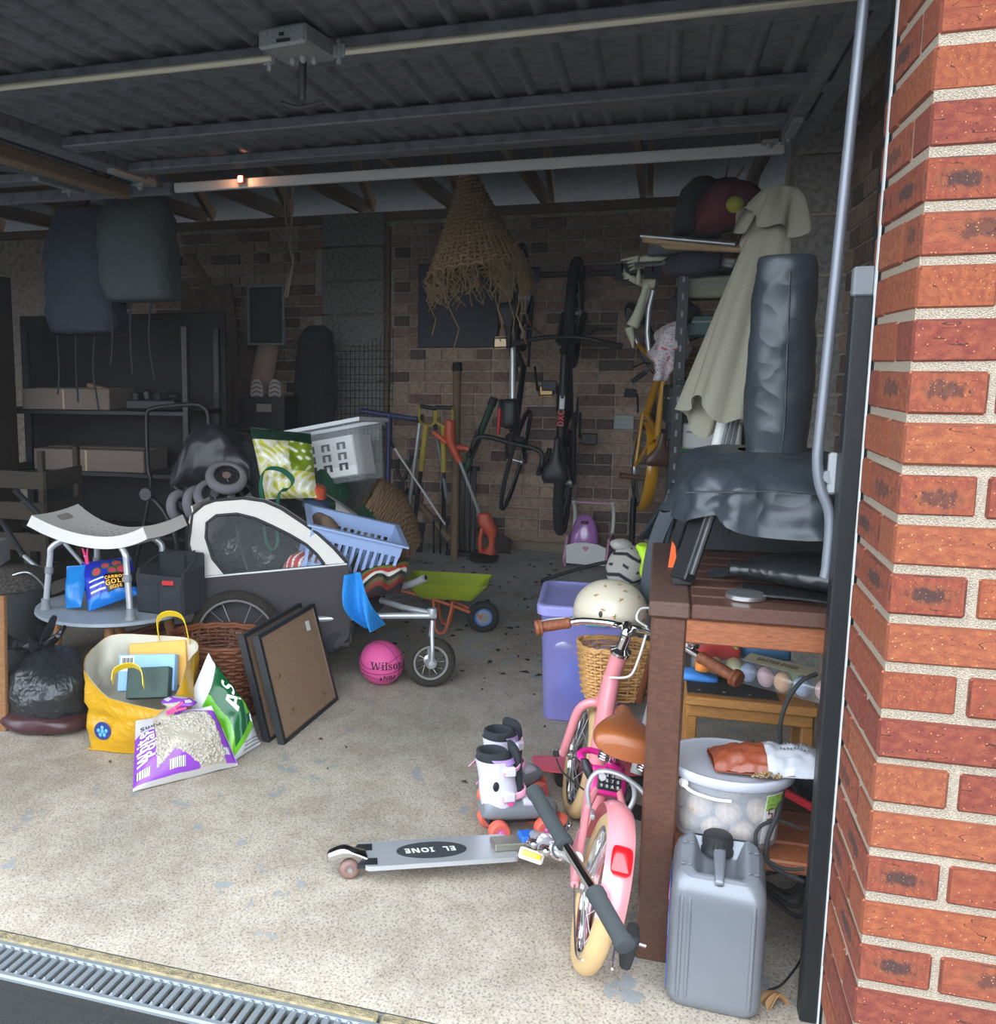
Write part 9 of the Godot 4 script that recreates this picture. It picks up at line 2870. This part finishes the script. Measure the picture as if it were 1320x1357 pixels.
	# tall things against the wall
	for e in [[Vector3(-3.28, 1.15, -4.75), Vector3(0.40, 1.25, 0.03), 9.0, "brown flattened carton leaning in the corner below the roof offcuts"], [Vector3(-2.98, 1.05, -4.7), Vector3(0.28, 1.05, 0.03), -7.0, "second brown carton sheet leaning right of the first"]]:
		b = MB.new()
		b.box(Vector3.ZERO, e[1], 0.006, eul(-6, 0, e[2]))
		b.box(Vector3(0, 0, 0.025), Vector3(e[1].x * 0.6, e[1].y * 0.9, 0.01), 0.003, eul(-6, 0, e[2]))
		solo("carton_sheet", b, mat("carton_dull", C(104, 84, 72), 0.9), e[3], "carton", e[0], 0.0, "carton sheets in the corner")
	b = MB.new()
	b.tube([Vector3(-2.86, 0.55, -4.35), Vector3(-2.84, 1.0, -4.45), Vector3(-2.80, 1.36, -4.55)], [0.075, 0.08, 0.075], 20)
	b.lathe([Vector2(0.03, 0.0), Vector2(0.062, 0.004), Vector2(0.074, 0.0)], 20, at(Vector3(-2.80, 1.365, -4.55), toward(Vector3(0.1, 0.95, -0.25))))
	solo("carpet_roll", b, mat("carpet_pink", C(166, 136, 122), 0.95), "pinkish brown roll of carpet standing upright in the left corner", "carpet roll")
	b = MB.new()
	var t := thing("mesh_panel", "small dark mesh-fronted panel with a pale frame above the carpet roll", "mesh panel", Vector3(-2.755, 1.55, -4.4), 0.05)
	b.box(Vector3.ZERO, Vector3(0.22, 0.35, 0.03), 0.006)
	part(t, "mesh", b, mat("mesh_dark", C(58, 62, 68), 0.9, 0.0, {"tex": M.t_weave, "scale": 40.0}))
	b = MB.new()
	b.ring([Vector3(-0.125, -0.19, 0.01), Vector3(0.125, -0.19, 0.01), Vector3(0.125, 0.19, 0.01), Vector3(-0.125, 0.19, 0.01)], [Vector3(-0.11, -0.175, 0.01), Vector3(0.11, -0.175, 0.01), Vector3(0.11, 0.175, 0.01), Vector3(-0.11, 0.175, 0.01)], Vector3(0, 0, 0.012))
	part(t, "frame", b, M.grey_plastic)
	soft("guitar_case", [[Vector3(-2.51, 0.55, -4.6), 0.10, 0.06, 0.8], [Vector3(-2.51, 0.9, -4.62), 0.14, 0.08, 0.8], [Vector3(-2.51, 1.25, -4.65), 0.135, 0.08, 0.8], [Vector3(-2.51, 1.43, -4.67), 0.11, 0.06, 0.85], [Vector3(-2.51, 1.49, -4.68), 0.05, 0.03, 0.9]], Vector3.RIGHT, Vector3.BACK, M.dark_cloth, "tall black padded case with rounded top against the back wall", "case", nz, 0.01)
	b = MB.new()
	b.ring([Vector3(-0.155, 0, -0.12), Vector3(0.155, 0, -0.12), Vector3(0.155, 0, 0.12), Vector3(-0.155, 0, 0.12)], [Vector3(-0.145, 0, -0.11), Vector3(0.145, 0, -0.11), Vector3(0.145, 0, 0.11), Vector3(-0.145, 0, 0.11)], Vector3(0, 0.20, 0))
	b.box(Vector3(0, 0.01, 0), Vector3(0.3, 0.02, 0.23))
	var cr := thing("black_crate", "black plastic crate holding a pair of striped slippers", "crate", Vector3(-2.69, 0.84, -4.25))
	part(cr, "shell", b, M.black_plastic)
	b = MB.new()
	b.box(Vector3(0.02, 0.13, 0.123), Vector3(0.10, 0.05, 0.003), 0.001)
	part(cr, "paper_label", b, mat("dull_paper", C(140, 128, 124), 0.8))
	for s in [-1.0, 1.0]:
		var sl := thing("slipper", "pale striped slipper standing sole-out in the black crate, the %s one" % ("left" if s < 0 else "right"), "slipper", Vector3(-2.69 + s * 0.06, 1.06, -4.22), 0.0, "slippers in the crate")
		b = MB.new()
		b.prism(PackedVector2Array([Vector2(-0.035, -0.10), Vector2(0.035, -0.10), Vector2(0.042, 0.0), Vector2(0.036, 0.06), Vector2(0.015, 0.085), Vector2(-0.015, 0.085), Vector2(-0.036, 0.06), Vector2(-0.042, 0.0)]), 0.025, Transform3D.IDENTITY, true)
		part(sl, "sole", b, mat("slipper_pale", C(176, 164, 158), 0.9))
		b = MB.new()
		for k in 5: b.tube(curve([Vector3(-0.033, -0.06 + 0.028 * k, 0.014), Vector3(0, -0.045 + 0.028 * k, 0.015), Vector3(0.033, -0.06 + 0.028 * k, 0.014)], 3), 0.003, 4)
		part(sl, "tread", b, mat("tread_brown", C(96, 82, 78), 0.9))
	b = MB.new()
	b.box(Vector3.ZERO, Vector3(1.0, 0.86, 0.5), 0.01)
	var ch := thing("low_chest", "dark green-black low chest in the corner carrying the crate and carpet roll", "chest", Vector3(-2.80, 0.40, -4.45))
	part(ch, "body", b, mat("chest_dark", C(36, 42, 42), 0.7))
	b = MB.new()
	b.box(Vector3(0, 0.42, 0.0), Vector3(1.04, 0.02, 0.54), 0.004)
	part(ch, "lid", b, M.black_plastic)
	for e in [[Vector3(-3.109,1.9,-4), Vector3(-3.044,1.625,-4.3), "pale wood offcut propped below the hanging grey bag, upper of two"], [Vector3(-3.179,1.749,-4), Vector3(-3.146,1.594,-4.2), "pale wood offcut propped below the hanging grey bag, lower of two"]]:
		b = MB.new()
		b.bar(e[0], e[1], 0.075, 0.035, 0.004)
		solo("roof_offcut", b, M.old_timber, e[2], "offcut", Vector3.ZERO, 0.0, "wood offcuts by the hanging bags")
	# far left edge: cupboard panel, slatted crates, poles, bin, board
	b = MB.new()
	t = thing("brown_cupboard", "dark brown wooden cupboard at the far left edge", "cupboard", Vector3(-3.86, 0.0, -2.85))
	b.box(Vector3(0, 0.86, 0), Vector3(0.30, 1.70, 0.4), 0.006)
	part(t, "body", b, mat("cupboard_brown", C(66, 58, 52), 0.7, 0.0, {"tex": M.t_grain, "scale": 1.2}))
	b = MB.new()
	b.box(Vector3(0.145, 0.86, 0.205), Vector3(0.02, 1.70, 0.012), 0.002)
	part(t, "edge_strip", b, M.grey_plastic)
	t = thing("slatted_crate", "wooden slatted crate stack at the far left below the cupboard", "crate", Vector3(-3.28, 0, -2.50))
	for k in 5:
		b = MB.new()
		b.box(Vector3(0, 0.10 + 0.15 * k, 0.16), Vector3(0.42, 0.085, 0.014), 0.003); b.box(Vector3(0.21, 0.10 + 0.15 * k, 0), Vector3(0.014, 0.085, 0.32), 0.003)
		part(t, "slat", b, mat("crate_wood", C(66, 60, 54), 0.85, 0.0, {"tex": M.t_grain, "scale": 2.0}))
	for z in [-0.15, 0.15]:
		b = MB.new()
		b.box(Vector3(0.19, 0.42, z), Vector3(0.03, 0.84, 0.03), 0.003)
		part(t, "corner_post", b, M.crate_wood)
	for e in [[Vector3(-3.218,0.524,-2.2), Vector3(-3.039,0.392,-2.1), Vector3(-2.859,0.3,-2.05), "aluminium walking pole slanting down towards the round table, nearer one"], [Vector3(-3.207,0.654,-2.3), Vector3(-2.987,0.542,-2.2), Vector3(-2.725,0.367,-2.1), "second aluminium pole behind it, passing under the shower stool"]]:
		t = thing("walking_pole", e[3], "pole", Vector3.ZERO, 0.0, "slanting poles at the left")
		b = MB.new()
		b.tube([e[1], e[2]], 0.010, 10)
		part(t, "lower_tube", b, M.alu)
		b = MB.new()
		b.tube([e[0], e[1]], 0.014, 10)
		b.tube([(e[1] as Vector3).lerp(e[2], -0.03), (e[1] as Vector3).lerp(e[2], 0.05)], 0.016, 10)
		part(t, "black_upper", b, M.black_plastic)
	t = thing("dusty_bin", "round dark bin with a dusty lid behind the black bin bag", "bin", Vector3(-2.86, 0, -1.72))
	b = MB.new()
	b.lathe([Vector2(0, 0.0), Vector2(0.15, 0.0), Vector2(0.18, 0.36), Vector2(0.0, 0.36)], 30)
	part(t, "body", b, mat("bin_grey", C(52, 54, 54), 0.8))
	b = MB.new()
	b.lathe([Vector2(0.178, 0.345), Vector2(0.192, 0.35), Vector2(0.192, 0.37), Vector2(0.15, 0.405), Vector2(0.07, 0.425), Vector2(0, 0.43)], 32)
	part(t, "lid", b, mat("dust_lid", C(122, 112, 102), 0.95, 0.0, {"tex": M.t_rough, "scale": 3.0}))
	b = MB.new()
	b.tube(curve([Vector3(0.10, 0.41, 0.08), Vector3(0.16, 0.42, 0.06), Vector3(0.20, 0.36, 0.02), Vector3(0.195, 0.30, 0.0)]), 0.005, 6)
	part(t, "wire_handle", b, M.steel)
	b = MB.new()
	b.box(Vector3.ZERO, Vector3(0.16, 0.10, 0.14), 0.01)
	solo("tin_box", b, mat("tin_grey", C(140, 140, 140), 0.5, 0.4), "dull grey tin box standing on the dusty bin lid", "tin", Vector3(-2.93, 0.482, -1.70), 0.3)
	b = MB.new()
	b.box(Vector3(-2.60, 0.235, -1.10), Vector3(0.385, 0.47, 0.02), 0.003, eul(-3, 0, 0))
	solo("wooden_board", b, mat("ply", C(168, 132, 98), 0.75, 0.0, {"tex": M.t_grain, "scale": 1.5}), "upright brown wooden board at the extreme left beside the bin bag", "board")
	b = MB.new()
	for k in 3: b.bar(Vector3(-2.62 + 0.10 * k, 0.03 + 0.03 * k, -2.06), Vector3(-2.30 + 0.12 * k, 0.14, -2.12), 0.05, 0.016, 0.003)
	solo("red_planks", b, mat("plank_red", C(122, 66, 52), 0.8), "reddish wooden slats lying under the round table", "planks")
